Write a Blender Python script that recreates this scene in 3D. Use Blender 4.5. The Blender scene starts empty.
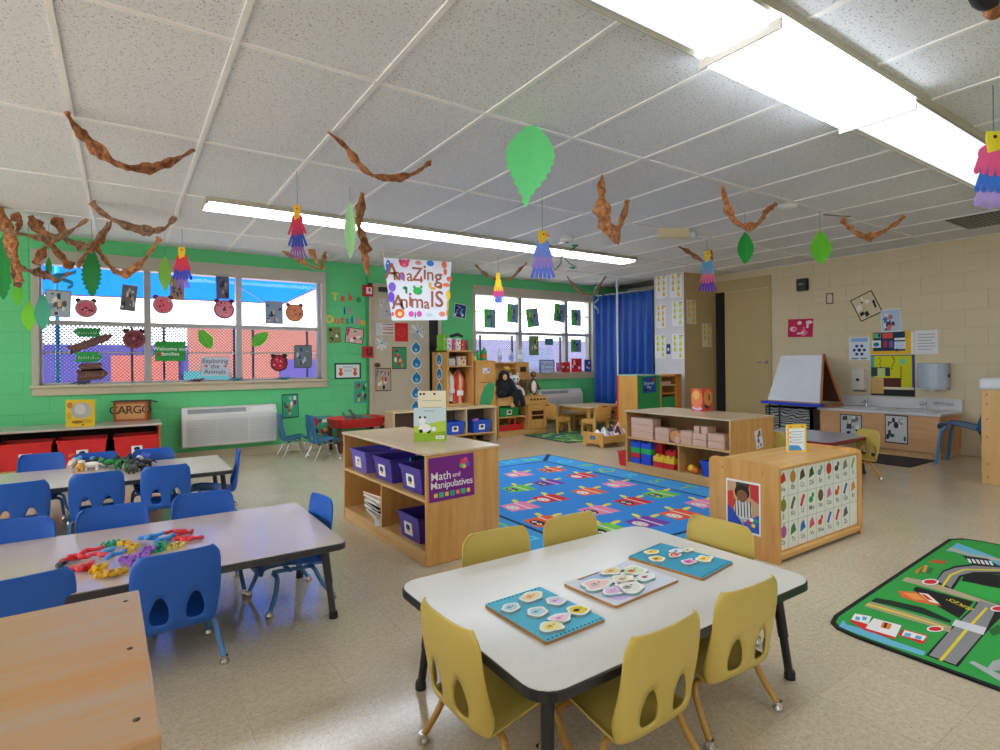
import bpy, bmesh, math, random
from mathutils import Vector, Matrix
S = bpy.context.scene
C = S.collection
PI = math.pi
R = math.radians

# ---------------------------------------------------------------- camera
EYE = 1.069
FOC, CX, CY, YAW, ROLL = 558.28, 500.0, 363.1, 0.5944, 0.0095
cd = bpy.data.cameras.new('camera')
cam = bpy.data.objects.new('camera', cd)
C.objects.link(cam)
cd.sensor_width = 36.0
cd.lens = FOC * 36 / 1000
cd.shift_y = (CY - 375) / 1000
cd.clip_start = 0.05
cd.clip_end = 200
cam.matrix_world = Matrix.Translation((0, 0, EYE)) @ (Matrix.Rotation(-YAW, 4, 'Z') @ Matrix.Rotation(PI / 2, 4, 'X') @ Matrix.Rotation(-ROLL, 4, 'Z'))
S.camera = cam

# ---------------------------------------------------------------- view, world, sun
S.view_settings.view_transform = 'Standard'
S.view_settings.look = 'None'
S.view_settings.gamma = 1
S.view_settings.use_curve_mapping = False
S.view_settings.exposure = 1.2
LENS = 5.5        # glow of the ceiling fixtures
world = bpy.data.worlds.new('sky')
S.world = world
world.use_nodes = True
wn = world.node_tree
wn.nodes.clear()
wo = wn.nodes.new('ShaderNodeOutputWorld')
wb = wn.nodes.new('ShaderNodeBackground')
wb.inputs['Color'].default_value = (0.86, 0.93, 1.0, 1)
wb.inputs['Strength'].default_value = 2.4
wn.links.new(wb.outputs[0], wo.inputs[0])

sd = bpy.data.lights.new('sun', 'SUN'); sd.energy = 6; sd.angle = R(1.0); sd.color = (.97, .98, 1)
so = bpy.data.objects.new('sun', sd); C.objects.link(so)
so.rotation_euler = (R(28), R(-30), 0)     # high sun from behind the building: the yard is lit, no sun enters the front windows
# ---------------------------------------------------------------- pixel of the photo -> point on a known plane of the room
def ray(u, v):
    X, Y = u - CX, -(v - CY)
    c, s = math.cos(ROLL), math.sin(ROLL)
    x, y = (c * X + s * Y) / FOC, (-s * X + c * Y) / FOC
    return Vector((math.cos(YAW) * x + math.sin(YAW), -math.sin(YAW) * x + math.cos(YAW), y))
def atz(u, v, z=0.0):
    r = ray(u, v); t = (z - EYE) / r.z
    return Vector((r.x * t, r.y * t, z))
def aty(u, v, y):
    r = ray(u, v); t = y / r.y
    return Vector((r.x * t, y, r.z * t + EYE))
def atx(u, v, x):
    r = ray(u, v); t = x / r.x
    return Vector((x, r.y * t, r.z * t + EYE))
def atxy(u, v, x, y):      # height on the vertical line through (x, y) seen at row v
    r = ray(u, v)
    d = math.sin(YAW) * x + math.cos(YAW) * y
    return EYE + r.z * d

# ---------------------------------------------------------------- materials
def lin(h):
    if isinstance(h, tuple): return h
    h = h.lstrip('#')
    o = []
    for i in (0, 2, 4):
        c = int(h[i:i + 2], 16) / 255
        o.append(c / 12.92 if c <= 0.04045 else ((c + 0.055) / 1.055) ** 2.4)
    return tuple(o)
MC = {}
def pbase(name):
    m = bpy.data.materials.new(name)
    m.use_nodes = True
    nt = m.node_tree
    b = nt.nodes['Principled BSDF']
    return m, nt, b
def mixc(nt, fac, a, b):
    n = nt.nodes.new('ShaderNodeMix'); n.data_type = 'RGBA'
    n.inputs['Factor'].default_value = 0.5
    if fac is not None: nt.links.new(fac, n.inputs['Factor'])
    for k, v in ((6, a), (7, b)):
        if isinstance(v, tuple): n.inputs[k].default_value = (*v, 1)
        else: nt.links.new(v, n.inputs[k])
    return n.outputs[2]
def coord(nt, scale=(1, 1, 1), rot=(0, 0, 0), loc=(0, 0, 0), kind='Object'):
    t = nt.nodes.new('ShaderNodeTexCoord')
    m = nt.nodes.new('ShaderNodeMapping')
    m.inputs['Scale'].default_value = scale
    m.inputs['Rotation'].default_value = rot
    m.inputs['Location'].default_value = loc
    nt.links.new(t.outputs[kind], m.inputs[0])
    return m.outputs[0]
def noise(nt, vec, scale, detail=2, rough=.5):
    n = nt.nodes.new('ShaderNodeTexNoise')
    n.inputs['Scale'].default_value = scale
    n.inputs['Detail'].default_value = detail
    n.inputs['Roughness'].default_value = rough
    nt.links.new(vec, n.inputs['Vector'])
    return n.outputs['Fac']
def ramp(nt, fac, p0, p1):
    n = nt.nodes.new('ShaderNodeMapRange')
    n.inputs['From Min'].default_value = p0; n.inputs['From Max'].default_value = p1
    nt.links.new(fac, n.inputs['Value'])
    return n.outputs[0]
def bump(nt, b, h, strength=.2, dist=.01):
    n = nt.nodes.new('ShaderNodeBump')
    n.inputs['Strength'].default_value = strength
    n.inputs['Distance'].default_value = dist
    nt.links.new(h, n.inputs['Height'])
    nt.links.new(n.outputs[0], b.inputs['Normal'])
def plain(col, rough=.5, metal=0, var=.06, sc=9, coat=0):
    """one colour with a little uneven tone"""
    k = ('p', col, rough, metal, var, coat)
    if k in MC: return MC[k]
    m, nt, b = pbase('paint_' + str(len(MC)))
    c = lin(col)
    f = noise(nt, coord(nt), sc, 3)
    nt.links.new(mixc(nt, f, tuple(x * (1 - var) for x in c), tuple(min(1, x * (1 + var)) for x in c)), b.inputs['Base Color'])
    b.inputs['Roughness'].default_value = rough
    b.inputs['Metallic'].default_value = metal
    if coat: b.inputs['Coat Weight'].default_value = coat
    MC[k] = m
    return m
def paper(col): return plain(col, .85, 0, .03, 30)
def plastic(col, rough=.32): return plain(col, rough, 0, .03, 12)
def wood(a='#E2BC84', b='#CF9F60', rough=.38, along='x', sc=1.0):
    k = ('w', a, b, rough, along, sc)
    if k in MC: return MC[k]
    m, nt, bs = pbase('wood_' + str(len(MC)))
    s = {'x': (1.5, 14, 14), 'y': (14, 1.5, 14), 'z': (14, 14, 1.5)}[along]
    v = coord(nt, tuple(x * sc for x in s))
    f = ramp(nt, noise(nt, v, 1.6, 5, .6), .3, .72)
    nt.links.new(mixc(nt, f, lin(a), lin(b)), bs.inputs['Base Color'])
    bs.inputs['Roughness'].default_value = rough
    bump(nt, bs, f, .05, .002)
    MC[k] = m
    return m
def glow(col, strength):
    k = ('g', col, strength)
    if k in MC: return MC[k]
    m = bpy.data.materials.new('glow_' + str(len(MC))); m.use_nodes = True
    nt = m.node_tree; nt.nodes.clear()
    o = nt.nodes.new('ShaderNodeOutputMaterial'); e = nt.nodes.new('ShaderNodeEmission')
    e.inputs[0].default_value = (*lin(col), 1); e.inputs[1].default_value = strength
    nt.links.new(e.outputs[0], o.inputs[0])
    MC[k] = m
    return m
def clear(col, alpha_rough=.02, thick=.1):
    """thin clear glass or film: mostly see-through with a gloss"""
    k = ('c', col, alpha_rough, thick)
    if k in MC: return MC[k]
    m = bpy.data.materials.new('clear_' + str(len(MC))); m.use_nodes = True
    nt = m.node_tree; nt.nodes.clear()
    o = nt.nodes.new('ShaderNodeOutputMaterial')
    t = nt.nodes.new('ShaderNodeBsdfTransparent'); t.inputs[0].default_value = (*lin(col), 1)
    g = nt.nodes.new('ShaderNodeBsdfGlossy'); g.inputs['Roughness'].default_value = alpha_rough
    x = nt.nodes.new('ShaderNodeMixShader')
    fr = nt.nodes.new('ShaderNodeFresnel'); fr.inputs[0].default_value = 1.2 + thick
    nt.links.new(fr.outputs[0], x.inputs[0]); nt.links.new(t.outputs[0], x.inputs[1]); nt.links.new(g.outputs[0], x.inputs[2])
    nt.links.new(x.outputs[0], o.inputs[0])
    MC[k] = m
    return m

# ---------------------------------------------------------------- mesh builder
class MB:
    def __init__(s): s.v = []; s.f = []; s.fm = []; s.fs = []; s.mats = []
    def mi(s, m):
        if m not in s.mats: s.mats.append(m)
        return s.mats.index(m)
    def add(s, vs, fs, m, smooth=False, M=None):
        o = len(s.v); i = s.mi(m)
        for p in vs:
            p = Vector(p)
            s.v.append(M @ p if M else p)
        for f in fs: s.f.append([o + k for k in f]); s.fm.append(i); s.fs.append(smooth)
        return s
    def box(s, a, b, m, M=None):
        x0, x1 = sorted((a[0], b[0])); y0, y1 = sorted((a[1], b[1])); z0, z1 = sorted((a[2], b[2]))
        v = [(x0, y0, z0), (x1, y0, z0), (x1, y1, z0), (x0, y1, z0), (x0, y0, z1), (x1, y0, z1), (x1, y1, z1), (x0, y1, z1)]
        return s.add(v, [(0, 3, 2, 1), (4, 5, 6, 7), (0, 1, 5, 4), (1, 2, 6, 5), (2, 3, 7, 6), (3, 0, 4, 7)], m, False, M)
    def tube(s, pts, r, m, n=10, M=None, cap=True):
        pts = [Vector(p) for p in pts]
        rs = r if isinstance(r, (list, tuple)) else [r] * len(pts)
        vs = []; fs = []
        t0 = (pts[1] - pts[0]).normalized()
        up = Vector((0, 0, 1)) if abs(t0.z) < .9 else Vector((1, 0, 0))
        a = t0.cross(up).normalized()
        for i, p in enumerate(pts):
            if i == 0: t = t0
            elif i == len(pts) - 1: t = (p - pts[i - 1]).normalized()
            else: t = ((p - pts[i - 1]).normalized() + (pts[i + 1] - p).normalized()).normalized()
            a = (a - t * a.dot(t)).normalized(); b = t.cross(a)
            for k in range(n):
                w = 2 * PI * k / n
                vs.append(p + (a * math.cos(w) + b * math.sin(w)) * rs[i])
        for i in range(len(pts) - 1):
            for k in range(n):
                fs.append((i * n + k, i * n + (k + 1) % n, (i + 1) * n + (k + 1) % n, (i + 1) * n + k))
        s.add(vs, fs, m, True, M)
        if cap:
            s.add(vs[:n], [tuple(reversed(range(n)))], m, False, M)
            s.add(vs[-n:], [tuple(range(n))], m, False, M)
        return s
    def cyl(s, p0, p1, r, m, n=16, M=None, r1=None): return s.tube([p0, p1], [r, r if r1 is None else r1], m, n, M)
    def lathe(s, prof, m, n=20, M=None, cap=True):
        vs = []; fs = []
        for r, z in prof:
            for k in range(n): vs.append((r * math.cos(2 * PI * k / n), r * math.sin(2 * PI * k / n), z))
        for i in range(len(prof) - 1):
            for k in range(n): fs.append((i * n + k, i * n + (k + 1) % n, (i + 1) * n + (k + 1) % n, (i + 1) * n + k))
        s.add(vs, fs, m, True, M)
        if cap:
            s.add(vs[:n], [tuple(reversed(range(n)))], m, False, M)
            s.add(vs[-n:], [tuple(range(n))], m, False, M)
        return s
    def prism(s, pts, z0, z1, m, M=None):
        A = sum(pts[i][0] * pts[(i + 1) % len(pts)][1] - pts[(i + 1) % len(pts)][0] * pts[i][1] for i in range(len(pts)))
        if A < 0: pts = pts[::-1]
        n = len(pts)
        vs = [(p[0], p[1], z0) for p in pts] + [(p[0], p[1], z1) for p in pts]
        fs = [tuple(reversed(range(n))), tuple(range(n, 2 * n))] + [(i, (i + 1) % n, n + (i + 1) % n, n + i) for i in range(n)]
        return s.add(vs, fs, m, False, M)
    def face(s, pts, z, m, M=None):
        A = sum(pts[i][0] * pts[(i + 1) % len(pts)][1] - pts[(i + 1) % len(pts)][0] * pts[i][1] for i in range(len(pts)))
        if A < 0: pts = pts[::-1]
        return s.add([(p[0], p[1], z) for p in pts], [tuple(range(len(pts)))], m, False, M)
    def ell(s, c, r, m, n=14, M=None, rot=None):
        if not isinstance(r, (tuple, list)): r = (r, r, r)
        T = Matrix.Translation(c) @ (rot.to_4x4() if rot else Matrix.Identity(4))
        if M: T = M @ T
        vs = [(0, 0, -r[2])]; fs = []; h = n // 2
        for i in range(1, h):
            a = -PI / 2 + PI * i / h
            for k in range(n): vs.append((r[0] * math.cos(a) * math.cos(2 * PI * k / n), r[1] * math.cos(a) * math.sin(2 * PI * k / n), r[2] * math.sin(a)))
        vs.append((0, 0, r[2])); L = len(vs) - 1
        for k in range(n):
            fs.append((0, 1 + (k + 1) % n, 1 + k)); fs.append((L, L - n + k, L - n + (k + 1) % n))
        for i in range(h - 2):
            for k in range(n): fs.append((1 + i * n + k, 1 + i * n + (k + 1) % n, 1 + (i + 1) * n + (k + 1) % n, 1 + (i + 1) * n + k))
        return s.add(vs, fs, m, True, T)
    def text(s, txt, h, m, z, M, x=0, y=0, bold=0, spread=1.0, align='CENTER', rot=0):
        """flat lettering h high, centred at (x, y) of the plane M"""
        vs, fs = textgeo(txt, bold, spread, align)
        T = M @ Matrix.Translation((x, y, z)) @ Matrix.Rotation(rot, 4, 'Z') @ Matrix.Scale(h, 4)
        return s.add(vs, fs, m, False, T)
    def build(s, name, parent=None, loc=None, rotz=0, bevel=0, sub=0, M=None, solid=0, remesh=0, seg=2):
        me = bpy.data.meshes.new(name)
        me.from_pydata([tuple(v) for v in s.v], [], s.f)
        for m in s.mats: me.materials.append(m)
        me.polygons.foreach_set('material_index', s.fm)
        me.polygons.foreach_set('use_smooth', s.fs)
        me.update()
        o = bpy.data.objects.new(name, me)
        C.objects.link(o)
        if parent: o.parent = parent
        if M is not None: o.matrix_basis = M
        if loc is not None: o.location = loc; o.rotation_euler = (0, 0, rotz)
        if remesh:
            d = o.modifiers.new('r', 'REMESH'); d.mode = 'VOXEL'; d.voxel_size = remesh; d.use_smooth_shade = True
            d = o.modifiers.new('s', 'SMOOTH'); d.iterations = 4
        if solid:
            d = o.modifiers.new('t', 'SOLIDIFY'); d.thickness = solid; d.offset = 0
        if bevel:
            d = o.modifiers.new('b', 'BEVEL'); d.width = bevel; d.segments = seg; d.limit_method = 'ANGLE'; d.angle_limit = R(40)
        if sub:
            d = o.modifiers.new('u', 'SUBSURF'); d.levels = sub; d.render_levels = sub
        return o
TC = {}
def textgeo(txt, bold, spread, align):
    k = (txt, bold, spread, align)
    if k in TC: return TC[k]
    cu = bpy.data.curves.new('t', 'FONT')
    cu.body = txt; cu.size = 1.35; cu.align_x = align; cu.align_y = 'CENTER'
    cu.offset = bold; cu.space_character = spread; cu.resolution_u = 3
    ob = bpy.data.objects.new('t', cu); C.objects.link(ob)
    dg = bpy.context.evaluated_depsgraph_get()
    me = bpy.data.meshes.new_from_object(ob.evaluated_get(dg))
    r = ([tuple(v.co) for v in me.vertices], [tuple(p.vertices) for p in me.polygons])
    bpy.data.meshes.remove(me); bpy.data.objects.remove(ob); bpy.data.curves.remove(cu)
    TC[k] = r
    return r

# ---------------------------------------------------------------- objects
def tag(o, label=None, cat=None, group=None, kind=None):
    if label: o['label'] = label
    if cat: o['category'] = cat
    if group: o['group'] = group
    if kind: o['kind'] = kind
    return o
def thing(name, label, cat, loc=(0, 0, 0), rotz=0, group=None):
    o = bpy.data.objects.new(name, None); C.objects.link(o)
    o.empty_display_size = .1
    o.location = loc; o.rotation_euler = (0, 0, rotz)
    return tag(o, label, cat, group)
def struct(mb, name, **k):
    return tag(mb.build(name, **k), kind='structure')
KIDS = {}
def copy_tree(o, parent=None):
    c = o.copy(); C.objects.link(c)
    if parent: c.parent = parent
    for ch in [x for x in bpy.data.objects if x.parent == o]:
        copy_tree(ch, c)
    return c
def dup(o, loc, rotz, label, group=None):
    c = copy_tree(o); c.location = loc; c.rotation_euler = (0, 0, rotz); c['label'] = label
    if group: c['group'] = group
    return c
def wallY(y):      # u -> +x, v -> +z, n -> -y, origin on the wall plane y
    return Matrix(((1, 0, 0, 0), (0, 0, -1, y), (0, 1, 0, 0), (0, 0, 0, 1)))
def wallX(x):      # seen looking along +x: u -> -y, v -> +z, n -> -x
    return Matrix(((0, 0, -1, x), (-1, 0, 0, 0), (0, 1, 0, 0), (0, 0, 0, 1)))
def frame(o, u, v):
    u = Vector(u).normalized(); v = Vector(v); v = (v - u * u.dot(v)).normalized(); n = u.cross(v)
    m = Matrix.Identity(4)
    for i in range(3): m[i][0] = u[i]; m[i][1] = v[i]; m[i][2] = n[i]; m[i][3] = o[i]
    return m
def rrect(x0, y0, x1, y1, r, n=5):
    o = []
    for cx, cy, a in ((x1 - r, y1 - r, 0), (x0 + r, y1 - r, 90), (x0 + r, y0 + r, 180), (x1 - r, y0 + r, 270)):
        for k in range(n + 1):
            t = R(a + 90 * k / n); o.append((cx + r * math.cos(t), cy + r * math.sin(t)))
    return o
def disc(x, y, rx, ry=None, n=14, rot=0):
    ry = ry or rx
    return [(x + rx * math.cos(2 * PI * k / n) * math.cos(rot) - ry * math.sin(2 * PI * k / n) * math.sin(rot),
             y + rx * math.cos(2 * PI * k / n) * math.sin(rot) + ry * math.sin(2 * PI * k / n) * math.cos(rot)) for k in range(n)]
def strip(pts, w):
    """polygon of a band w wide along a 2D path"""
    L = []; Rr = []
    for i, p in enumerate(pts):
        a = Vector(pts[max(0, i - 1)]); b = Vector(pts[min(len(pts) - 1, i + 1)])
        t = (b - a).normalized(); n = Vector((-t.y, t.x)) * w / 2
        L.append((p[0] + n.x, p[1] + n.y)); Rr.append((p[0] - n.x, p[1] - n.y))
    return L + Rr[::-1]
def catmull(P, n):
    P = [Vector(p) for p in P]; out = []
    for i in range(len(P) - 1):
        a, b, c, d = P[max(0, i - 1)], P[i], P[i + 1], P[min(len(P) - 1, i + 2)]
        for k in range(n):
            t = k / n
            out.append(.5 * ((2 * b) + (c - a) * t + (2 * a - 5 * b + 4 * c - d) * t * t + (3 * b - a - 3 * c + d) * t ** 3))
    out.append(P[-1])
    return out

# ================================================================ THE ROOM
H = 2.40                     # ceiling
YW, XW = 7.18, 7.72          # window wall, right wall
XL, YB = -3.4, -4.0          # left wall, wall behind the camera

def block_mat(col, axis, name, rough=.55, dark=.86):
    m, nt, b = pbase(name)
    t = nt.nodes.new('ShaderNodeTexCoord')
    sp = nt.nodes.new('ShaderNodeSeparateXYZ'); cb = nt.nodes.new('ShaderNodeCombineXYZ')
    nt.links.new(t.outputs['Object'], sp.inputs[0])
    nt.links.new(sp.outputs[0 if axis == 'x' else 1], cb.inputs[0])
    ad = nt.nodes.new('ShaderNodeMath'); ad.operation = 'ADD'; ad.inputs[1].default_value = -0.196 + 2.032
    nt.links.new(sp.outputs[2], ad.inputs[0]); nt.links.new(ad.outputs[0], cb.inputs[1])
    br = nt.nodes.new('ShaderNodeTexBrick')
    br.offset = .5; br.inputs['Scale'].default_value = 1
    br.inputs['Brick Width'].default_value = .4064; br.inputs['Row Height'].default_value = .2032
    br.inputs['Mortar Size'].default_value = .0035; br.inputs['Mortar Smooth'].default_value = .6
    c = lin(col)
    br.inputs['Color1'].default_value = (*c, 1); br.inputs['Color2'].default_value = (*[x * .97 for x in c], 1)
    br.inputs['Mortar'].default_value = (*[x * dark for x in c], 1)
    nt.links.new(cb.outputs[0], br.inputs['Vector'])
    nt.links.new(br.outputs['Color'], b.inputs['Base Color'])
    b.inputs['Roughness'].default_value = rough
    inv = nt.nodes.new('ShaderNodeMath'); inv.operation = 'MULTIPLY_ADD'; inv.inputs[1].default_value = -1; inv.inputs[2].default_value = 1
    nt.links.new(br.outputs['Fac'], inv.inputs[0])
    f = noise(nt, t.outputs['Object'], 160, 2)
    a2 = nt.nodes.new('ShaderNodeMath'); a2.operation = 'MULTIPLY_ADD'; a2.inputs[1].default_value = .12
    nt.links.new(f, a2.inputs[0]); nt.links.new(inv.outputs[0], a2.inputs[2])
    bump(nt, b, a2.outputs[0], .5, .006)
    return m
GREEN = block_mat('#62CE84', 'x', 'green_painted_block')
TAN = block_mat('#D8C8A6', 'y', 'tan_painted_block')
TANX_SHADED = block_mat('#BFA878', 'x', 'tan_painted_block_shaded')  # darker copy of the tan wall, its shade put into the colour
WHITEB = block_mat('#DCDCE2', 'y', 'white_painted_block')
CREAM = plain('#CDBF9F', .5)
TRIMG = plain('#B9B2A2', .45)
ALU = plain('#A9A7A6', .4, .3)

def floor_mat():
    m, nt, b = pbase('vinyl_tile_floor')
    v = coord(nt)
    f1 = ramp(nt, noise(nt, v, 55, 3, .6), .35, .7)
    f2 = ramp(nt, noise(nt, v, 130, 2, .5), .60, .68)
    f3 = noise(nt, v, .6, 2)
    br = nt.nodes.new('ShaderNodeTexBrick'); br.offset = 0
    for k, x in (('Scale', 1), ('Brick Width', .3048), ('Row Height', .3048), ('Mortar Size', .0012), ('Mortar Smooth', .3)): br.inputs[k].default_value = x
    br.inputs['Color1'].default_value = (1, 1, 1, 1); br.inputs['Color2'].default_value = (.93, .93, .93, 1); br.inputs['Mortar'].default_value = (.80, .78, .75, 1)
    nt.links.new(v, br.inputs['Vector'])
    c = mixc(nt, f1, lin('#C6B594'), lin('#D9CDB4'))
    c = mixc(nt, f2, c, lin('#A08E76'))
    c = mixc(nt, ramp(nt, f3, .3, .75), c, mixc(nt, None, c, lin('#D6C6AE')))
    mu = nt.nodes.new('ShaderNodeMix'); mu.data_type = 'RGBA'; mu.blend_type = 'MULTIPLY'; mu.inputs['Factor'].default_value = 1
    nt.links.new(c, mu.inputs[6]); nt.links.new(br.outputs['Color'], mu.inputs[7])
    nt.links.new(mu.outputs[2], b.inputs['Base Color'])
    mr = nt.nodes.new('ShaderNodeMapRange'); mr.inputs['To Min'].default_value = .07; mr.inputs['To Max'].default_value = .20
    nt.links.new(noise(nt, v, 2.2, 3), mr.inputs['Value'])
    nt.links.new(mr.outputs[0], b.inputs['Roughness'])
    bump(nt, b, noise(nt, v, 5, 2), .06, .004)
    return m
def ceil_mat():
    m, nt, b = pbase('fissured_ceiling_tile')
    v = coord(nt, (1, 1, 1), (0, 0, .5))
    v2 = coord(nt, (55, 150, 55), (0, 0, .25))
    v3 = coord(nt, (150, 60, 55), (0, 0, .9))
    f = ramp(nt, noise(nt, v2, 1, 1, .4), .66, .70)
    g = ramp(nt, noise(nt, v3, 1, 1, .4), .67, .71)
    h = ramp(nt, noise(nt, v, 260, 1), .62, .7)
    c = mixc(nt, ramp(nt, noise(nt, v, .7, 2), .3, .7), lin('#ECEEF1'), lin('#E4E7EB'))
    dk = lin('#98928C')
    c = mixc(nt, f, c, dk); c = mixc(nt, g, c, dk); c = mixc(nt, h, c, lin('#CBC6C2'))
    nt.links.new(c, b.inputs['Base Color'])
    b.inputs['Roughness'].default_value = .95
    bump(nt, b, h, .3, .003)
    return m
FLOORM, CEILM = floor_mat(), ceil_mat()
struct(MB().box((XL - .2, YB - .2, -.1), (XW + .2, YW + .25, 0), FLOORM), 'floor')
struct(MB().box((XL - .2, YB - .2, H), (XW + .2, YW + .25, H + .1), CEILM), 'ceiling')
g = MB(); GM = plain('#F4F2F0', .4)
x = -.213 - .6096 * 5
while x < XW:
    g.box((x - .012, YB, H - .007), (x + .012, YW, H + .002), GM); x += .6096
y = 2.494 - 1.2192 * 5
while y < YW:
    g.box((XL, y - .012, H - .0075), (XW, y + .012, H + .002), GM); y += 1.2192
struct(g, 'trim_1')
W1 = (-.70, 2.12, .885, 2.20); W2 = (4.40, 6.82, .90, 2.20)
w = MB()
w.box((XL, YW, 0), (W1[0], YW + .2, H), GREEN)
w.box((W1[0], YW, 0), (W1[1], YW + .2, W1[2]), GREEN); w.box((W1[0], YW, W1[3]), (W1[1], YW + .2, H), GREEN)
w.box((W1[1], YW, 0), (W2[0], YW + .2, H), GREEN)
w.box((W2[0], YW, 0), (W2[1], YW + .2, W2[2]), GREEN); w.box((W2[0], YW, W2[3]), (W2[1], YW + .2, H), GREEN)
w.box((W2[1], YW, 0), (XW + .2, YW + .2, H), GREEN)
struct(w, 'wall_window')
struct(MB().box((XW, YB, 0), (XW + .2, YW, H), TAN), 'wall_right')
wl = MB(); LW = plain('#E6DECB', .6)
wl.box((XL - .2, YB - .2, 0), (XL, -2.5, H), LW); wl.box((XL - .2, -2.5, 0), (XL, 5.8, .85), LW); wl.box((XL - .2, -2.5, 2.22), (XL, 5.8, H), LW); wl.box((XL - .2, 5.8, 0), (XL, YW, H), LW)
struct(wl, 'wall_left')
w3 = MB()
for q in (-2.5, -.44, 1.62, 3.68, 5.74): w3.box((XL - .12, q, .85), (XL - .05, q + .06, 2.22), ALU)
w3.box((XL - .12, -2.5, 1.5), (XL - .05, 5.8, 1.54), ALU); w3.box((XL - .16, -2.5, .83), (XL + .05, 5.8, .87), CREAM)
struct(w3, 'window_3')  # unseen window, added so extra daylight brightens the room and ceiling
struct(MB().box((XL, YB - .2, 0), (XW, YB, H), LW), 'wall_back')
BX, BY0, BY1 = 6.95, 5.36, 5.92
b = MB(); b.box((BX, BY0, 0), (XW, BY1, H), TANX_SHADED)
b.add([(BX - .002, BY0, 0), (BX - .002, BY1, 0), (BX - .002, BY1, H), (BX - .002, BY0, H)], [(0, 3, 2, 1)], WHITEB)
struct(b, 'wall_alcove')
bb = MB(); bb.box((XL, YW - .012, 0), (2.74, YW, .10), CREAM); bb.box((3.66, YW - .012, 0), (6.9, YW, .10), CREAM); struct(bb, 'baseboard_window', bevel=.004)
bb = MB(); bb.box((XW - .012, YB, 0), (XW, 4.46, .10), CREAM); struct(bb, 'baseboard_right', bevel=.004)

def window(idx, W, mull, rail, bars_up, bars_low, sill, glassmat):
    x0, x1, z0, z1 = W
    root = tag(MB().box((x0, YW + .05, z1 - .09), (x1, YW + .13, z1), ALU)
               .box((x0, YW + .05, z0), (x1, YW + .13, z0 + .025), ALU)
               .box((x0, YW + .05, z0), (x0 + .03, YW + .13, z1), ALU)
               .box((x1 - .05, YW + .05, z0), (x1, YW + .13, z1), ALU).build('window_' + str(idx)), kind='structure')
    # wooden casing round the opening
    c = MB()
    c.box((x0 - .045, YW - .022, z0), (x0 + .012, YW + .05, z1 - .075), TRIMG)
    c.box((x1 - .012, YW - .022, z0), (x1 + .045, YW + .05, z1 - .075), TRIMG)
    c.box((x0 - .045, YW - .026, z1 - .075), (x1 + .045, YW - .001, z1 + .05), TRIMG); c.box((x0, YW - .001, z1 - .09), (x1, YW + .05, z1 - .001), TRIMG)
    tag(c.build('window_casing', root, bevel=.004), kind='structure')
    s = MB(); s.box((x0 - .06, YW - .06, z0 - .022), (x1 + .07, YW + .05, z0 + .003), CREAM); s.box((x0 - .045, YW - .028, z0 - .10), (x1 + .05, YW, z0 - .022), CREAM)
    tag(s.build('window_sill', root, bevel=.004), kind='structure')
    m = MB()
    for q in mull: m.box((q - .032, YW + .04, z0), (q + .032, YW + .13, z1), ALU)
    m.box((x0, YW + .035, rail - .022), (x1, YW + .12, rail + .022), ALU)
    for q in bars_up + bars_low: m.box((x0, YW + .075, q - .007), (x1, YW + .1, q + .007), ALU)
    tag(m.build('window_frame', root), kind='structure')
    p = MB(); p.add([(x0, YW + .09, z0), (x1, YW + .09, z0), (x1, YW + .09, z1), (x0, YW + .09, z1)], [(0, 1, 2, 3)], glassmat)
    tag(p.build('pane', root), kind='structure')
    # woven security screen outside the lower sashes
    sc = MB(); sc.add([(x0, YW + .16, z0), (x1, YW + .16, z0), (x1, YW + .16, rail), (x0, YW + .16, rail)], [(0, 1, 2, 3)], MESHM)
    tag(sc.build('security_screen', root), kind='structure')
    return root
def mesh_mat():
    m = bpy.data.materials.new('diamond_mesh'); m.use_nodes = True
    nt = m.node_tree; nt.nodes.clear()
    o = nt.nodes.new('ShaderNodeOutputMaterial'); t = nt.nodes.new('ShaderNodeBsdfTransparent'); d = nt.nodes.new('ShaderNodeBsdfDiffuse')
    d.inputs[0].default_value = (*lin('#4A4660'), 1)
    x = nt.nodes.new('ShaderNodeMixShader')
    outs = []
    for rot in (R(45), R(-45)):
        wv = nt.nodes.new('ShaderNodeTexWave'); wv.bands_direction = 'X'
        wv.inputs['Scale'].default_value = 12
        nt.links.new(coord(nt, (1, 1, 1), (0, rot, 0)), wv.inputs['Vector'])
        outs.append(ramp(nt, wv.outputs['Fac'], (.5), .8))
    mx = nt.nodes.new('ShaderNodeMath'); mx.operation = 'MAXIMUM'
    nt.links.new(outs[0], mx.inputs[0]); nt.links.new(outs[1], mx.inputs[1])
    nt.links.new(mx.outputs[0], x.inputs[0]); nt.links.new(t.outputs[0], x.inputs[1]); nt.links.new(d.outputs[0], x.inputs[2])
    nt.links.new(x.outputs[0], o.inputs[0])
    return m
MESHM = mesh_mat()
GLASS = clear('#FFFFFF', .02, .15)
window(1, W1, [.23, 1.15], 1.525, [], [1.22], .88, GLASS)
window(2, W2, [5.28, 6.25], 1.54, [1.86], [], .90, GLASS)

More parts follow.
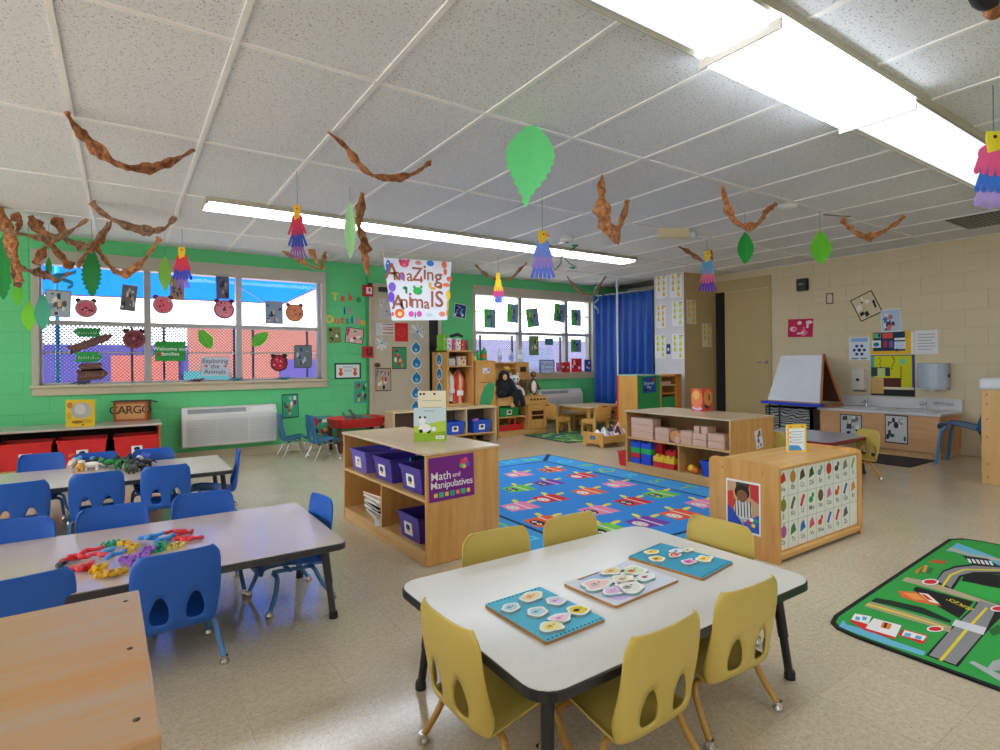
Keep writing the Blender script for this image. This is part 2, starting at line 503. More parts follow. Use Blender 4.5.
# doors
DT = plain('#BDA878', .5)
d1 = MB(); d1.box((XW - .012, 4.49, .01), (XW + .02, 5.19, 2.12), DT)
door1 = struct(d1, 'door_1', bevel=.003)
f = MB(); f.box((XW - .02, 4.45, 0), (XW, 4.485, 2.30), DT); f.box((XW - .02, 4.49, 2.135), (XW, 5.36, 2.30), DT)
tag(f.build('door_frame', door1, bevel=.003), kind='structure')
f = MB(); f.box((XW - .008, 5.20, 0), (XW, 5.355, 2.13), plain('#120F0C', .8)); tag(f.build('door_gap_shade', door1), kind='structure')  # gap is a solid dark strip, the shade inside painted as colour
hd = MB(); CH = plain('#C9C9CC', .2, 1)
p = atx(767, 362, XW - .012)
hd.cyl((p.x, p.y, p.z), (p.x - .045, p.y, p.z), .022, CH); hd.tube([(p.x - .045, p.y, p.z), (p.x - .055, p.y + .03, p.z), (p.x - .055, p.y + .12, p.z - .004)], .009, CH)
tag(hd.build('door_handle', door1), kind='structure')
DB = plain('#C6B99E', .5)
d2 = MB(); d2.box((2.79, YW - .012, .01), (3.63, YW + .02, 2.10), DB); door2 = struct(d2, 'door_2', bevel=.003)
f = MB(); f.box((2.73, YW - .024, 0), (2.785, YW, 2.16), DB); f.box((2.73, YW - .024, 2.105), (3.80, YW, 2.16), DB); f.box((3.77, YW - .024, 0), (3.82, YW, 2.16), DB)
tag(f.build('door_frame', door2, bevel=.003), kind='structure')
f = MB(); f.box((3.635, YW - .016, 0), (3.77, YW, 2.10), plain('#0E1014', .6)); tag(f.build('door_gap_shade', door2), kind='structure')  # black strip painted for the shade in the gap beside the door
f = MB(); q = aty(385, 290, YW); f.box((q.x - .10, YW - .07, q.z - .03), (q.x + .13, YW - .012, q.z + .03), plain('#2A2A2C', .5)); tag(f.build('door_closer', door2, bevel=.006), kind='structure')
f = MB(); q = aty(376, 365, YW); f.cyl((q.x, YW - .012, q.z), (q.x, YW - .07, q.z), .03, plain('#6B4A33', .35, .6)); f.ell((q.x, YW - .08, q.z), (.03, .02, .03), plain('#6B4A33', .35, .6)); tag(f.build('door_knob', door2), kind='structure')
# painted conduit up the wall beside the door
f = MB(); f.tube([(2.705, YW - .02, .12), (2.705, YW - .02, 2.38)], .014, plain('#2FA45A', .5)); struct(f, 'trim_2')

# ---------------------------------------------------------------- ceiling fixtures
LG = glow('#EAF3FF', LENS); LG2 = glow('#F8F9FA', .50); LGB = glow('#EAF3FF', LENS * 1.1); HOUS = plain('#B9B4A0', .4)
def fixture(name, label, x0, x1, y0, y1, z, mods, big=None, group=None):
    t = thing(name, label, 'light', (x0, y0, H), 0, group)
    hs = MB(); hs.box((0, 0, -.022), (x1 - x0, y1 - y0, 0), HOUS)
    hs.box((0, 0, z - H), (.02, y1 - y0, -.02), HOUS); hs.box((x1 - x0 - .02, 0, z - H), (x1 - x0, y1 - y0, -.02), HOUS)
    hs.build('housing', t, bevel=.003)
    for yy, nm_ in ((-.036 if big is not None else -.004, 'side_rail'), (y1 - y0 + (.032 if big is not None else .0), 'side_rail')):
        MB().box((0, yy, -.040), (x1 - x0, yy + .004, -.001), HOUS).build(nm_, t)
    d = z - H; n = len(mods) - 1; wdt = y1 - y0
    for i in range(n):
        a, b2 = mods[i] - x0 + .004, mods[i + 1] - x0 - .004
        m = MB(); k = i == big
        dd, ex = (d - .018, .03) if k else (d, 0)
        prof = [(-ex, -.021), (-ex + .004, dd + .02), (.03 - ex, dd), (wdt - .03 + ex, dd), (wdt - .004 + ex, dd + .02), (wdt + ex, -.021)]
        vs = [(xx, yy, zz) for xx in (a, b2) for yy, zz in prof]
        fs = [(j, j + 6, j + 7, j + 1) for j in range(5)] + [(0, 1, 2, 3, 4, 5), (11, 10, 9, 8, 7, 6)]
        m.add(vs, fs, LG if big is None else (LGB if k else LG2))
        o = m.build('diffuser', t)
        if k:
            for xx in (a - .012, b2): MB().box((xx, -ex, dd - .008), (xx + .012, wdt + ex, dd + .035), plain('#F2F0EA', .4)).build('diffuser_end_trim', t, bevel=.002)
    return t
fixture('ceiling_light', 'long white fluorescent ceiling light over the room centre, nearest and brightest', .83, 6.93, 1.16, 1.46, 2.335, [.83, 2.05, 3.27, 4.49, 5.71, 6.93], 1, 'linear ceiling lights')
fixture('ceiling_light', 'long white fluorescent ceiling light near the window wall', .55, 5.43, 4.90, 5.18, 2.345, [.55, 1.77, 2.99, 4.21, 5.43], None, 'linear ceiling lights')
fixture('ceiling_light', 'added fluorescent ceiling light, unseen behind the viewer, brightening the room', .55, 6.65, -2.4, -2.1, 2.345, [.55, 1.77, 2.99, 4.21, 5.43, 6.65], None, 'linear ceiling lights')  # unseen fixture added to brighten the room

# ---------------------------------------------------------------- outside the windows
AW = bpy.data.materials.new('blue_canvas'); AW.use_nodes = True
nt = AW.node_tree; bs = nt.nodes['Principled BSDF']
bs.inputs['Base Color'].default_value = (*lin('#1E86CC'), 1); bs.inputs['Roughness'].default_value = .9
tr = nt.nodes.new('ShaderNodeBsdfTranslucent'); tr.inputs[0].default_value = (*lin('#2290DC'), 1)
mx = nt.nodes.new('ShaderNodeMixShader'); mx.inputs[0].default_value = .7
nt.links.new(bs.outputs[0], mx.inputs[1]); nt.links.new(tr.outputs[0], mx.inputs[2]); nt.links.new(mx.outputs[0], nt.nodes['Material Output'].inputs[0])
struct(MB().box((-30, -14, -.25), (22, 34, -.15), plain('#C9BDB4', .9)), 'ground')
aw = MB(); aw.add([(-3.4, 7.75, 2.62), (3.15, 7.75, 2.62), (2.30, 10, 2.13), (-3.4, 10, 2.07)], [(0, 1, 2, 3)], AW)
at_ = thing('awning', 'bright blue canvas awning outside the left window', 'awning', (0, 0, 0))
aw.build('canopy', at_, solid=.004)
f = MB(); f.tube([(-3.4, 10, 2.07), (2.30, 10, 2.13)], .018, plain('#8A5A63', .5)); f.tube([(2.3, 10, 2.13), (3.15, 7.75, 2.62)], .018, plain('#8A5A63', .5)); f.tube([(.4, 7.75, 2.6), (2.0, 10, 2.12)], .012, plain('#3F78B8', .5)); f.build('frame_bar', at_)
for px_, c_, r_ in ((58, '#2F9BEA', .022), ):
    q = aty(px_, 380, 7.7); f = MB(); f.tube([(q.x, 7.7, -.15), (q.x, 7.7, 2.6)], r_, plain(c_, .4)); f.build('awning_post', at_)
for i, (px_, lab) in enumerate(((132, 'first'), (164, 'second'), (234, 'third'), (253, 'fourth'), (307, 'fifth'), (480, 'sixth'), (512, 'seventh'), (560, 'eighth'))):
    q = aty(px_, 360, 7.52); f = MB(); f.box((q.x - .011, 7.5, -.15), (q.x + .011, 7.53, 1.52), plain('#3A3A44', .5)); f.box((q.x - .03, 7.485, -.15), (q.x + .03, 7.545, -.12), plain('#3A3A44', .5))
    tag(f.build('fence_post'), 'thin dark upright outside the ' + ('left' if i < 5 else 'right') + ' window, ' + lab + ' from the left', 'post', 'dark uprights outside the windows')
fb = thing('neighbouring_building', 'pale purple and pink building front across the yard, seen through the left window', 'building', (0, 0, 0))
f = MB(); f.box((-6, 14.0, -.15), (1.2, 14.3, 1.52), plain('#403C86', .8)); f.box((-6, 13.96, -.15), (-2.9, 14.0, 1.15), plain('#262E7C', .8)); f.box((3.1, 13.96, -.15), (6.0, 14.3, 1.2), plain('#4E4490', .8)); f.box((1.2, 14.0, -.15), (6.2, 14.3, 2.0), plain('#A06456', .8)); f.build('building_wall', fb)
for a_, b_, h_, c_ in ((-.2, 1.0, 1.3, '#A8584C'), (1.1, 2.0, .95, '#2E7C80'), (4.2, 4.4, 1.9, '#5C6FC8')): MB().box((a_, 13.9, -.15), (b_, 14, h_), plain(c_, .8)).build('painted_panel', fb)
fb = thing('neighbouring_building', 'whitish building front across the yard, seen through the right window', 'building', (0, 0, 0))
f = MB(); f.box((7.6, 13.0, -.15), (16, 13.3, 1.72), plain('#7C7A9A', .8)); f.build('building_wall', fb)
MB().box((9.4, 12.95, .9), (10.6, 13.0, 1.5), plain('#6A7494', .8)).build('building_window', fb); MB().box((12, 12.95, .7), (13, 13.0, 1.5), plain('#C4C4D0', .8)).build('building_window', fb)

# ================================================================ CHAIRS
CHROME = plain('#C8C8CC', .22, 1)
def shell(mat, w=1.0, h=1.0):
    """moulded seat and back in one piece, with two openings low in the back; faces +y"""
    P = [(.160, .160, .125), (.150, .190, .138), (.080, .196, .146), (-.010, .182, .148), (-.080, .166, .146), (-.122, .166, .146), (-.142, .200, .152),
         (-.150, .270, .160), (-.160, .350, .160), (-.166, .415, .154), (-.168, .448, .128)]
    prof = catmull([(a, b * h, c) for a, b, c in P], 5)
    prof = [Vector(p) for p in prof]
    nu = 30
    vs = []; n = len(prof)
    for i, p in enumerate(prof):
        back = max(0, min(1, (i - 22) / 10))
        for k in range(nu + 1):
            u = -1 + 2 * k / nu
            uu = math.sin(u * PI / 2 * .92) / math.sin(PI / 2 * .92)
            x = uu * p.z * w
            y = p.x + back * .022 * u * u - (.006 * u ** 4 if i < 6 else 0)
            z = p.y + (1 - back) * .012 * u ** 4
            # side wings curl forward where seat and back meet
            wing = math.exp(-((i - 30) / 5.0) ** 2)
            y += wing * .022 * abs(u) ** 5
            vs.append(Vector((x, y, z)))
    W1_ = nu + 1
    def inside(v):
        if v.y > -.06 or not (.192 * h < v.z < .312 * h): return False
        t = (v.z / h - .196) / .108
        for c in (-.062, .062):
            half = .039 * math.sqrt(max(0, 1 - max(0, t) ** 1.6)) if t > 0 else 0
            if abs(v.x / w - c) < half: return True
        return False
    fs = []; drop = []
    for i in range(n - 1):
        for k in range(nu):
            q = (i * W1_ + k, i * W1_ + k + 1, (i + 1) * W1_ + k + 1, (i + 1) * W1_ + k)
            c = sum((vs[a] for a in q), Vector()) / 4
            (drop if inside(c) else fs).append(q)
    used = set(a for q in fs for a in q); rim = set(a for q in drop for a in q) & used
    nb = {a: [] for a in rim}
    for q in drop:
        for a, b in zip(q, q[1:] + q[:1]):
            if a in nb and b in nb: nb[a].append(b); nb[b].append(a)
    for _ in range(3):      # ease the stepped rim into a curve
        new = {a: (vs[a] * .4 + sum((vs[b] for b in nb[a]), Vector()) / len(nb[a]) * .6) for a in rim if nb[a]}
        for a, v in new.items(): vs[a] = v
    idx = {a: i for i, a in enumerate(sorted(used))}
    mb = MB(); mb.add([vs[a] for a in sorted(used)], [tuple(idx[a] for a in q) for q in fs], mat, True)
    return mb
def chair(name, mat, legmat, label, group, w=1.0, h=1.0, feet=CHROME):
    t = thing(name, label, 'chair', (0, 0, 0), 0, group)
    shell(mat, w, h).build('seat_shell', t, solid=.0055)
    fr = MB(); z = .150 * h
    for sx in (-1, 1): fr.tube([(sx * .085 * w, .105, z + .015), (sx * .085 * w, -.08, z)], .0085, legmat)
    fr.tube([(-.1 * w, .03, z + .008), (.1 * w, .03, z + .008)], .0085, legmat)
    fr.build('seat_rail', t)
    for sx in (-1, 1):
        for sy, y0, y1 in ((1, .095, .140), (-1, -.065, -.135)):
            path = catmull([(sx * .060 * w, y0, z), (sx * .125 * w, y0 * 1.03, z + .002), (sx * .152 * w, y0 * 1.1, z - .016), (sx * .160 * w, y0 + (y1 - y0) * .45, z * .55), (sx * .172 * w, y1, .022)], 5)
            lb = MB(); lb.tube(path, .0098, legmat, 10); leg = lb.build('leg', t)
            c = MB(); c.lathe([(.012, .03), (.0125, .018), (.016, .012), (.017, .005), (.014, .0)], feet, 12, Matrix.Translation((sx * .173 * w, y1 + (.002 if y1 > 0 else -.002), 0)))
            c.build('foot_cap', leg)
    return t
BLUE = plastic('#2260BE', .4); BLUELEG = plain('#4E86BE', .38)
YEL = plastic('#CFB65A', .36); YELLEG = plain('#B98A3E', .4)
TEAL = plastic('#2C6C92', .42)
cb = chair('school_chair', BLUE, BLUELEG, 'blue school chair facing away, at the near side of the front blue-chair table, with blue legs fully seen', 'blue school chairs', .85, .985)
placed = [False]
def put(first, loc, rz, label, group, flag):
    if not flag[0]:
        flag[0] = True; first.location = loc; first.rotation_euler = (0, 0, rz); first['label'] = label; return first
    return dup(first, loc, rz, label, group)
def bchair(u, v, rz, label, top=.45, off=-.166):
    """put the chair whose back's top centre shows at (u, v)"""
    p = atz(u, v, top); a = R(rz)
    # local back centre is (0, off): subtract its rotated place
    return put(cb, (p.x + math.sin(a) * off, p.y - math.cos(a) * off, 0), a, label, 'blue school chairs', placed)
bchair(178, 549, 4, 'blue chair, back to the viewer, both back openings in full view, before the front table')
bchair(20, 574, 8, 'blue chair whose back is cut by the left edge, behind the near wooden shelf')
bchair(113, 503, 182, 'blue chair on the far side of the front table, behind the yellow toys')
bchair(203, 490, 178, 'blue school chair on the far side of the front table, behind the red toys')
bchair(14, 517, 180, 'blue school chair on the far side of the front table, at the left edge')
bchair(325, 494, 96, 'blue school chair at the right end of the front table, seen from its side')
bchair(97, 471, 2, 'blue chair, back to the viewer at the second table, middle of three')
bchair(166, 464, -2, 'blue chair, back to the viewer at the second table, rightmost of three')
bchair(18, 481, 6, 'blue chair, back to the viewer at the second table, cut by the left edge')
bchair(42, 452, 180, 'blue school chair beyond the second table, in front of the leftmost red bin')
bchair(96, 451, 181, 'blue school chair beyond the second table, in front of the middle red bin')
bchair(153, 447, 179, 'blue school chair beyond the second table, in front of the right red bin')
bchair(240, 449, 84, 'blue school chair at the right end of the second table, below the wall air conditioner')
cy_ = chair('school_chair', YEL, YELLEG, 'x', 'yellow school chairs', .93, .955)
placedY = [False]
def ychair(x, y, rz, label):
    return put(cy_, (x, y, 0), R(rz), label, 'yellow school chairs', placedY)
ychair(1.095, 1.062, 2, 'mustard yellow chair, back to the viewer at the white table, left of two')
ychair(1.495, 1.085, -2, 'mustard yellow chair, back to the viewer at the white table, nearest the road rug')
ychair(.835, 1.275, -88, 'mustard yellow chair at the left end of the white table, its seat showing')
ychair(1.17, 1.635, 176, 'mustard yellow chair across the white table, beside the shelf with the purple poster')
ychair(1.545, 1.625, 180, 'mustard yellow school chair across the white table, in front of the blue rug')
ychair(1.83, 1.36, 92, 'mustard yellow chair at the right end of the white table, before the alphabet shelf')

# ================================================================ TABLES
def table(name, label, x0, x1, y0, y1, h, top, edge, legm, insets=.10, insy=.10, r=.06, group=None, cat='table', legs4=True, splay=.03, legx=None):
    cx, cy = (x0 + x1) / 2, (y0 + y1) / 2
    t = thing(name, label, cat, (cx, cy, 0), 0, group)
    a, b = (x1 - x0) / 2, (y1 - y0) / 2
    tp = MB(); tp.prism(rrect(-a + .004, -b + .004, a - .004, b - .004, r), h - .008, h, top); tp.build('tabletop', t)
    e = MB(); o = rrect(-a, -b, a, b, r); n = len(o); i_ = rrect(-a + .006, -b + .006, a - .006, b - .006, r)
    vs = []; 
    for pts, z in ((i_, h - .001), (o, h - .005), (o, h - .026), (i_, h - .030)): vs += [(p[0], p[1], z) for p in pts]
    fs = [(k * n + j, k * n + (j + 1) % n, (k + 1) * n + (j + 1) % n, (k + 1) * n + j) for k in range(3) for j in range(n)]
    fs = [tuple(reversed(f)) for f in fs] + [tuple(range(4 * n - 1, 3 * n - 1, -1))]
    e.add(vs, fs, edge); e.build('edge_band', t)
    ap = MB(); q = insets; qy = insy
    for s in (-1, 1):
        ap.box((-a + q, s * (b - qy) - .012, h - .055), (a - q, s * (b - qy) + .012, h - .030), legm)
        ap.box((s * (a - q) - .012, -b + qy, h - .055), (s * (a - q) + .012, b - qy, h - .030), legm)
    ap.build('apron_rail', t)
    for sx in (-1, 1):
        for sy in (-1, 1):
            l = MB(); p0 = Vector((sx * (a - q), sy * (b - qy), h - .03)); p1 = Vector((sx * (a - q + splay), sy * (b - qy + splay), .0))
            l.tube([p0, p0.lerp(p1, .55)], .0165, legm, 14); l.tube([p0.lerp(p1, .55), p1], .0135, legm, 14); l.lathe([(.018, 0), (.018, .02), (.015, .028)], plain('#1B1B1D', .5), 14, Matrix.Translation((p1.x, p1.y, 0)))
            l.build('leg', t)
    return t
LAM_B = plain('#C9B9AE', .16, 0, .05, 3, .5); LAM_W = plain('#C6C3B8', .22, 0, .04, 60, .4)
def speckle_lam(a, b, k):
    m, nt, bs = pbase('speckled_laminate_' + k)
    v = coord(nt)
    f = ramp(nt, noise(nt, v, 170, 2), .45, .62); g2 = noise(nt, v, 2.5, 3)
    nt.links.new(mixc(nt, f, mixc(nt, g2, lin(a), lin(b)), tuple(x * .92 for x in lin(a))), bs.inputs['Base Color'])
    bs.inputs['Roughness'].default_value = .2
    return m
LAM_W = speckle_lam('#E2E0D8', '#DAD8D0', 'white'); LAM_B = speckle_lam('#D2C1B4', '#C6B2A2', 'beige')
BLK = plain('#1E1E20', .35); GRY = plain('#3A3A3E', .35)
table('activity_table', 'white-topped low activity table with black edge and three wooden puzzles on it', .745, 1.91, .955, 1.735, .34, LAM_W, BLK, BLK, .09, .09, .07)
table('activity_table', 'beige-topped low table with a pile of colourful toys, nearer of the two', -1.12, .75, 2.225, 3.03, .35, LAM_B, GRY, GRY, .05, .16, .03, 'beige activity tables')
table('activity_table', 'beige-topped low table with small dark plastic animals on it, farther of the two', -1.22, .63, 4.24, 5.02, .35, LAM_B, GRY, GRY, .05, .16, .03, 'beige activity tables')

# ================================================================ SHELVES
BIRCH = wood('#E0B674', '#CE9850'); BIRCHZ = wood('#DCAA66', '#C88E46', along='z'); BIRCHY = wood('#E0BA80', '#D09F60', along='y')
TOPW = wood('#DCC6A4', '#CDB28C', .3, 'y'); DARKB = wood('#8E6A43', '#7C5934', along='z')
def unit(name, label, loc, rotz=0, cat='shelf', group=None): return thing(name, label, cat, loc, rotz, group)
def panel(t, name, a, b, m, bev=.006, **k):
    return MB().box(a, b, m).build(name, t, bevel=bev, **k)
# --- shelf with the purple sign; local: x across (open face at x=0), y along, z up
ms = unit('storage_shelf', 'low birch shelf with purple poster on its end and purple bins inside', (1.312, 2.645, 0), R(2))
WD, LN, HT = .475, 1.20, .60
panel(ms, 'end_panel', (0, 0, 0), (WD, .018, HT - .015), BIRCHZ); panel(ms, 'end_panel', (0, LN - .018, 0), (WD, LN, HT - .015), BIRCHZ)
panel(ms, 'top_panel', (-.008, -.006, HT - .015), (WD + .006, LN + .006, HT), TOPW, .004)
panel(ms, 'back_panel', (WD - .012, .018, .04), (WD, LN - .018, HT - .015), BIRCHY, 0)
panel(ms, 'shelf_board', (0, .018, .335), (WD - .012, LN - .018, .352), BIRCHY, .003)
panel(ms, 'bottom_board', (0, .018, .060), (WD - .012, LN - .018, .078), BIRCHY, .003)
panel(ms, 'divider', (.004, .57, .078), (WD - .012, .588, .335), BIRCHZ, .003)
panel(ms, 'kick_board', (.004, .018, 0), (.02, LN - .018, .060), BIRCHY, .003)
# --- block shelf; open face at x=0
bs_ = unit('storage_shelf', 'low birch shelf filled with wooden blocks above and coloured building bricks below', (4.10, 2.72, 0), R(-1))
WD2, LN2, HT2 = .62, 1.17, .59
panel(bs_, 'end_panel', (0, 0, 0), (WD2, .018, HT2 - .015), BIRCHZ); panel(bs_, 'end_panel', (0, LN2 - .018, 0), (WD2, LN2, HT2 - .015), BIRCHZ)
panel(bs_, 'top_panel', (-.006, -.006, HT2 - .015), (WD2 + .006, LN2 + .006, HT2), TOPW, .004)
panel(bs_, 'centre_panel', (.30, .018, .04), (.312, LN2 - .018, HT2 - .015), DARKB, 0)
panel(bs_, 'shelf_board', (0, .018, .315), (WD2, LN2 - .018, .332), BIRCHY, .003)
panel(bs_, 'bottom_board', (0, .018, .065), (WD2, LN2 - .018, .082), BIRCHY, .003)
panel(bs_, 'divider', (.004, .52, .082), (.30, .538, .315), BIRCHZ, .003)
panel(bs_, 'kick_board', (.004, .018, 0), (.02, LN2 - .018, .065), BIRCHY, .003)
# --- alphabet shelf: end panels face -x and +x, long back faces -y
al = unit('storage_shelf', 'honey birch shelf with rounded end panels and an alphabet picture poster on its long side', (2.83, 1.60, 0), 0)
WA, DA, HA = .93, .42, .52
def rounded_end(x0):
    m = MB(); M = Matrix(((0, 0, 1, x0), (1, 0, 0, 0), (0, 1, 0, 0), (0, 0, 0, 1)))
    pts = [(0, 0), (DA, 0)] + [(DA - .035 + .035 * math.cos(R(a)), HA - .035 + .035 * math.sin(R(a))) for a in range(0, 91, 15)] + [(.035 + .035 * math.cos(R(a)), HA - .035 + .035 * math.sin(R(a))) for a in range(90, 181, 15)]
    m.prism(pts, 0, .02, BIRCHZ, M)
    for yy in (.09, .33):
        m.cyl((x0 - (.001 if x0 < .1 else -.021), yy, HA - .055), (x0 + .01, yy, HA - .055), .005, plain('#8F6A3C', .5), 8)
    return m.build('end_panel', al, bevel=.004)
rounded_end(0); rounded_end(WA - .02)
panel(al, 'top_panel', (.02, .012, HA - .035), (WA - .02, DA - .012, HA - .018), BIRCH, .003)
panel(al, 'back_panel', (.02, .022, .05), (WA - .02, .034, HA - .035), BIRCH, 0)
panel(al, 'bottom_rail', (.02, .004, .018), (WA - .02, .034, .05), BIRCH, .006)
panel(al, 'shelf_board', (.02, .034, .25), (WA - .02, DA - .012, .267), BIRCH, .003)
panel(al, 'shelf_board', (.02, .034, .04), (WA - .02, DA - .012, .057), BIRCH, .003)
# --- near wooden shelf top at the lower left corner
ns = unit('storage_shelf', 'worn wooden shelf top filling the lower left corner, nearest to the viewer', (-1.165, .81, 0), R(1.3))
WORN = wood('#CC8E42', '#BDA68C', .3, 'x', .8)
panel(ns, 'top_panel', (-.006, -.006, .575), (1.203, .566, .60), WORN, .004)
panel(ns, 'end_panel', (1.175, 0, 0), (1.195, .555, .575), BIRCHZ, .004); panel(ns, 'end_panel', (0, 0, 0), (.02, .555, .575), BIRCHZ, .004)
panel(ns, 'back_panel', (.02, .54, .03), (1.175, .552, .575), BIRCH, 0)
panel(ns, 'shelf_board', (.02, .0, .30), (1.175, .54, .318), BIRCH, .003); panel(ns, 'shelf_board', (.02, .0, .05), (1.175, .54, .068), BIRCH, .003)
for yy in (.05, .28, .51):
    MB().lathe([(.0045, .600), (.0045, .6010), (.002, .6015)], plain('#5C4636', .5, .5), 12, Matrix.Translation((1.178, yy, 0))).build('screw', ns)
# --- red-edged low bin shelf under window 1
RED = plastic('#D0282C', .35)
OR = wood('#B5622F', '#A5552A', along='x')
rb = unit('storage_shelf', 'long dark low shelf under the left window holding red bins', (-1.62, 6.50, 0), 0)
LW_ = 1.93
panel(rb, 'top_panel', (-.01, -.01, .485), (LW_ + .01, .58, .505), wood('#B9B6BC', '#C9A684', .22, 'x'), .004)
panel(rb, 'end_panel', (0, 0, 0), (.02, .57, .485), OR, .003); panel(rb, 'end_panel', (LW_ - .02, 0, 0), (LW_, .57, .485), OR, .003)
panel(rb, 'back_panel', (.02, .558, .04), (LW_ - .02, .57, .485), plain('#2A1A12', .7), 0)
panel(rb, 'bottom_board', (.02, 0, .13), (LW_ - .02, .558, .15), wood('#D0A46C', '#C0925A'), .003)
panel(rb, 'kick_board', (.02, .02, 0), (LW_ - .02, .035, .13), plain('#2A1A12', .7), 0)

# --- low shelf in front of the lockers, open to the room (-y)
lo = unit('storage_shelf', 'long low birch shelf with blue bins standing in front of the lockers', (2.72, 6.34, 0), 0)
LL = 1.50
panel(lo, 'top_panel', (-.008, -.008, .465), (LL + .008, .33, .485), wood('#E6D0A6', '#DABB88', .35), .004)
for xx in (0, .50, 1.02, LL - .018): panel(lo, 'upright_panel', (xx, 0, .0 if xx in (0, LL - .018) else .12), (xx + .018, .32, .465), wood('#DCC49E', '#CFB084', along='z'), .003)
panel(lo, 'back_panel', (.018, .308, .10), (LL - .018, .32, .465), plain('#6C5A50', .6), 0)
panel(lo, 'bottom_board', (.018, 0, .12), (LL - .018, .308, .138), BIRCH, .003)
# --- locker
lk = unit('coat_locker', 'tall birch coat locker with red dress-up vests hanging inside', (3.66, 6.70, 0), 0, 'locker')
LKH = 1.25
panel(lk, 'side_panel', (0, 0, 0), (.03, .45, LKH), BIRCHZ, .003); panel(lk, 'side_panel', (.40, 0, 0), (.42, .45, LKH), BIRCHZ, .003)
panel(lk, 'top_panel', (0, 0, LKH - .02), (.42, .45, LKH), BIRCH, .003); panel(lk, 'shelf_board', (.03, 0, 1.02), (.40, .44, 1.036), BIRCH, .003)
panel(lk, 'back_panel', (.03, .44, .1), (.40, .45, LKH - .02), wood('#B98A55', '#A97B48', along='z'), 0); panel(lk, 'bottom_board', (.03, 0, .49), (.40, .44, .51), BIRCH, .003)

# ================================================================ FLAT PRINTS AND BOOKS
def rnd_art(mb, w, h, pal, n, seed, z=.0022, smin=.08, smax=.30):
    r = random.Random(seed)
    for i in range(n):
        a, b = r.uniform(smin, smax) * w / 2, r.uniform(smin, smax) * h / 2
        x, y = r.uniform(-w / 2 + a, w / 2 - a), r.uniform(-h / 2 + b, h / 2 - b)
        c = plain(pal[r.randrange(len(pal))], .7, 0, .05, 60)
        if r.random() < .5: mb.face([(x - a, y - b), (x + a, y - b * .7), (x + a * .8, y + b), (x - a * .7, y + b * .8)], z + .00012 * i, c)
        else: mb.face(disc(x, y, a, b, 9), z + .00012 * i, c)
def lines_art(mb, w, h, col, n, z=.0022, x0=-.38, x1=.38, y0=.3, y1=-.3, t=.022):
    m = paper(col)
    for i in range(n):
        y = (y0 + (y1 - y0) * i / max(1, n - 1)) * h; e = x1 - (.12 if i % 3 == 2 else 0)
        mb.box((x0 * w, y - t * h / 2, .001), (e * w, y + t * h / 2, z), m)
def sheet(name, label, cat, M, w, h, col, art=None, group=None, th=.0016, shape=None, z=.0006):
    mb = MB(); m = paper(col) if isinstance(col, str) else col
    if shape: mb.prism(shape, z, th, m)
    else: mb.box((-w / 2, -h / 2, z), (w / 2, h / 2, th), m)
    if art: art(mb, w, h)
    o = mb.build(name, M=M)
    return tag(o, label, cat, group)
def place(plane, d, bb, rot=0):
    x0, y0, x1, y1 = bb; xm, ym = (x0 + x1) / 2, (y0 + y1) / 2
    if plane == 'Y':
        a, b, t, u = aty(x0, ym, d), aty(x1, ym, d), aty(xm, y0, d), aty(xm, y1, d)
        w, cx = b.x - a.x, (a.x + b.x) / 2; M = wallY(d)
    else:
        a, b, t, u = atx(x0, ym, d), atx(x1, ym, d), atx(xm, y0, d), atx(xm, y1, d)
        w, cx = a.y - b.y, -(a.y + b.y) / 2; M = wallX(d)
    return M @ Matrix.Translation((cx, (t.z + u.z) / 2, 0)) @ Matrix.Rotation(R(rot), 4, 'Z'), abs(w), t.z - u.z
def pic(plane, d, bb, rot, name, label, cat, col, art=None, group=None, **k):
    M, w, h = place(plane, d, bb, rot)
    if rot and abs(rot) > 8: w *= .82; h *= .82
    return sheet(name, label, cat, M, w, h, col, art, group, **k)
def photo(pal, seed, n=22, border='#F4F4F4'):
    def f(mb, w, h):
        k = .92; mb.face([(-w * k / 2, -h * k / 2), (w * k / 2, -h * k / 2), (w * k / 2, h * k / 2), (-w * k / 2, h * k / 2)], .0019, paper(pal[0]))
        rnd_art(mb, w * .9, h * .9, pal, n, seed)
    return f
def book(name, label, loc, rotz, w, h, t, col, art=None, spine=None, open_deg=0, lean=0, backart=None, cat='book', group=None):
    """standing book: origin at the bottom centre of the front cover, front faces local -y"""
    o = thing(name, label, cat, loc, R(rotz), group)
    M = wallY(0) @ Matrix.Translation((0, h / 2, 0))
    cv = MB(); m = paper(col)
    cv.box((-w / 2, 0, 0), (w / 2, .003, h), m)
    if art: art(cv, w, h, M)
    cv.build('front_cover', o)
    if open_deg:
        T = Matrix.Translation((w / 2, .002, 0)) @ Matrix.Rotation(R(open_deg), 4, 'Z')
        b = MB(); b.box((-w, 0, 0), (0, .003, h), m, T)
        b.box((-w + .004, -.001 - t * .4, .004), (-.002, -.0005, h - .004), paper('#EFEBE0'), T)
        if backart: backart(b, w, h, T)
        b.build('back_cover', o)
        sp = MB(); sp.box((w / 2 - .002, -.001, 0), (w / 2 + .003, .004, h), paper(spine or col)); sp.build('spine', o)
    else:
        p = MB(); p.box((-w / 2 + .002, .003, .003), (w / 2 - .003, t - .003, h - .003), paper('#EDE8DC')); p.build('pages', o)
        b = MB(); b.box((-w / 2, t - .003, 0), (w / 2, t, h), m); b.build('back_cover', o)
        sp = MB(); sp.box((w / 2 - .001, 0, 0), (w / 2 + .003, t, h), paper(spine or col)); sp.build('spine', o)
    return o

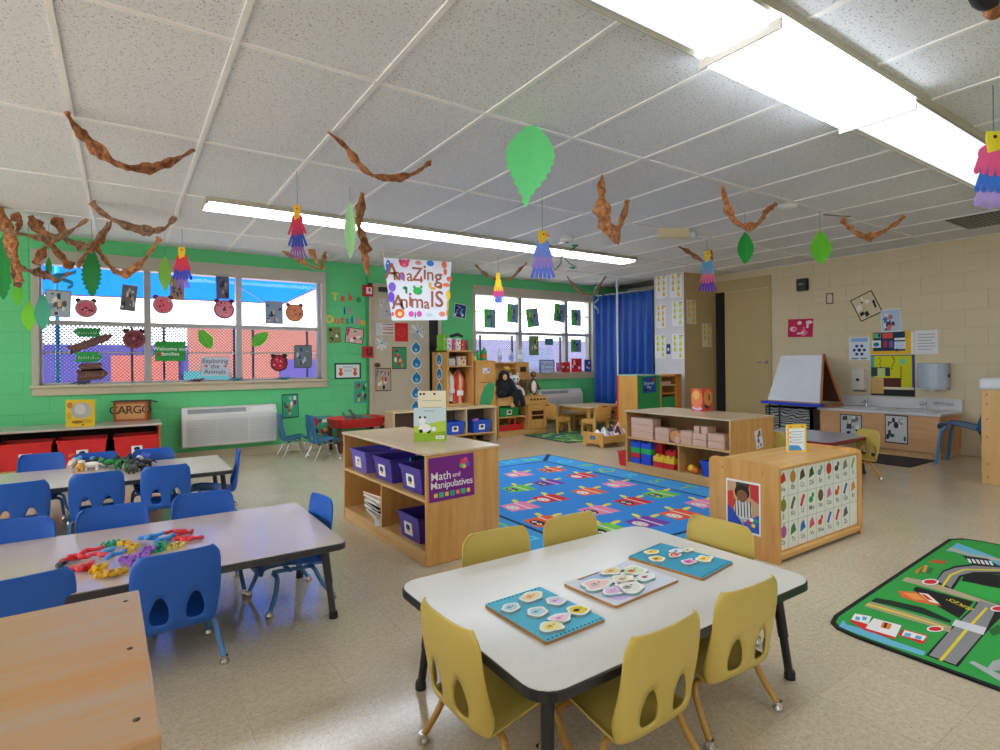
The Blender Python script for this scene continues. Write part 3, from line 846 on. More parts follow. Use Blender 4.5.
# ================================================================ BINS
def tub(name, label, w, d, h, mat, loc=(0, 0, 0), rotz=0, group=None, tap=.90, cat='bin', sign=None):
    """open storage bin; short face looks along local -y"""
    o = thing(name, label, cat, loc, rotz, group)
    a, b = w / 2, d / 2
    def ring(k, z, g=0): return [(x * k + (g if x > 0 else -g), y * k + (g if y > 0 else -g), z) for x, y in ((-a, -b), (a, -b), (a, b), (-a, b))]
    rs = [ring(tap, 0), ring(1, h - .02), ring(1, h - .02, .006), ring(1, h, .008), ring(1, h, -.003), ring(1, h - .03, -.004), ring(tap, .006, -.004)]
    vs = sum(rs, []); fs = []
    for i in range(len(rs) - 1):
        for k in range(4): fs.append((i * 4 + k, i * 4 + (k + 1) % 4, (i + 1) * 4 + (k + 1) % 4, (i + 1) * 4 + k))
    fs.append((3, 2, 1, 0)); n = len(vs); fs.append((n - 4, n - 3, n - 2, n - 1))
    mb = MB(); mb.add(vs, fs, mat); mb.build('bin_body', o, bevel=.004)
    if sign:
        s = MB(); y = -b * (tap + 1) / 2 - .006
        M = frame((0, y, h * .45), (1, 0, 0), (0, -b * (1 - tap), h))
        s.box((-.045, -.035, -.003), (.045, .035, .002), paper('#F2F2F0'), M)
        s.face(disc(0, .006, .026, .02, 10), .0024, paper(sign), M); s.face([(-.02, -.02), (.02, -.02), (.012, -.006), (-.012, -.006)], .0028, paper('#E8C23A'), M); s.face(disc(.01, .012, .012), .003, paper('#20242E'), M)
        s.build('picture_label', o)
    return o
PURP = plastic('#4B3A9C', .35); PURPL = plastic('#6B5CC0', .3); BINBLUE = plastic('#2A55C8', .35); GRN = plastic('#2FA65A', .4)
YELP = plastic('#F2C52E', .4); REDP = plastic('#D92B2B', .38); BLUP = plastic('#2B4FD0', .38); GRNP = plastic('#2FB457', .38); VIO = plastic('#A05BC4', .4); ORA = plastic('#E8732A', .4); WHT = plastic('#EDEDED', .4); BLKP = plastic('#1C1D20', .4); PINK = plastic('#E8579A', .5); SKY = plastic('#3E8FD8', .4)

def inms(x, y, z):   # point in the shelf with the purple sign
    return ms.matrix_basis @ Vector((x, y, z))
Mms = Matrix.Translation(ms.location) @ Matrix.Rotation(R(2), 4, 'Z')
first = None
for i, (yy, zz, lab) in enumerate(((.98, .353, 'purple bin farthest along the upper shelf, with a plain white label'), (.60, .353, 'purple bin in the middle of the upper shelf, with a small picture label'), (.22, .353, 'purple bin on the upper shelf nearest the purple poster'), (.25, .079, 'purple bin on the bottom of the shelf under the upper bins'))):
    p = Mms @ Vector((.17, yy, zz))
    tub('storage_bin', lab, .25, .30, .145, PURP if i != 0 else PURPL, p, R(-90 + 2), 'purple bins in the shelf', sign='#3E5C8A' if i else '#F4F4F4')
p = Mms @ Vector((.20, .42, .40))
o = MB(); o.box((-.12, -.004, 0), (.12, .004, .12), paper('#2F86A6')); lines_art(o, .2, .1, '#7CC4D8', 4); tag(o.build('toy_package', loc=p, rotz=R(30), bevel=.003), 'teal flat toy package leaning between the purple bins', 'package')
stk = [('#C8843C', .24, .19), ('#E9E4DA', .23, .2), ('#2E2E34', .25, .2), ('#EAE6DC', .24, .19), ('#26262C', .25, .2), ('#E6E0D6', .24, .2), ('#2C2C32', .25, .19), ('#D9D3C8', .25, .2)]
z = .079
for i, (c, a, b) in enumerate(reversed(stk)):
    p = Mms @ Vector((.16 + .01 * (i % 3), .86 + .008 * (i % 2), z))
    k = thing('picture_book', ('orange-covered book topping the stack' if i == 7 else ('dark' if c in ('#2E2E34', '#26262C', '#2C2C32') else 'cream') + ' hardback in the stack of books, number ' + str(i + 1) + ' from the bottom') + ' inside the birch shelf', 'book', p, R(4 * ((i * 7) % 5 - 2)), 'stacked books in the birch shelf')
    MB().box((-b / 2, -a / 2 - .03, 0), (b / 2, a / 2 + .03, .003), paper(c)).box((-b / 2, -a / 2 - .03, .014), (b / 2, a / 2 + .03, .017), paper(c)).build('cover', k)
    MB().box((-b / 2 + .004, -a / 2 - .027, .003), (b / 2 - .002, a / 2 + .027, .014), paper('#F0ECE2')).build('pages', k)
    z += .0172
p = Mms @ Vector((.08, .68, .080)); o = MB(); o.box((-.10, -.07, 0), (.10, .07, .002), paper('#E4E8F0')); lines_art(o, .18, .12, '#8AA4C8', 4); tag(o.build('leaflet', loc=p, rotz=R(70)), 'pale leaflet lying flat at the foot of the book stack', 'leaflet')
# poster on the end of the shelf
def math_art(mb, w, h):
    mw = paper('#F6F2F6')
    I = Matrix.Identity(4)
    mb.text('Math', .046, mw, .0022, I, -w * .24, h * .06, .004, 1.0); mb.text('and', .026, mw, .0022, I, w * .10, h * .05, .008)
    mb.text('Manipulatives', .040, mw, .0022, I, 0, -h * .14, .004, .92)
    for i, c in enumerate(('#F4C24A', '#3DB583', '#F4C24A', '#2FA6A0', '#F08A3A', '#3DB583', '#F4C24A')):
        x = -w * .36 + i * w * .12; s = .011 + .003 * (i % 2); mb.face([(x - s, -h * .36 - s), (x + s, -h * .36 - s), (x + s, -h * .36 + s), (x - s, -h * .36 + s)], .0022, paper(c))
    for x, y, c in ((.24, .33, '#E8434A'), (.31, .36, '#E8579A'), (.36, .25, '#3A6AD8'), (.28, .22, '#F4C24A'), (.22, .24, '#3DB583'), (.33, .29, '#E8434A')):
        mb.face(disc(x * w, y * h, .014, .014, 10), .0022 + x * .001, paper(c))
Mp = Mms @ frame((.20, -.0005, .455), (1, 0, 0), (0, 0, 1))
Mp = Mms @ Matrix(((1, 0, 0, .158), (0, 0, -1, -.0005), (0, 1, 0, .455), (0, 0, 0, 1)))
sheet('poster', 'purple poster reading Math and Manipulatives on the end of the birch shelf', 'poster', Mp @ Matrix.Rotation(R(1), 4, 'Z'), .285, .235, '#7B2484', math_art)

# panda book and cream book standing on the shelf with the purple sign
def panda_art(mb, w, h, M):
    f = lambda pts, z, c: mb.face([(x * w, y * h) for x, y in pts], z, paper(c), M)
    f([(-.5, -.5), (.5, -.5), (.5, .5), (-.5, .5)], .0005, '#C9DCE0'); f([(-.5, -.5), (.5, -.5), (.5, .12), (-.1, .02), (-.5, -.05)], .0008, '#B8D24A'); f([(-.5, -.5), (.5, -.5), (.5, -.2), (-.2, -.28), (-.5, -.22)], .001, '#8FB52F')
    for (x, y, a, b, c) in ((-.24, .12, .11, .1, '#F2F2EE'), (-.16, -.10, .2, .13, '#F0F0EC'), (-.30, .22, .04, .04, '#1A1A1C'), (-.15, .22, .035, .035, '#1A1A1C'), (-.2, .10, .035, .03, '#1A1A1C'), (-.04, -.18, .07, .09, '#1A1A1C'), (-.28, -.2, .06, .06, '#1A1A1C'), (.12, -.14, .08, .07, '#F2F2EE'), (-.1, -.02, .04, .06, '#1A1A1C')):
        mb.face(disc(x * w, y * h, a * w, b * h, 12), .0012 + .0002 * abs(x), paper(c), M)
    f([(.18, -.44), (.44, -.44), (.44, -.34), (.18, -.34)], .0016, '#F4F4EE'); mb.text('Panda', h * .06, paper('#3A4A4A'), .002, M, .31 * w, -.39 * h)
    for i in range(3): mb.text('little books', h * .05, paper('#5F8088'), .0016, M, 0, h * (.42 - i * .075)) if i == 0 else None
g_ = atz(430, 441, .60)
book('picture_book', 'panda picture book with a grey and green cover standing on the birch shelf', (g_.x, g_.y, .60), -33, .195, .20, .012, '#C9DCE0', panda_art, '#A9BC58')
def cream_art(mb, w, h, M):
    for i in range(4): mb.box((-.35 * w, h * (.3 - i * .14) - .002, 0), (.35 * w, h * (.3 - i * .14) + .002, .0009), paper('#B6B088'), M)
    for x in (-.4, -.28, .1): mb.face(disc(x * w, .44 * h, .008, .008, 8), .001, paper('#3E4A3A'), M)
    mb.face([(-.5 * w, -.5 * h), (.5 * w, -.5 * h), (.5 * w, -.35 * h), (-.5 * w, -.4 * h)], .0008, paper('#D8CF6A'), M)
g_ = atz(430, 441, .60) + Vector((.045, .06, 0))
book('picture_book', 'cream book standing behind the panda book on the birch shelf', (g_.x, g_.y, .60), -30, .17, .30, .012, '#EFE4C4', cream_art)

# ================================================================ BLOCK SHELF CONTENTS
def inbs(x, y, z): return Matrix.Translation(bs_.location) @ Matrix.Rotation(R(-1), 4, 'Z') @ Vector((x, y, z))
FOAM = wood('#E3BFA6', '#D2A288', .6, 'y'); FOAME = wood('#DDA56C', '#C98C50', .6, 'z')
def block(kind, x, y, z, ly, h, dx=.12, rot=0, lab=''):
    mb = MB(); mb.box((-dx / 2, -ly / 2, 0), (dx / 2, ly / 2, h), FOAM)
    return tag(mb.build('wooden_block', loc=inbs(x, y, z), rotz=R(-1 + rot), bevel=.004), lab, 'block', 'pale wooden blocks on the upper shelf')
Z0 = .3325; bi = 0
for (y, zc, ly, h, lab) in ((.97, 0, .27, .068, 'long pale block, lowest in the far left stack'), (.97, .069, .27, .062, 'long pale block, second from the bottom in the far left stack'), (.97, .132, .27, .062, 'long pale block topping the far left stack'),
        (.725, 0, .16, .06, 'pale block, lower of the two beside the tall left stack'), (.725, .061, .16, .06, 'pale block, upper of the two beside the tall left stack'),
        (.455, 0, .12, .058, 'pale block, lower of the pair right of the round pieces'), (.455, .059, .12, .062, 'pale block, upper of the pair right of the round pieces'),
        (.315, 0, .14, .058, 'pale block under two small cubes'), (.315, .059, .14, .055, 'pale block directly carrying two small cubes'),
        (.345, .1145, .055, .06, 'small pale cube, left of two on top'), (.265, .1145, .065, .06, 'small pale cube, right of two on top'),
        (.15, 0, .16, .06, 'pale block, lower of the pair at the near end'), (.15, .061, .16, .062, 'pale block, upper of the pair at the near end')):
    block('b', .075, y, Z0 + zc, ly, h, lab=lab + ' of the block shelf')
cyb = MB(); M_ = Matrix.Rotation(PI / 2, 4, 'Y')
cyb.lathe([(.052, -.05), (.055, -.045), (.055, .045), (.052, .05)], FOAME, 22, M_); tag(cyb.build('wooden_block', loc=inbs(.075, .59, Z0 + .055), rotz=R(12)), 'thick round wooden block standing on edge on the block shelf', 'block', 'pale wooden blocks on the upper shelf')
cyb = MB(); cyb.lathe([(.030, -.05), (.033, -.045), (.033, .045), (.03, .05)], FOAM, 18, M_); tag(cyb.build('wooden_block', loc=inbs(.045, .532, Z0 + .033), rotz=R(-8)), 'small round wooden block in front of the thick round one', 'block', 'pale wooden blocks on the upper shelf')
# interlocking toy bricks below
def brick(mat, x, y, z, n=2, lab='', h=.05):
    w_ = .062
    mb = MB(); L_ = w_ * n; mb.box((-w_ / 2, -L_ / 2 + .001, 0), (w_ / 2, L_ / 2 - .001, h), mat)
    for k in range(n): mb.lathe([(.019, h), (.019, h + .014), (.016, h + .017)], mat, 14, Matrix.Translation((0, -L_ / 2 + w_ * (k + .5), 0)))
    return tag(mb.build('toy_brick', loc=inbs(x, y, z), rotz=R(-1), bevel=.003), lab, 'toy brick', 'large plastic bricks on the lower shelf')
ZB = .083
for (y, cols, nm) in ((1.055, (REDP, GRNP, BLUP), 'far left'), (.915, (BLUP, GRNP, BLUP), 'second')):
    for k, m in enumerate((BLUP if nm == 'second' else BLUP,) + cols[:0] + ()): pass
stackA = [(1.06, ['blue', 'red', 'green', 'blue']), (.925, ['blue', 'blue', 'green', 'blue'])]
CM = {'blue': BLUP, 'red': REDP, 'green': GRNP, 'yellow': YELP}
for si, (y, cl) in enumerate(stackA):
    for k, c in enumerate(cl): brick(CM[c], .05, y, ZB + k * .0505, 2, c + ' plastic brick, level ' + str(k + 1) + (' of the leftmost tower' if si == 0 else ' of the tower next to the leftmost') , .0498)
for k, (c, y, x) in enumerate((('red', .775, .05), ('yellow', .775, .05))): brick(CM[c], x, y, ZB + k * .0505, 2, c + ' plastic brick at the front in the short right tower', .0498)
brick(REDP, .05, .65, ZB, 2, 'red plastic brick, lowest at the right end of the bricks'); brick(YELP, .05, .65, ZB + .0505, 2, 'yellow plastic brick on the right end of the bricks')
brick(REDP, .13, .70, ZB + .10, 2, 'red plastic brick in the back row above the yellow ones'); brick(BLUP, .13, .70, ZB + .05, 2, 'blue plastic brick in the back row, middle'); brick(REDP, .13, .70, ZB, 2, 'red plastic brick in the back row, bottom')
brick(REDP, .13, .86, ZB + .1505, 2, 'red plastic brick on top behind the blue towers'); brick(REDP, .13, .86, ZB + .10, 2, 'red plastic brick behind the blue towers, upper'); brick(BLUP, .13, .86, ZB + .05, 2, 'blue plastic brick hidden behind the towers, middle'); brick(BLUP, .13, .86, ZB, 2, 'blue plastic brick hidden behind the towers, bottom')
for (x, y, r, m, lab) in ((.07, .44, .035, YELP, 'yellow toy ball beside the blue tub on the lower shelf'), (.10, .49, .028, REDP, 'red toy ball at the back of the lower shelf'), (.05, .38, .030, ORA, 'orange toy ball nearest the blue tub')):
    q = MB(); q.ell((0, 0, r), r, m, 18); tag(q.build('toy_ball', loc=inbs(x, y, ZB)), lab, 'ball')
tub('storage_bin', 'blue tub with toys on the lower shelf of the block shelf', .24, .22, .13, BINBLUE, inbs(.12, .18, ZB), R(-91), cat='bin')
q = MB(); q.cyl((0, 0, 0), (0, 0, .15), .014, REDP, 10); q.ell((0, 0, .155), .024, REDP, 12); tag(q.build('toy_hammer', loc=inbs(.10, .20, ZB + .01)), 'red toy handle poking out of the blue tub', 'toy')
g_ = atz(626, 466, 0)
tub('red_tub', 'small red plastic tub on the floor beside the block shelf', .12, .12, .145, REDP, (g_.x + .04, g_.y + .03, 0), R(5), cat='tub', tap=.85)
# picture book open on top of the block shelf
def fox_art(mb, w, h, M):
    for x, y, a, b, c in ((0, .05, .5, .44, '#E88A5A'), (-.05, .2, .3, .2, '#F2C06A'), (-.02, .18, .14, .12, '#6CA84A'), (0, -.38, .44, .1, '#D6B8E0'), (.1, -.1, .3, .12, '#E2603A')): mb.face(disc(x * w, y * h, a * w, b * h, 14), .0006 + .0002 * (y + .5), paper(c), M)
def bird_art(mb, w, h, T):
    M = T @ frame((-w / 2, .0035, h / 2), (-1, 0, 0), (0, 0, 1))
    for x, y, a, b, c in ((0, .1, .46, .36, '#D9944A'), (.05, .0, .2, .28, '#EFE6D2'), (.1, .1, .1, .16, '#3A2E2A'), (-.1, -.25, .3, .15, '#4A3A32'), (.1, -.3, .14, .1, '#C03A2A')): mb.face(disc(x * w, y * h, a * w, b * h, 12), .0006 + .0002 * (y + .5), paper(c), M)
g_ = atz(695, 411, .59)
book('picture_book', 'red and orange picture book standing half open on the block shelf', (g_.x + .03, g_.y, .5905), -103, .16, .215, .01, '#D9503A', fox_art, '#C02A2A', open_deg=-75, backart=bird_art)
# picture stuck on the end of the block shelf
def kids_tag(mb, w, h):
    rnd_art(mb, w, h, ['#2A2A30', '#F4F4F4', '#5A3A98', '#E8803A', '#3A5AB0'], 12, 5)
Me = Matrix.Translation(bs_.location) @ Matrix.Rotation(R(-1), 4, 'Z') @ Matrix(((1, 0, 0, .39), (0, 0, -1, -.0005), (0, 1, 0, .40), (0, 0, 0, 1)))
sheet('sticker', 'small dark and purple picture sticker on the end of the block shelf', 'sticker', Me @ Matrix.Rotation(R(12), 4, 'Z'), .10, .16, '#E6E0DA', kids_tag)
sheet('sticker', 'tiny brown scribble sticker low on the end of the block shelf', 'sticker', Me @ Matrix.Translation((.16, -.16, 0)), .10, .035, '#7A4A28', None)

# ================================================================ ALPHABET SHELF
Ma = Matrix.Translation(al.location) @ Matrix(((1, 0, 0, WA / 2), (0, 0, -1, .0215), (0, 1, 0, (HA - .03 + .05) / 2 + .004), (0, 0, 0, 1)))
def alpha_art(mb, w, h):
    n, rows = 9, 3; cw, rh = w / n, h / rows; k = 0
    ln = paper('#8E9A84'); tx = paper('#3C423E')
    L_ = 'ABCDEFGHIJKLMNOPQRSTUVWXYZ'
    pc = {'A': '#D8302C', 'B': '#C88A3A', 'C': '#5A4632', 'D': '#3E5A34', 'E': '#7E97A6', 'F': '#D9382E', 'G': '#4A4A48', 'H': '#8E8878', 'I': '#B8B04A', 'J': '#8A8A3A', 'K': '#6B6B3A', 'L': '#D9382E', 'M': '#3E9A50', 'N': '#7A5A2A', 'O': '#D880A8', 'P': '#E8602A', 'Q': '#6A5A98', 'R': '#E89A4A', 'S': '#B85AA8', 'T': '#2F8A48', 'U': '#3A78C8', 'V': '#E8606A', 'W': '#E84A3A', 'X': '#4A6AC8', 'Y': '#E03838', 'Z': '#6A6A6A'}
    for r in range(rows):
        for c in range(n):
            if k >= 26: break
            x = -w / 2 + cw * (c + .5); y = h / 2 - rh * (r + .5); ch = L_[k]; k += 1
            rr = random.Random(k)
            col = paper(pc[ch]); cy = y + rh * .17; s = cw * .30
            kind = rr.randrange(4)
            if kind == 0: mb.face(disc(x, cy, s, s * 1.15, 12), .0022, col)
            elif kind == 1: mb.face([(x - s, cy - s), (x + s, cy - s * .4), (x + s * .3, cy + s * 1.2), (x - s * .7, cy + s * .5)], .0022, col)
            elif kind == 2: mb.face(disc(x - s * .3, cy - s * .3, s * .8, s * .6, 10), .0022, col); mb.face(disc(x + s * .4, cy + s * .5, s * .45, s * .5, 9), .0023, col)
            else: mb.face(strip([(x - s * .6, cy - s), (x, cy + s * .2), (x + s * .6, cy + s)], s * .8), .0022, col)
            if kind == 0: mb.face(strip([(x, cy + s * 1.1), (x + s * .3, cy + s * 1.6)], s * .25), .0023, paper('#3E8A3A'))
            mb.text(ch + ch.lower(), rh * .20, tx, .0022, Matrix.Identity(4), x, y - rh * .22, .004)
    for c in range(1, n): mb.box((-w / 2 + c * cw - .0008, -h / 2, .001), (-w / 2 + c * cw + .0008, h / 2, .0021), ln)
    for r in range(1, rows): mb.box((-w / 2, h / 2 - r * rh - .0008, .001), (w / 2, h / 2 - r * rh + .0008, .0021), ln)
sheet('alphabet_poster', 'alphabet poster of letter cards with small pictures on the long side of the shelf', 'poster', Ma, WA - .05, HA - .095, '#EEF0E6', alpha_art)
def kid_photo(mb, w, h):
    f = lambda x, y, a, b, c, z: mb.face(disc(x * w, y * h, a * w, b * h, 14), z, paper(c))
    mb.face([(-w * .46, -h * .46), (w * .46, -h * .46), (w * .46, h * .46), (-w * .46, h * .46)], .0018, paper('#C9A27A'))
    g = lambda pts, c, z: mb.face([(x * w, y * h) for x, y in pts], z, paper(c))
    g([(-.46, .25), (-.3, .28), (-.15, -.2), (-.46, .0)], '#D8402A', .0020); g([(-.46, .0), (-.2, -.16), (.1, -.46), (-.46, -.46)], '#2A4FB8', .0021); g([(.2, .46), (.46, .46), (.46, .1), (.22, .2)], '#C93A34', .0020)
    g([(-.2, .46), (.2, .46), (.16, .3), (-.2, .3)], '#4A3A30', .0019); g([(.0, -.3), (.46, -.1), (.46, -.46), (.05, -.46)], '#3A5FC0', .0021)
    f(-.02, .27, .22, .15, '#2A1E18', .0024); f(-.02, .20, .16, .12, '#8A5A3E', .0025); f(0, -.05, .27, .2, '#D9D9D4', .0023)
    for i in range(6): g([(-.25 + .09 * i, .12), (-.22 + .09 * i, .12), (-.2 + .09 * i, -.2), (-.23 + .09 * i, -.2)], '#2E2E32', .00245)
    for x, y, c in ((.15, -.28, '#D8302C'), (.3, -.32, '#F2C52E'), (.38, -.22, '#2FA65A'), (.05, -.25, '#A8C4E8'), (.25, -.22, '#F4F4F4')): f(x, y, .06, .04, c, .0027)
Mk = Matrix.Translation(al.location) @ Matrix(((0, 0, -1, -.0005), (-1, 0, 0, .205), (0, 1, 0, .265), (0, 0, 0, 1)))
sheet('photo_print', 'framed photo of a seated child in a striped top on the shelf end panel', 'photo', Mk, .205, .285, '#EFEDEA', kid_photo)
def lesson_art(mb, w, h, M):
    f = lambda pts, z, c: mb.face([(x * w, y * h) for x, y in pts], z, paper(c), M)
    f([(-.42, -.44), (.42, -.44), (.42, .36), (-.42, .36)], .0006, '#E4ECF2'); f([(-.42, -.44), (.3, -.44), (.1, -.26), (-.42, -.24)], .0009, '#4A9AD8')
    for i in range(5): mb.box((-.32 * w, h * (.24 - i * .1) - .0018, 0), ((.34 - .1 * (i % 2)) * w, h * (.24 - i * .1) + .0018, .0011), paper('#93A6B6'), M)
    for x in (-.34, .3): mb.face(disc(x * w, .42 * h, .05 * w, .03 * h, 8), .001, paper('#D8402A'), M)
    for i in range(3): mb.face(disc(-.36 * w, h * (.2 - i * .16), .04 * w, .03 * h, 8), .0012, paper('#D8402A'), M)
g_ = atz(797, 452, HA - .018)
book('activity_guide', 'activity guide with a yellow border standing on the alphabet shelf', (g_.x, g_.y, HA - .018), -26, .125, .17, .018, '#EBC63C', lesson_art, '#C6CF4A', cat='book')

# ================================================================ WALL AIR CONDITIONERS
def aircon(x0, x1, z0, z1, label):
    w = x1 - x0; h = z1 - z0; D = .17
    t = thing('wall_air_conditioner', label, 'air conditioner', (x0, YW, z0), 0, 'wall air conditioners')
    IV = plain('#D9D8D2', .4); SL = plain('#C4C4C0', .45); DKG = plain('#8C8F92', .5)
    M = Matrix(((0, 0, 1, 0), (-1, 0, 0, 0), (0, 1, 0, 0), (0, 0, 0, 1)))
    b = MB(); b.prism([(0, 0), (D - .01, 0), (D, .02), (D, h - .09), (D - .05, h), (0, h)], 0, w, IV, M); b.build('housing', t, bevel=.01)
    g = MB(); n = 16
    for i in range(n):
        zz = .04 + (h - .17) * i / n
        g.box((.05, -D - .006, zz), (w * .68, -D + .002, zz + (h - .17) / n * .55), SL)
    g.box((w * .35, -D - .008, .035), (w * .36, -D + .002, h - .12), IV)
    g.build('front_grille', t)
    g = MB()
    for i in range(12):
        zz = .04 + (h - .17) * i / 12; g.box((w * .70, -D - .004, zz), (w - .04, -D + .002, zz + .012), SL)
    g.build('intake_grille', t)
    T = frame((w * .36, -D + .027, h - .045), (1, 0, 0), (0, .05, .09))
    g = MB(); g.box((-w * .30, -.026, -.004), (w * .30, .026, .003), DKG, T)
    for i in range(5): g.box((-w * .29, -.022 + i * .010, .003), (w * .29, -.018 + i * .010, .006), plain('#A9ACAE', .4), T)
    g.build('outlet_louvre', t)
    T = frame((w * .83, -D + .027, h - .045), (1, 0, 0), (0, .05, .09)); g = MB(); g.box((-w * .13, -.03, -.004), (w * .13, .03, .004), plain('#E4E3DE', .4), T); g.build('control_lid', t, bevel=.002)
    return t
aircon(.53, 1.52, .165, .605, 'white wall air conditioner under the left window, with louvred front')
aircon(5.50, 6.42, .22, .63, 'grey-white wall air conditioner under the right window, behind the small wooden table')

# ================================================================ RED BIN SHELF CONTENTS
for x0, lab in ((-.73, 'red bin, leftmost in the dark low shelf'), (-.32, 'red bin, middle one in the dark low shelf'), (.11, 'red bin, rightmost in the dark low shelf')):
    b = tub('red_bin', lab, .37, .34, .24, REDP, (x0, 6.70, .150), 0, 'red bins in the dark low shelf', sign='#2A3A5A')
tub('red_bin', 'red bin cut by the left edge of the picture in the dark low shelf', .37, .34, .24, REDP, (-1.16, 6.70, .150), 0, 'red bins in the dark low shelf', sign='#2A3A5A')
def gold_art(mb, w, h, M):
    f = lambda x, y, a, b, c, z: mb.face(disc(x * w, y * h, a * w, b * h, 12), z, paper(c), M)
    f(.05, .1, .38, .3, '#A8A49A', .0008); f(.0, .15, .2, .2, '#C4C0B8', .001); f(-.35, .3, .1, .12, '#B8742A', .0009); f(-.38, -.1, .1, .14, '#C8A02A', .0009); f(.2, -.3, .25, .08, '#C89A1E', .0011); f(-.1, -.32, .2, .06, '#8A6A1E', .0012); f(.1, -.42, .05, .03, '#B83A1E', .0014)
g_ = atz(80, 427, .505)
book('picture_book', 'yellow and grey picture book standing on the long shelf under the left window', (g_.x, 6.60, .505), -20, .235, .255, .014, '#D9B62A', gold_art)
cg = thing('cargo_box', 'wooden box lettered CARGO standing on the long shelf under the window', 'box', (.065, 6.93, .505), R(-12))
bx_w, bx_h, bx_d = .30, .205, .2
CGW = wood('#B4652E', '#A05426', .5); 
MB().box((-bx_w / 2, 0, 0), (bx_w / 2, bx_d, bx_h), wood('#A8622E', '#945020', .5)).build('box_body', cg, bevel=.004)
f = MB(); e = .024
f.box((-bx_w / 2, -.008, 0), (bx_w / 2, 0, e), CGW).box((-bx_w / 2, -.008, bx_h - e), (bx_w / 2, 0, bx_h), CGW).box((-bx_w / 2, -.008, 0), (-bx_w / 2 + e, 0, bx_h), CGW).box((bx_w / 2 - e, -.008, 0), (bx_w / 2, 0, bx_h), CGW); f.build('front_frame', cg, bevel=.002)
f = MB(); f.box((-bx_w / 2 + e, -.002, e), (bx_w / 2 - e, 0, bx_h - e), wood('#DDA468', '#CB8E50', .5)); f.text('CARGO', .085, plain('#1E120A', .7), .0035, wallY(0) @ Matrix.Translation((0, bx_h * .55, 0)), 0, 0, .006, .88); f.build('lettered_board', cg)
f = MB(); f.box((-.17, -.02, bx_h), (.15, .19, bx_h + .004), paper('#2E3A2A')); f.add([(.15, 0, bx_h + .002), (.24, .02, bx_h - .02), (.22, .12, bx_h - .012), (.14, .15, bx_h + .002)], [(0, 1, 2, 3)], paper('#2E3A2A')); f.build('lid_sheet', cg)

# ================================================================ TEAL CHAIRS, SENSORY TABLE
tc = chair('teal_chair', TEAL, CHROME, 'x', 'teal chairs by the green wall', .95, 1.14)
tc.location = (1.88, 6.40, 0); tc.rotation_euler = (0, 0, R(-88)); tc['label'] = 'teal chair with chrome legs by the green wall, nearer the red tray table'
dup(tc, (1.66, 6.84, 0), R(-92), 'teal chair with chrome legs right against the green wall')
st = thing('sensory_table', 'low table with a wavy red tub full of toy dinosaurs by the green wall', 'table', (2.42, 6.82, 0), 0)
pts = []
for k in range(48):
    a = 2 * PI * k / 48; rr = 1 + .035 * math.cos(a * 8); pts.append((.34 * rr * math.copysign(abs(math.cos(a)) ** .6, math.cos(a)), .26 * rr * math.copysign(abs(math.sin(a)) ** .6, math.sin(a))))
n = len(pts); rg = [(.93, .30), (1, .405), (1.02, .41), (.98, .41), (.96, .40), (.90, .31)]
vs = [(x * k, y * k, z) for k, z in rg for x, y in pts]; fs = [(i * n + j, i * n + (j + 1) % n, (i + 1) * n + (j + 1) % n, (i + 1) * n + j) for i in range(len(rg) - 1) for j in range(n)]
fs += [tuple(range(n - 1, -1, -1)), tuple(range(5 * n, 6 * n))]
m = MB(); m.add(vs, fs, REDP, True); m.build('red_tub', st)
for sx in (-1, 1):
    for sy in (-1, 1): MB().box((sx * .27 - .02, sy * .18 - .03, 0), (sx * .27 + .02, sy * .18 + .03, .305), wood('#5A2A1E', '#48201A', .5, 'z')).build('leg', st, bevel=.004)
MB().box((-.27, -.16, .08), (.27, .16, .10), wood('#5A2A1E', '#48201A', .5)).build('lower_shelf', st, bevel=.003)
def dino(label, loc, rz, mat, s=1.0, name='toy_dinosaur'):
    m = MB(); m.ell((0, 0, .06), (.07, .038, .038), mat, 12)
    m.tube(catmull([(.05, 0, .075), (.09, 0, .11), (.11, 0, .15), (.135, 0, .155)], 4), [.024] * 4 + [.017] * 4 + [.013] * 4 + [.012], mat, 8)
    m.tube(catmull([(-.05, 0, .065), (-.10, 0, .055), (-.15, 0, .075), (-.17, 0, .10)], 4), [.024] * 4 + [.014] * 4 + [.008] * 4 + [.003], mat, 8)
    for a in (-.04, .04):
        for b in (-.025, .025): m.cyl((a, b, .06), (a, b, 0), .014, mat, 8)
    T = Matrix.Scale(s, 4)
    m.v = [T @ v for v in m.v]
    return tag(m.build(name, loc=loc, rotz=R(rz), remesh=.006 * s), label, 'toy')
dino('dark green long-necked toy dinosaur in the red tray', (2.46, 6.80, .345), 160, plastic('#4E6E62', .5), 1.0)
dino('dark grey toy dinosaur with raised tail in the red tray', (2.36, 6.90, .345), 200, plastic('#5E7A78', .5), .8)
r = random.Random(3)
for i in range(7):
    m = MB(); m.ell((0, 0, .02), (.035, .025, .02), plastic('#EDE3C8' if i % 3 else '#E8C87A', .5), 10); tag(m.build('toy_shell', loc=(2.20 + .04 * (i % 4), 6.70 + .05 * (i // 3), .345 + .012 * (i % 2)), rotz=i), 'cream lump-shaped toy at the left of the red tray', 'toy', 'cream toys in the red tray')
for i in range(4):
    m = MB(); m.ell((0, 0, .018), (.03, .02, .018), plastic('#7CC43A', .5), 10).ell((.02, 0, .035), (.014, .014, .012), plastic('#7CC43A', .5), 8); tag(m.build('toy_frog', loc=(2.58 + .045 * (i % 2), 6.74 + .06 * (i // 2), .35), rotz=i), 'small lime green toy at the right of the red tray', 'toy', 'green toys in the red tray')

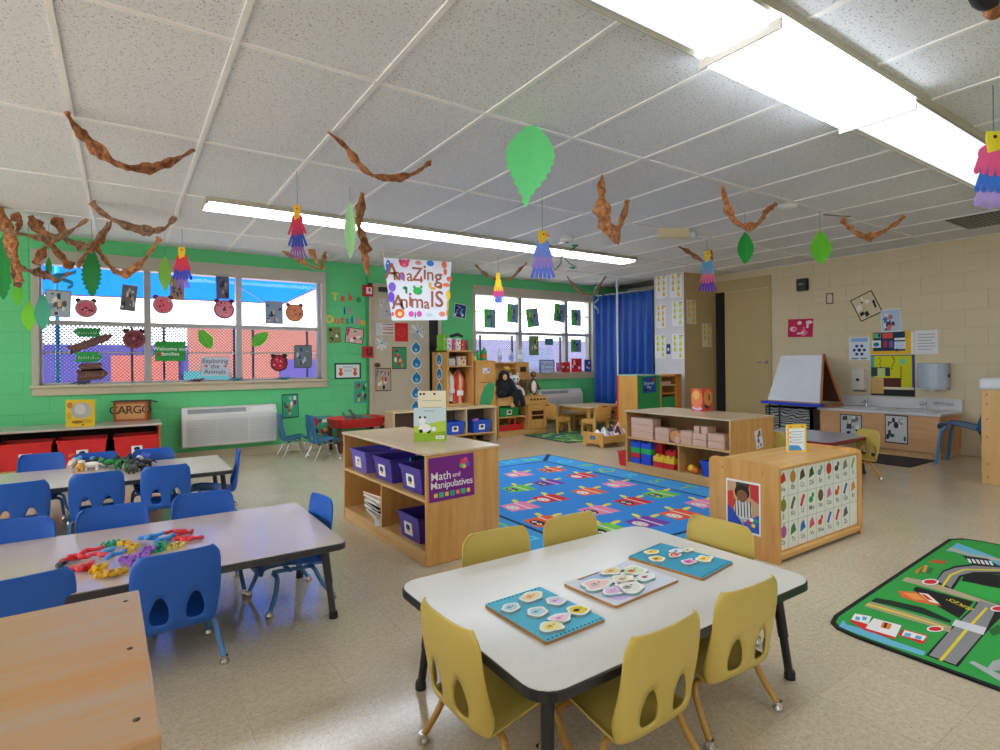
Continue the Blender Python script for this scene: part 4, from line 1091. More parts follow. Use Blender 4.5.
# ================================================================ PLAY KITCHEN AREA
def inlo(x, y, z): return Vector((2.72 + x, 6.34 + y, z))
for x, lab in ((.86, 'blue bin in the low shelf, half hidden behind the panda book'), (1.27, 'blue bin in the low shelf nearest the play kitchen')):
    b = tub('storage_bin', lab, .27, .28, .17, BINBLUE, inlo(x, .15, .139), 0, 'blue bins in the low shelf', sign='#20242E')
q = MB(); q.box((-.06, -.04, 0), (.06, .04, .035), PINK); q.box((-.05, -.03, .036), (.05, .03, .06), plastic('#E88AB8', .5)); tag(q.build('toy_box', loc=inlo(.27, .10, .139), bevel=.006), 'small pink toy box in the low shelf, far left compartment', 'toy')
q = MB(); q.ell((0, 0, .05), (.055, .04, .035), PINK, 12); q.ell((.03, 0, .06), (.03, .03, .03), VIO, 10); tag(q.build('toy_pony', loc=inlo(1.22, .10, .24)), 'pink and purple toy lying in the blue bin nearest the play kitchen', 'toy')
# locker contents
def vest(name, label, x, cols, w, ln, z):
    o = thing(name, label, 'clothes', (3.66 + x, 6.90, z), 0)
    m = MB(); r = random.Random(int(x * 1000)); n = 9
    prof = [(.04, 0), (.16, -.02), (.40, -.09), (.44, -.20), (.40, -.32), (.36, -ln)]
    vs = []; N = 22
    for k, zz in catmull([(a, b, 0) for a, b in prof], 4) and [(p[0], p[1]) for p in catmull([(a, b, 0) for a, b in prof], 4)]:
        for i in range(N):
            a = 2 * PI * i / N; rr = 1 + .16 * math.sin(a * 6 + zz * 9) + .1 * math.sin(a * 2 + zz * 14)
            vs.append((w * k * math.cos(a) * rr, .07 * k * 1.6 * math.sin(a) * rr, zz))
    R_ = len(vs) // N
    for k, c in enumerate(cols):
        fs = [(i * N + j, i * N + (j + 1) % N, (i + 1) * N + (j + 1) % N, (i + 1) * N + j) for i in range(R_ - 1) for j in range(N) if (j * len(cols) // N) == k]
        m.add(vs, fs, plain(c, .8), True)
    m.build('vest_body', o, solid=.004)
    h = MB(); h.tube([(0, 0, .05), (0, 0, .0), (0, .02, -.02)], .004, CHROME, 6); h.build('hook', o)
    s = MB(); s.box((-w * .3, -.085, -ln * .72), (w * .2, -.075, -ln * .58), plain('#F4F4F4', .6)); s.build('white_strip', o)
    return o
vest('dress_up_vest', 'red vest with a white front hanging at the left in the locker', .14, ['#D8302C', '#B8242A', '#D8302C', '#ECEAE6', '#F2F0EC', '#D8302C'], .20, .42, .96)
vest('dress_up_vest', 'orange and red vest with pale stripes hanging at the right in the locker', .28, ['#E8502C', '#D8302C', '#E8602C', '#F2D8C8', '#E8502C', '#F2C8B0', '#E8502C'], .20, .50, .98)
q = thing('basket', 'patterned cube basket on the upper shelf of the locker, right one', 'basket', (3.66 + .27, 6.84, 1.037))
MB().box((-.075, -.07, 0), (.075, .07, .13), plain('#D8BFA4', .8)).build('basket_body', q, bevel=.008); w_ = MB()
for i, (x, z, c) in enumerate(((-.04, .09, '#E8D8C8'), (.03, .05, '#B85A3A'), (.0, .10, '#3A3A3A'), (.05, .1, '#D8704A'), (-.03, .04, '#E8E2D8'))): w_.face(disc(x, z, .016), .001 + i * .0003, paper(c), wallY(-.071))
w_.build('pattern_patch', q)
q = thing('basket', 'grey and white fabric basket on the upper shelf of the locker, left one', 'basket', (3.66 + .115, 6.84, 1.037))
MB().box((-.06, -.06, 0), (.06, .06, .10), plain('#C9C9CC', .8)).build('basket_body', q, bevel=.01); MB().ell((0, 0, .11), (.05, .045, .03), plain('#6A6A70', .8), 12).build('cloth_top', q)
# droplet cut-outs
def drop_shape(w, h, n=9):
    pts = []
    for k in range(n * 2 + 1):
        a = -PI / 2 - PI * .86 + 2 * PI * .86 * k / (n * 2); pts.append((w / 2 * math.cos(a), -h / 2 + w / 2 + w / 2 * math.sin(a)))
    return pts + [(0, h / 2)]
def drop_art(mb, w, h):
    mb.prism(drop_shape(w * .82, h * .80), .0016, .0021, paper('#2B82B8'))
    mb.prism(disc(0, -h * .2, w * .14), .0021, .0024, paper('#8CC4E0'))
for i, (x, y) in enumerate(((416, 347), (416.5, 362), (416.5, 377), (416, 392), (416, 406))):
    M, w, h = place('Y', YW - .013, (x - 5.5, y - 8, x + 5.5, y + 8)); w, h = .155, .20
    sheet('paper_droplet', ('topmost', 'second from the top', 'middle', 'fourth from the top', 'lowest')[i] + ' of the five blue paper droplets down the beige door', 'paper droplet', M, w, h, '#DDEBF2', drop_art, 'blue paper droplets', shape=drop_shape(w, h))
for i, z in enumerate((1.13, .93, .73)):
    M = Matrix(((0, 0, -1, 3.659), (-1, 0, 0, 6.93), (0, 1, 0, z), (0, 0, 0, 1)))
    sheet('paper_droplet', ('top', 'middle', 'lowest')[i] + ' blue paper droplet on the side of the coat locker', 'paper droplet', M, .17, .19, '#E4EEF2', drop_art, 'blue paper droplets', shape=drop_shape(.17, .19))
# things on top of the locker
r = random.Random(8)
xx = 3.64
for i, (c, h, w, lab) in enumerate((('#7AC83A', .22, .05, 'lime green'), ('#E8E4EC', .17, .07, 'white and pink patterned'), ('#D84A8A', .15, .05, 'pink'), ('#E8E2DA', .17, .08, 'white'), ('#D8302C', .15, .06, 'red-topped'), ('#6A4A3A', .14, .05, 'brown'))):
    o = MB(); o.box((0, 0, 0), (w, .2, h), plain(c, .6)); rnd_art(o, w * .9, h * .9, ['#D84A8A', '#3A3A44', '#F2E8E8', '#E8A02A', '#B83A3A'], 8, i, .001) if False else None
    M = wallY(0) @ Matrix.Translation((w / 2, h / 2, 0)); 
    rr = random.Random(i)
    for k in range(7):
        x, y = rr.uniform(-.36, .36) * w, rr.uniform(-.4, .4) * h; o.face(disc(x, y, w * .12, h * .07, 8), .0006 + k * .0002, paper(rr.choice(['#D84A8A', '#3A3A44', '#F2E8E8', '#E8A02A', '#B83A3A', '#3A8A4A'])), M)
    tag(o.build('toy_package', loc=(xx, 6.76, LKH), bevel=.003), lab + ' upright box on top of the coat locker', 'box', 'boxes on the coat locker'); xx += w + .008
o = MB(); o.box((0, 0, 0), (.26, .16, .04), plain('#E2B82A', .6)); tag(o.build('toy_package', loc=(3.72, 6.98, LKH + .0), bevel=.003), 'flat yellow box lying behind the upright boxes on the coat locker', 'box')
o = MB(); o.tube([(0, 0, .02), (.12, 0, .05), (.2, 0, .02)], [.02, .025, .015], plain('#2A2A30', .6), 10); tag(o.build('toy_animal', loc=(3.80, 6.86, LKH + .18)), 'dark toy lying across the boxes on the coat locker', 'toy')

# refrigerator
fr = thing('play_refrigerator', 'birch play refrigerator with a green paper leaf on its door', 'play kitchen', (4.11, 6.70, 0))
FW, FH = .34, 1.11
for a, b in (((0, .02, 0), (.018, .42, FH)), ((FW - .018, .02, 0), (FW, .42, FH))): MB().box(a, b, BIRCHZ).build('side_panel', fr, bevel=.003)
MB().box((0, .0, FH - .018), (FW, .42, FH), BIRCH).build('top_panel', fr, bevel=.003); MB().box((0.018, .40, .05), (FW - .018, .42, FH - .018), BIRCH).build('back_panel', fr)
d = MB().box((.004, .0, .80), (FW - .004, .018, FH - .02), BIRCHZ).build('door', fr, bevel=.003); MB().box((FW - .02, -.02, .86), (FW - .008, 0, .92), BIRCH).build('door_handle', d)
d = MB().box((.004, .0, .05), (FW - .004, .018, .795), BIRCHZ).build('door', fr, bevel=.003); MB().box((FW - .02, -.02, .66), (FW - .008, 0, .74), BIRCH).build('door_handle', d)
sheet('sticker', 'small blue and white picture sticker on the play refrigerator', 'sticker', wallY(6.6995) @ Matrix.Translation((4.29, .965, 0)), .11, .075, '#E8E8F2', lambda mb, w, h: rnd_art(mb, w, h, ['#2A3A8A', '#3A2A6A', '#E8E8F0', '#6A3A4A'], 9, 4))
lf = [(-.5, -.45), (-.1, -.5), (.25, -.38), (.42, -.1), (.5, .45), (.1, .5), (-.2, .3), (-.42, -.05)]
sheet('paper_leaf', 'big green paper leaf stuck on the play refrigerator door', 'paper leaf', wallY(6.6995) @ Matrix.Translation((4.30, .62, 0)), .25, .34, '#3FA468', None, shape=[(x * .26, y * .35) for x, y in lf])
# cooker with shelves and back board
kt = thing('play_kitchen', 'birch play kitchen with oven door, knobs and a row of soft toys on its top', 'play kitchen', (4.46, 6.66, 0))
KW, KH, KD = .90, .57, .44
MB().box((0, 0, 0), (.018, KD, KH), BIRCHZ).build('side_panel', kt, bevel=.003); MB().box((KW - .018, 0, 0), (KW, KD, KH), BIRCHZ).build('side_panel', kt, bevel=.003)
MB().box((.50, .01, .06), (.516, KD, KH - .02), BIRCHZ).build('divider', kt); MB().box((0, KD - .012, .05), (KW, KD, KH), BIRCH).build('back_panel', kt)
MB().box((-.0, -.01, KH - .12), (KW + .005, .012, KH), BIRCH).build('front_rail', kt, bevel=.004); MB().box((0, .0, KH - .018), (KW, KD, KH), BIRCH).build('worktop', kt, bevel=.003)
MB().box((.018, .01, .27), (.50, KD - .012, .286), BIRCH).build('shelf_board', kt); MB().box((.018, .01, .06), (KW - .018, KD - .012, .076), BIRCH).build('bottom_board', kt); MB().box((.018, .01, 0), (KW - .018, .025, .06), BIRCH).build('kick_board', kt)
dr = MB().box((.52, -.012, .08), (KW - .02, .006, KH - .125), BIRCHZ).build('oven_door', kt, bevel=.004)
MB().box((.60, -.016, .22), (.82, -.010, .35), plain('#3A1E14', .25)).build('oven_window', dr); MB().box((.60, -.020, .275), (.82, -.014, .287), BIRCH).build('window_bar', dr); MB().box((.64, -.03, .395), (.78, -.012, .41), BIRCH).build('door_handle', dr, bevel=.003)
for i in range(5): MB().cyl((.585 + i * .062, -.01, KH - .05), (.585 + i * .062, -.03, KH - .05), .014, plain('#3A2A22', .5), 12).build('knob', kt)
MB().box((0, KD - .03, KH), (.76, KD - .012, 1.08), BIRCH).build('back_board', kt, bevel=.003); MB().box((0, .22, KH), (.018, KD - .012, 1.10), BIRCHZ).build('side_board', kt); MB().box((.52, .26, .80), (.76, KD - .03, 1.08), BIRCHZ).build('microwave_box', kt, bevel=.003)
MB().box((.59, .255, .93), (.70, .262, 1.01), plain('#2A2220', .4)).build('microwave_window', kt); MB().box((.40, .28, .98), (.52, KD - .03, .995), BIRCH).build('small_shelf', kt)
tub('storage_bin', 'green bin on the upper shelf of the play kitchen', .34, .28, .13, GRN, (4.46 + .22, 6.66 + .17, .288), 0, cat='bin', sign='#2A2A30')
tub('red_tray', 'flat red tray on the bottom shelf of the play kitchen', .42, .30, .09, REDP, (4.46 + .25, 6.66 + .18, .078), 0, cat='tray', tap=.94)
o = MB(); o.tube([(.055 * math.cos(a), 0, .06 + .055 * math.sin(a)) for a in [R(k) for k in range(-50, 231, 14)]], .02, ORA, 10); tag(o.build('toy_ring', loc=(4.80, 6.80, .14)), 'orange curved toy standing in the flat red tray', 'toy')
o = MB(); o.ell((0, 0, .045), (.06, .045, .045), GRNP, 12); tag(o.build('toy_ball', loc=(4.66, 6.80, .10)), 'green rounded toy in the flat red tray', 'toy')
# soft toys
def plush(label, loc, rz, parts, rem=.009, name='soft_toy', extra=None):
    o = thing(name, label, 'soft toy', loc, R(rz))
    by = {}
    for c, r_, m in parts: by.setdefault(id(m), (m, []))[1].append((c, r_))
    for i, (m, L_) in enumerate(by.values()):
        mb = MB()
        for c, r_ in L_:
            if isinstance(c, list): mb.tube(catmull(c, 4), r_, m, 10); mb.ell(c[-1], r_, m, 10)
            else: mb.ell(c, r_, m, 12)
        mb.build('body' if i == 0 else 'patch', o, remesh=rem if i == 0 else 0)
    return o
FB = plain('#15171C', .9); FBR = plain('#6A4428', .9); FTAN = plain('#D8A070', .9); FWH = plain('#EDEBE6', .9); FGY = plain('#C9C4C0', .9); FYL = plain('#E2B45A', .9); EYE_ = plain('#0C0C0E', .2)
plush('large black ape soft toy slumped at the left of the play kitchen', (4.62, 6.72, .572), -14,
      [((0, .02, .13), (.12, .10, .15), FB), ((-.01, 0, .30), (.085, .085, .10), FB), ([(-.08, 0, .24), (-.13, -.05, .14), (-.10, -.09, .03)], .042, FB), ([(.06, -.02, .26), (.12, -.08, .12), (.13, -.12, -.02), (.12, -.13, -.09)], .040, FB),
       ([(-.05, -.03, .05), (-.06, -.12, .04)], .045, FB), ([(.05, -.03, .05), (.16, -.09, .08), (.22, -.12, -.02), (.24, -.12, -.10)], .040, FB), ((-.02, -.075, .29), (.035, .02, .045), FTAN), ((.08, -.12, -.115), (.04, .03, .035), FTAN)])
plush('white and grey cat soft toy beside the black ape', (4.86, 6.82, .572), -18, [((0, 0, .09), (.075, .07, .10), FGY), ((0, -.02, .25), (.085, .07, .07), FWH), ((-.055, -.01, .32), (.025, .015, .035), FWH), ((.055, -.01, .32), (.025, .015, .035), FWH), ([(.03, -.03, .15), (.10, -.08, .10), (.12, -.10, .03)], .022, FWH), ((-.03, -.085, .26), (.01, .008, .014), EYE_), ((.03, -.085, .26), (.01, .008, .014), EYE_)], .008)
plush('yellow giraffe-like soft toy peeping over the white cat', (4.82, 6.96, .572), 0, [((0, 0, .18), (.05, .045, .18), FYL), ((0, -.02, .40), (.045, .05, .045), FYL), ((-.035, 0, .44), (.012, .01, .03), FYL), ((.035, 0, .44), (.012, .01, .03), FYL)], .008)
plush('dark brown soft toy between the cat and the penguin', (5.02, 6.80, .572), -20, [((0, 0, .08), (.07, .06, .09), FBR), ((0, -.02, .19), (.055, .05, .05), FBR), ((-.045, 0, .235), (.02, .012, .02), FBR), ((.045, 0, .235), (.02, .012, .02), FBR), ((0, -.065, .18), (.02, .015, .015), EYE_)], .008)
plush('brown soft toy with a white belly at the right end of the play kitchen', (5.19, 6.78, .572), -22, [((0, 0, .13), (.07, .06, .135), FBR), ((0, -.01, .32), (.045, .045, .05), FBR), ([(.05, 0, .2), (.09, -.03, .1)], .02, FBR), ([(-.05, 0, .2), (-.09, -.03, .1)], .02, FBR), ((0, -.035, .13), (.045, .035, .10), FWH), ((-.045, -.06, .015), (.03, .04, .015), FYL), ((.045, -.06, .015), (.03, .04, .015), FYL), ((0, -.055, .32), (.014, .02, .01), FYL)], .008)
# bottles, cans and toys on the refrigerator and the back board
def bottle(label, loc, h, r, mat, cap=None, shape=None, group=None, lab=None):
    o = thing('bottle', label, 'bottle', loc, 0, group)
    b = MB(); b.lathe([(r * .9, 0), (r, .01), (r, h * .6), (r * .8, h * .74), (r * .35, h * .86), (r * .32, h * .96)] if not shape else shape, mat, 16); b.build('bottle_body', o)
    c = MB(); c.cyl((0, 0, h * .95), (0, 0, h), r * .38, cap or WHT, 12); c.build('cap', o)
    if lab: l = MB(); l.lathe([(r * 1.01, h * .22), (r * 1.01, h * .5)], lab, 16, cap=False); l.build('bottle_label', o)
    return o
CLB = bpy.data.materials.new('cloudy_plastic'); CLB.use_nodes = True
nt = CLB.node_tree; tr = nt.nodes.new('ShaderNodeBsdfTransparent'); mx = nt.nodes.new('ShaderNodeMixShader'); mx.inputs[0].default_value = .45
nt.nodes['Principled BSDF'].inputs['Base Color'].default_value = (.75, .82, .92, 1); nt.nodes['Principled BSDF'].inputs['Roughness'].default_value = .15
nt.links.new(tr.outputs[0], mx.inputs[1]); nt.links.new(nt.nodes['Principled BSDF'].outputs[0], mx.inputs[2]); nt.links.new(mx.outputs[0], nt.nodes['Material Output'].inputs[0])
bottle('clear plastic bottle, leftmost of three, above the play kitchen', (4.74, 7.02, 1.08), .20, .035, CLB, BLKP, lab=plain('#B8C8E8', .6))
bottle('clear plastic bottle with dark cap, middle of three, above the play kitchen', (4.95, 7.02, 1.08), .20, .038, CLB, BLKP, lab=plain('#8CA8E0', .6))
bottle('large clear plastic bottle, rightmost of three, above the play kitchen', (5.14, 7.02, 1.08), .24, .045, CLB, WHT, lab=plain('#DCE4EE', .6))
MB().box((.0, KD - .12, 1.06), (.76, KD - .012, 1.08), BIRCH).build('top_ledge', kt)
bottle('shorter green plastic bottle on the play refrigerator', (4.27, 6.90, FH), .15, .04, GRNP, ORA)
bottle('taller green plastic bottle on the play refrigerator', (4.37, 6.88, FH), .19, .045, GRNP, GRNP, lab=ORA)
o = MB(); o.box((-.025, -.02, 0), (.025, .02, .12), plastic('#E8E8EC', .5)).box((-.025, -.021, .02), (.0, .021, .10), REDP); o_ = o.build('toy_package', loc=(4.19, 6.84, FH), rotz=R(20), bevel=.004); o_.rotation_euler[1] = R(-18); tag(o_, 'red and white carton tilted on the play refrigerator', 'carton')
o = MB(); o.box((-.02, -.02, 0), (.02, .02, .15), plain('#6A8AC8', .4)); tag(o.build('toy_package', loc=(4.22, 6.96, FH), bevel=.004), 'blue slim carton behind the red and white one', 'carton')
o = MB(); o.lathe([(.036, 0), (.038, .005), (.038, .06), (.036, .065)], plain('#E8C83A', .4), 16); tag(o.build('toy_can', loc=(4.13, 6.80, FH)), 'yellow can, lower of two at the left of the play refrigerator top', 'can')
o = MB(); o.lathe([(.036, 0), (.038, .005), (.038, .05), (.036, .055)], plain('#4A8AC8', .4), 16); o.lathe([(.0385, .02), (.0385, .035)], plain('#E8A84A', .4), 16, cap=False); tag(o.build('toy_can', loc=(4.13, 6.80, FH + .066)), 'blue and orange can, upper of two on the play refrigerator', 'can')
bottle('small white bottle at the back of the play refrigerator top', (4.18, 7.0, FH), .17, .028, WHT, BLUP)

# small wooden table, chairs, doll bed, play unit, rug
HONEY = wood('#E2AE62', '#D09848', .4); HONEYZ = wood('#E2AE62', '#D09848', .4, 'z')
wt = thing('small_table', 'small honey wood table with a pale round-cornered top in the play corner', 'table', (6.06, 6.42, 0))
MB().prism(rrect(-.42, -.36, .42, .36, .10), .385, .405, wood('#D8C0A0', '#C8AC88', .4)).build('tabletop', wt, bevel=.004)
for a, b in (((-.36, -.32, .33), (.36, -.305, .385)), ((-.36, .305, .33), (.36, .32, .385)), ((-.36, -.31, .33), (-.345, .31, .385)), ((.345, -.31, .33), (.36, .31, .385))): MB().box(a, b, HONEY).build('apron_rail', wt)
for sx in (-1, 1):
    for sy in (-1, 1): MB().box((sx * .355 - .022, sy * .31 - .022, 0), (sx * .355 + .022, sy * .31 + .022, .385), HONEYZ).build('leg', wt, bevel=.004)
def wchair(loc, rz, label):
    t = thing('wooden_chair', label, 'chair', loc, R(rz), 'small wooden chairs in the play corner')
    MB().prism(rrect(-.145, -.13, .145, .14, .03), .215, .233, HONEY).build('seat', t, bevel=.004)
    M = Matrix.Translation((0, -.135, 0)) @ Matrix.Rotation(R(8), 4, 'X') @ wallY(0)
    b = MB(); pts = rrect(-.145, .26, .145, .46, .03); b.prism(pts, -.009, .009, HONEY, M)
    b.prism(rrect(-.05, .425, .05, .443, .008), .0092, .0098, plain('#5A3A1A', .8), M); b.build('backrest', t, bevel=.003)
    for s in (-1, 1):
        M = Matrix(((0, 0, 1, s * .135 - .011), (1, 0, 0, 0), (0, 1, 0, 0), (0, 0, 0, 1)))
        l = MB(); l.prism([(-.145, 0), (-.105, 0), (-.10, .18), (.09, .18), (.105, 0), (.145, 0), (.125, .24), (-.105, .24), (-.15, .44), (-.175, .44), (-.15, .24)], 0, .022, HONEYZ, M); l.build('side_frame', t, bevel=.003)
    MB().box((-.13, .10, .14), (.13, .115, .18), HONEY).build('stretcher', t)
    return t
wchair((5.50, 6.58, 0), -88, 'honey wood chair at the left of the small table, seen from its side')
wchair((5.72, 6.0, 0), 2, 'honey wood chair in front of the small table, its broad back facing the viewer')
wchair((6.16, 6.90, 0), 176, 'honey wood chair behind the small table, against the air conditioner')
wchair((6.42, 6.25, 0), 92, 'honey wood chair at the right of the small table, beside the play unit')
db = thing('doll_bed', 'small honey wood doll bed heaped with blankets beside the block shelf', 'doll bed', (4.90, 5.0, 0), 0)
def bed_end(x):
    M = Matrix(((0, 0, 1, x), (1, 0, 0, 0), (0, 1, 0, 0), (0, 0, 0, 1)))
    b = MB(); b.prism([(0, 0), (.04, 0), (.07, .045), (.29, .045), (.32, 0), (.36, 0), (.36, .185), (0, .185)], 0, .018, HONEY, M); b.build('end_board', db, bevel=.003)
bed_end(0); bed_end(.56)
MB().box((.018, 0, .06), (.56, .015, .15), HONEY).build('side_rail', db, bevel=.003); MB().box((.018, .345, .06), (.56, .36, .15), HONEY).build('side_rail', db, bevel=.003); MB().box((.018, .015, .07), (.56, .345, .085), HONEY).build('slatted_base', db)
MB().box((.0, .13, .095), (-.002, .23, .145), plain('#4A7A9A', .6)).build('picture_label', db)
def cloth_heap(label, loc, rx, ry, h, cols, seed, name='blanket'):
    r = random.Random(seed); m = MB(); N = 26
    mats = [plain(c, .9) for c in cols]
    P = [[0] * N for _ in range(N)]; vs = []
    for i in range(N):
        for j in range(N):
            u, v = -1 + 2 * i / (N - 1), -1 + 2 * j / (N - 1)
            k = max(0, 1 - (u * u) ** 1.5) * max(0, 1 - (v * v) ** 1.5)
            z = h * k * (.62 + .22 * math.sin(u * 5 + seed) * math.cos(v * 4 + seed) + .16 * math.sin(u * 9 - v * 7)) 
            vs.append((u * rx, v * ry, max(0, z)))
    for q, mt in enumerate(mats):
        fs = [(i * N + j, (i + 1) * N + j, (i + 1) * N + j + 1, i * N + j + 1) for i in range(N - 1) for j in range(N - 1) if (i // 3 + (j // 9)) % len(mats) == q]
        m.add(vs, fs, mt, True)
    return tag(m.build(name, loc=loc, solid=.006), label, 'blanket')
cloth_heap('grey and white striped blanket heaped in the doll bed', (5.07, 5.18, .10), .15, .15, .15, ['#E8E6E8', '#9A96A4', '#F2F0F0'], 2)
cloth_heap('pink and dark patterned blanket heaped at the right of the doll bed', (5.31, 5.18, .10), .14, .15, .21, ['#E8A090', '#E8E2E4', '#3A3440', '#F0B0A0'], 5)
pu = thing('play_unit', 'birch and green play unit with Dramatic Play sign in front of the blue curtain', 'play unit', (5.87, 5.32, 0))
ORW = wood('#D88A3A', '#C8782A', .4, 'z')
MB().box((0, 0, 0), (.018, .35, .87), HONEYZ).build('side_panel', pu, bevel=.003); MB().box((-.004, .35, 0), (.02, .375, .88), REDP).build('red_edge', pu, bevel=.003)
MB().box((.018, 0, 0), (.48, .018, .88), plain('#2F9A52', .5)).build('green_panel', pu, bevel=.003); MB().box((-.004, -.006, .87), (.48, .36, .888), plain('#A8C8B0', .5)).build('top_panel', pu, bevel=.003)
MB().box((.48, 0, 0), (.51, .34, .885), HONEYZ).build('upright_panel', pu, bevel=.003); MB().box((.82, 0, 0), (.95, .03, .885), ORW).build('upright_panel', pu, bevel=.003); MB().box((.93, .03, 0), (.95, .34, .885), HONEYZ).build('upright_panel', pu, bevel=.003)
MB().box((.018, .34, 0), (.93, .35, .86), HONEYZ).build('back_panel', pu); MB().box((.51, .01, .60), (.82, .32, .62), ORW).build('shelf_board', pu); MB().box((.51, .01, 0), (.82, .02, .56), plain('#2F9A52', .5)).build('green_panel', pu)
MB().box((.51, 0, .845), (.95, .32, .87), ORW).build('shelf_board', pu, bevel=.003); MB().box((.51, .01, .72), (.82, .32, .735), wood('#E8D8C0', '#D8C0A0')).build('shelf_board', pu)
o = MB(); o.box((0, 0, 0), (.26, .12, .05), plain('#E8C8B8', .7)); tag(o.build('linen_stack', loc=(5.87 + .54, 5.38, .736), bevel=.015), 'pale folded cloth in the orange shelf of the play unit', 'cloth')
def dram(mb, w, h):
    t = paper('#E8F0F8'); I = Matrix.Identity(4); mb.text('Dramatic', h * .20, t, .0022, I, 0, h * .10, .008, .95); mb.text('Play', h * .2, t, .0022, I, -.02 * w, -h * .14, .008)
    mb.face(disc(w * .36, h * .3, .03, .03, 10), .0022, paper('#C8322C')); mb.face(disc(-w * .3, -h * .3, .035, .02, 10), .0022, paper('#14203A'))
sheet('poster', 'blue poster reading Dramatic Play on the green panel of the play unit', 'poster', wallY(5.3195) @ Matrix.Translation((5.87 + .25, .745, 0)) @ Matrix.Rotation(R(2), 4, 'Z'), .27, .22, '#1E4C9C', dram)
def green_rug_mat():
    m, nt, b = pbase('leafy_rug'); v = coord(nt)
    c = mixc(nt, ramp(nt, noise(nt, v, 5, 2), .45, .52), lin('#5E9A4A'), lin('#2F6A4E')); c = mixc(nt, ramp(nt, noise(nt, v, 3.3, 2), .56, .6), c, lin('#2E5A8A')); c = mixc(nt, ramp(nt, noise(nt, v, 6.7, 1), .6, .63), c, lin('#B8C86A'))
    nt.links.new(c, b.inputs['Base Color']); b.inputs['Roughness'].default_value = .95
    return m
gr = MB(); gr.prism(rrect(-.62, -.52, .62, .52, .05), 0, .006, plain('#1E2E22', .9)); gr.prism(rrect(-.59, -.49, .59, .49, .04), .006, .0068, green_rug_mat())
tag(gr.build('play_rug', loc=(5.50, 6.13, 0.001)), 'small green patterned rug under the wooden table and chairs', 'rug')
# ---------------------------------------------------------------- curtain
cu = thing('curtain', 'long blue curtain on rings closing off the corner behind the block shelf', 'curtain', (6.80, 7.12, 0))
N = 150; Lc = Vector((.135, -1.18, 0)); nrm = Vector((-Lc.y, Lc.x, 0)).normalized() * -1
vs = []
for zi, zz in enumerate((.26, .6, 1.1, 1.6, 2.0, 2.20)):
    for i in range(N + 1):
        t = i / N; a = .045 * (1 if zz < 2 else .8); p = Lc * t + nrm * (a * math.sin(t * 2 * PI * 8 + .3 * math.sin(zz * 2)) + .014 * math.sin(t * 47 + zz * 3))
        vs.append((p.x, p.y, zz))
CUM = plain('#2A5CB8', .5, 0, .08, 6)
m = MB(); m.add(vs, [(k * (N + 1) + i, k * (N + 1) + i + 1, (k + 1) * (N + 1) + i + 1, (k + 1) * (N + 1) + i) for k in range(5) for i in range(N)], CUM, True); m.build('curtain_cloth', cu, solid=.002)
MB().tube([(-.01, .04, 2.215), (.14, -1.20, 2.215)], .012, CHROME, 12).build('curtain_rod', cu)
for i in range(9):
    p = Lc * ((i + .5) / 9); g = MB(); g.tube([(p.x + nrm.x * 0 + .022 * math.cos(a), p.y + .0, 2.20 + .022 * math.sin(a)) for a in [R(k) for k in range(0, 361, 30)]], .005, CHROME, 6); g.build('curtain_ring', cu)
g_ = atz(612, 410, .0)
po = thing('hanging_pole', 'white upright pole in front of the blue curtain', 'pole', (6.62, 6.40, 0)); MB().cyl((0, 0, 0), (0, 0, H), .016, plain('#D8DCE4', .35), 12).build('pole_tube', po); MB().cyl((0, 0, 0), (0, 0, .012), .05, plain('#C0C4CC', .35), 16).build('pole_foot', po)

# ================================================================ SINK WALL
SW = wood('#DDAE7E', '#CB9664', .4, 'y', .8); SWZ = wood('#D8A068', '#C88C50', .4, 'z')
sk = thing('sink_unit', 'low wood-fronted sink unit with two taps along the tan wall', 'sink', (7.10, 2.27, 0))
SL_, SH = 1.22, .49
MB().box((.0, .0, .07), (.60, .018, SH - .03), SWZ).build('side_panel', sk, bevel=.003); MB().box((.0, SL_ - .018, .07), (.60, SL_, SH - .03), SWZ).build('side_panel', sk, bevel=.003)
MB().box((0, .018, .07), (.018, SL_ - .018, SH - .03), SW).build('front_panel', sk, bevel=.002); MB().box((.03, .01, 0), (.60, SL_ - .01, .07), wood('#D8B080', '#C8A070')).build('plinth', sk)
ct = MB(); WC = plain('#D2D2D6', .25); ct.box((-.03, -.02, SH - .03), (.60, SL_ + .02, SH), WC); ct.box((.575, -.02, SH), (.60, SL_ + .02, SH + .13), WC); ct.build('worktop', sk, bevel=.006)
for yy in (.30, .90):
    b = MB(); b.face(disc(.26, yy, .14, .19, 26), SH + .0012, plain('#B8B8BE', .3)); b.lathe([(1, .0), (1.04, .004), (1.0, .006)], plain('#D8D8DC', .2), 30, Matrix.Translation((.26, yy, SH)) @ Matrix.Diagonal((.15, .20, 1, 1)), cap=False); b.build('basin', sk)
    f = thing('x', None, None) if False else None
    t = MB(); t.lathe([(.028, 0), (.028, .012), (.018, .02), (.016, .07)], CHROME, 14, Matrix.Translation((.48, yy, SH))); t.tube([(.48, yy, SH + .05), (.44, yy, SH + .075), (.37, yy, SH + .06)], .012, CHROME, 10)
    t.box((.455, yy - .09, SH), (.505, yy + .09, SH + .012), CHROME); t.cyl((.48, yy, SH + .07), (.48, yy, SH + .10), .02, CHROME, 12); t.tube([(.48, yy, SH + .09), (.46, yy + .06, SH + .105)], .006, CHROME, 8)
    t.build('tap', sk, bevel=.002)
MB().box((.56, .06, SH + .06), (.576, .24, SH + .09), plain('#B8BABE', .2, .8)).build('overflow_plate', sk)
X1 = 7.0995
pic('X', X1, (840, 414.5, 862, 437), 0, 'photo_print', 'black and white photo of people on the sink front, left one', 'photo', '#2A2A2C', photo(['#BFC4C8', '#1A1C20', '#E8E8EA', '#6A6E74', '#3A3C50', '#8A6A60'], 3, 20))
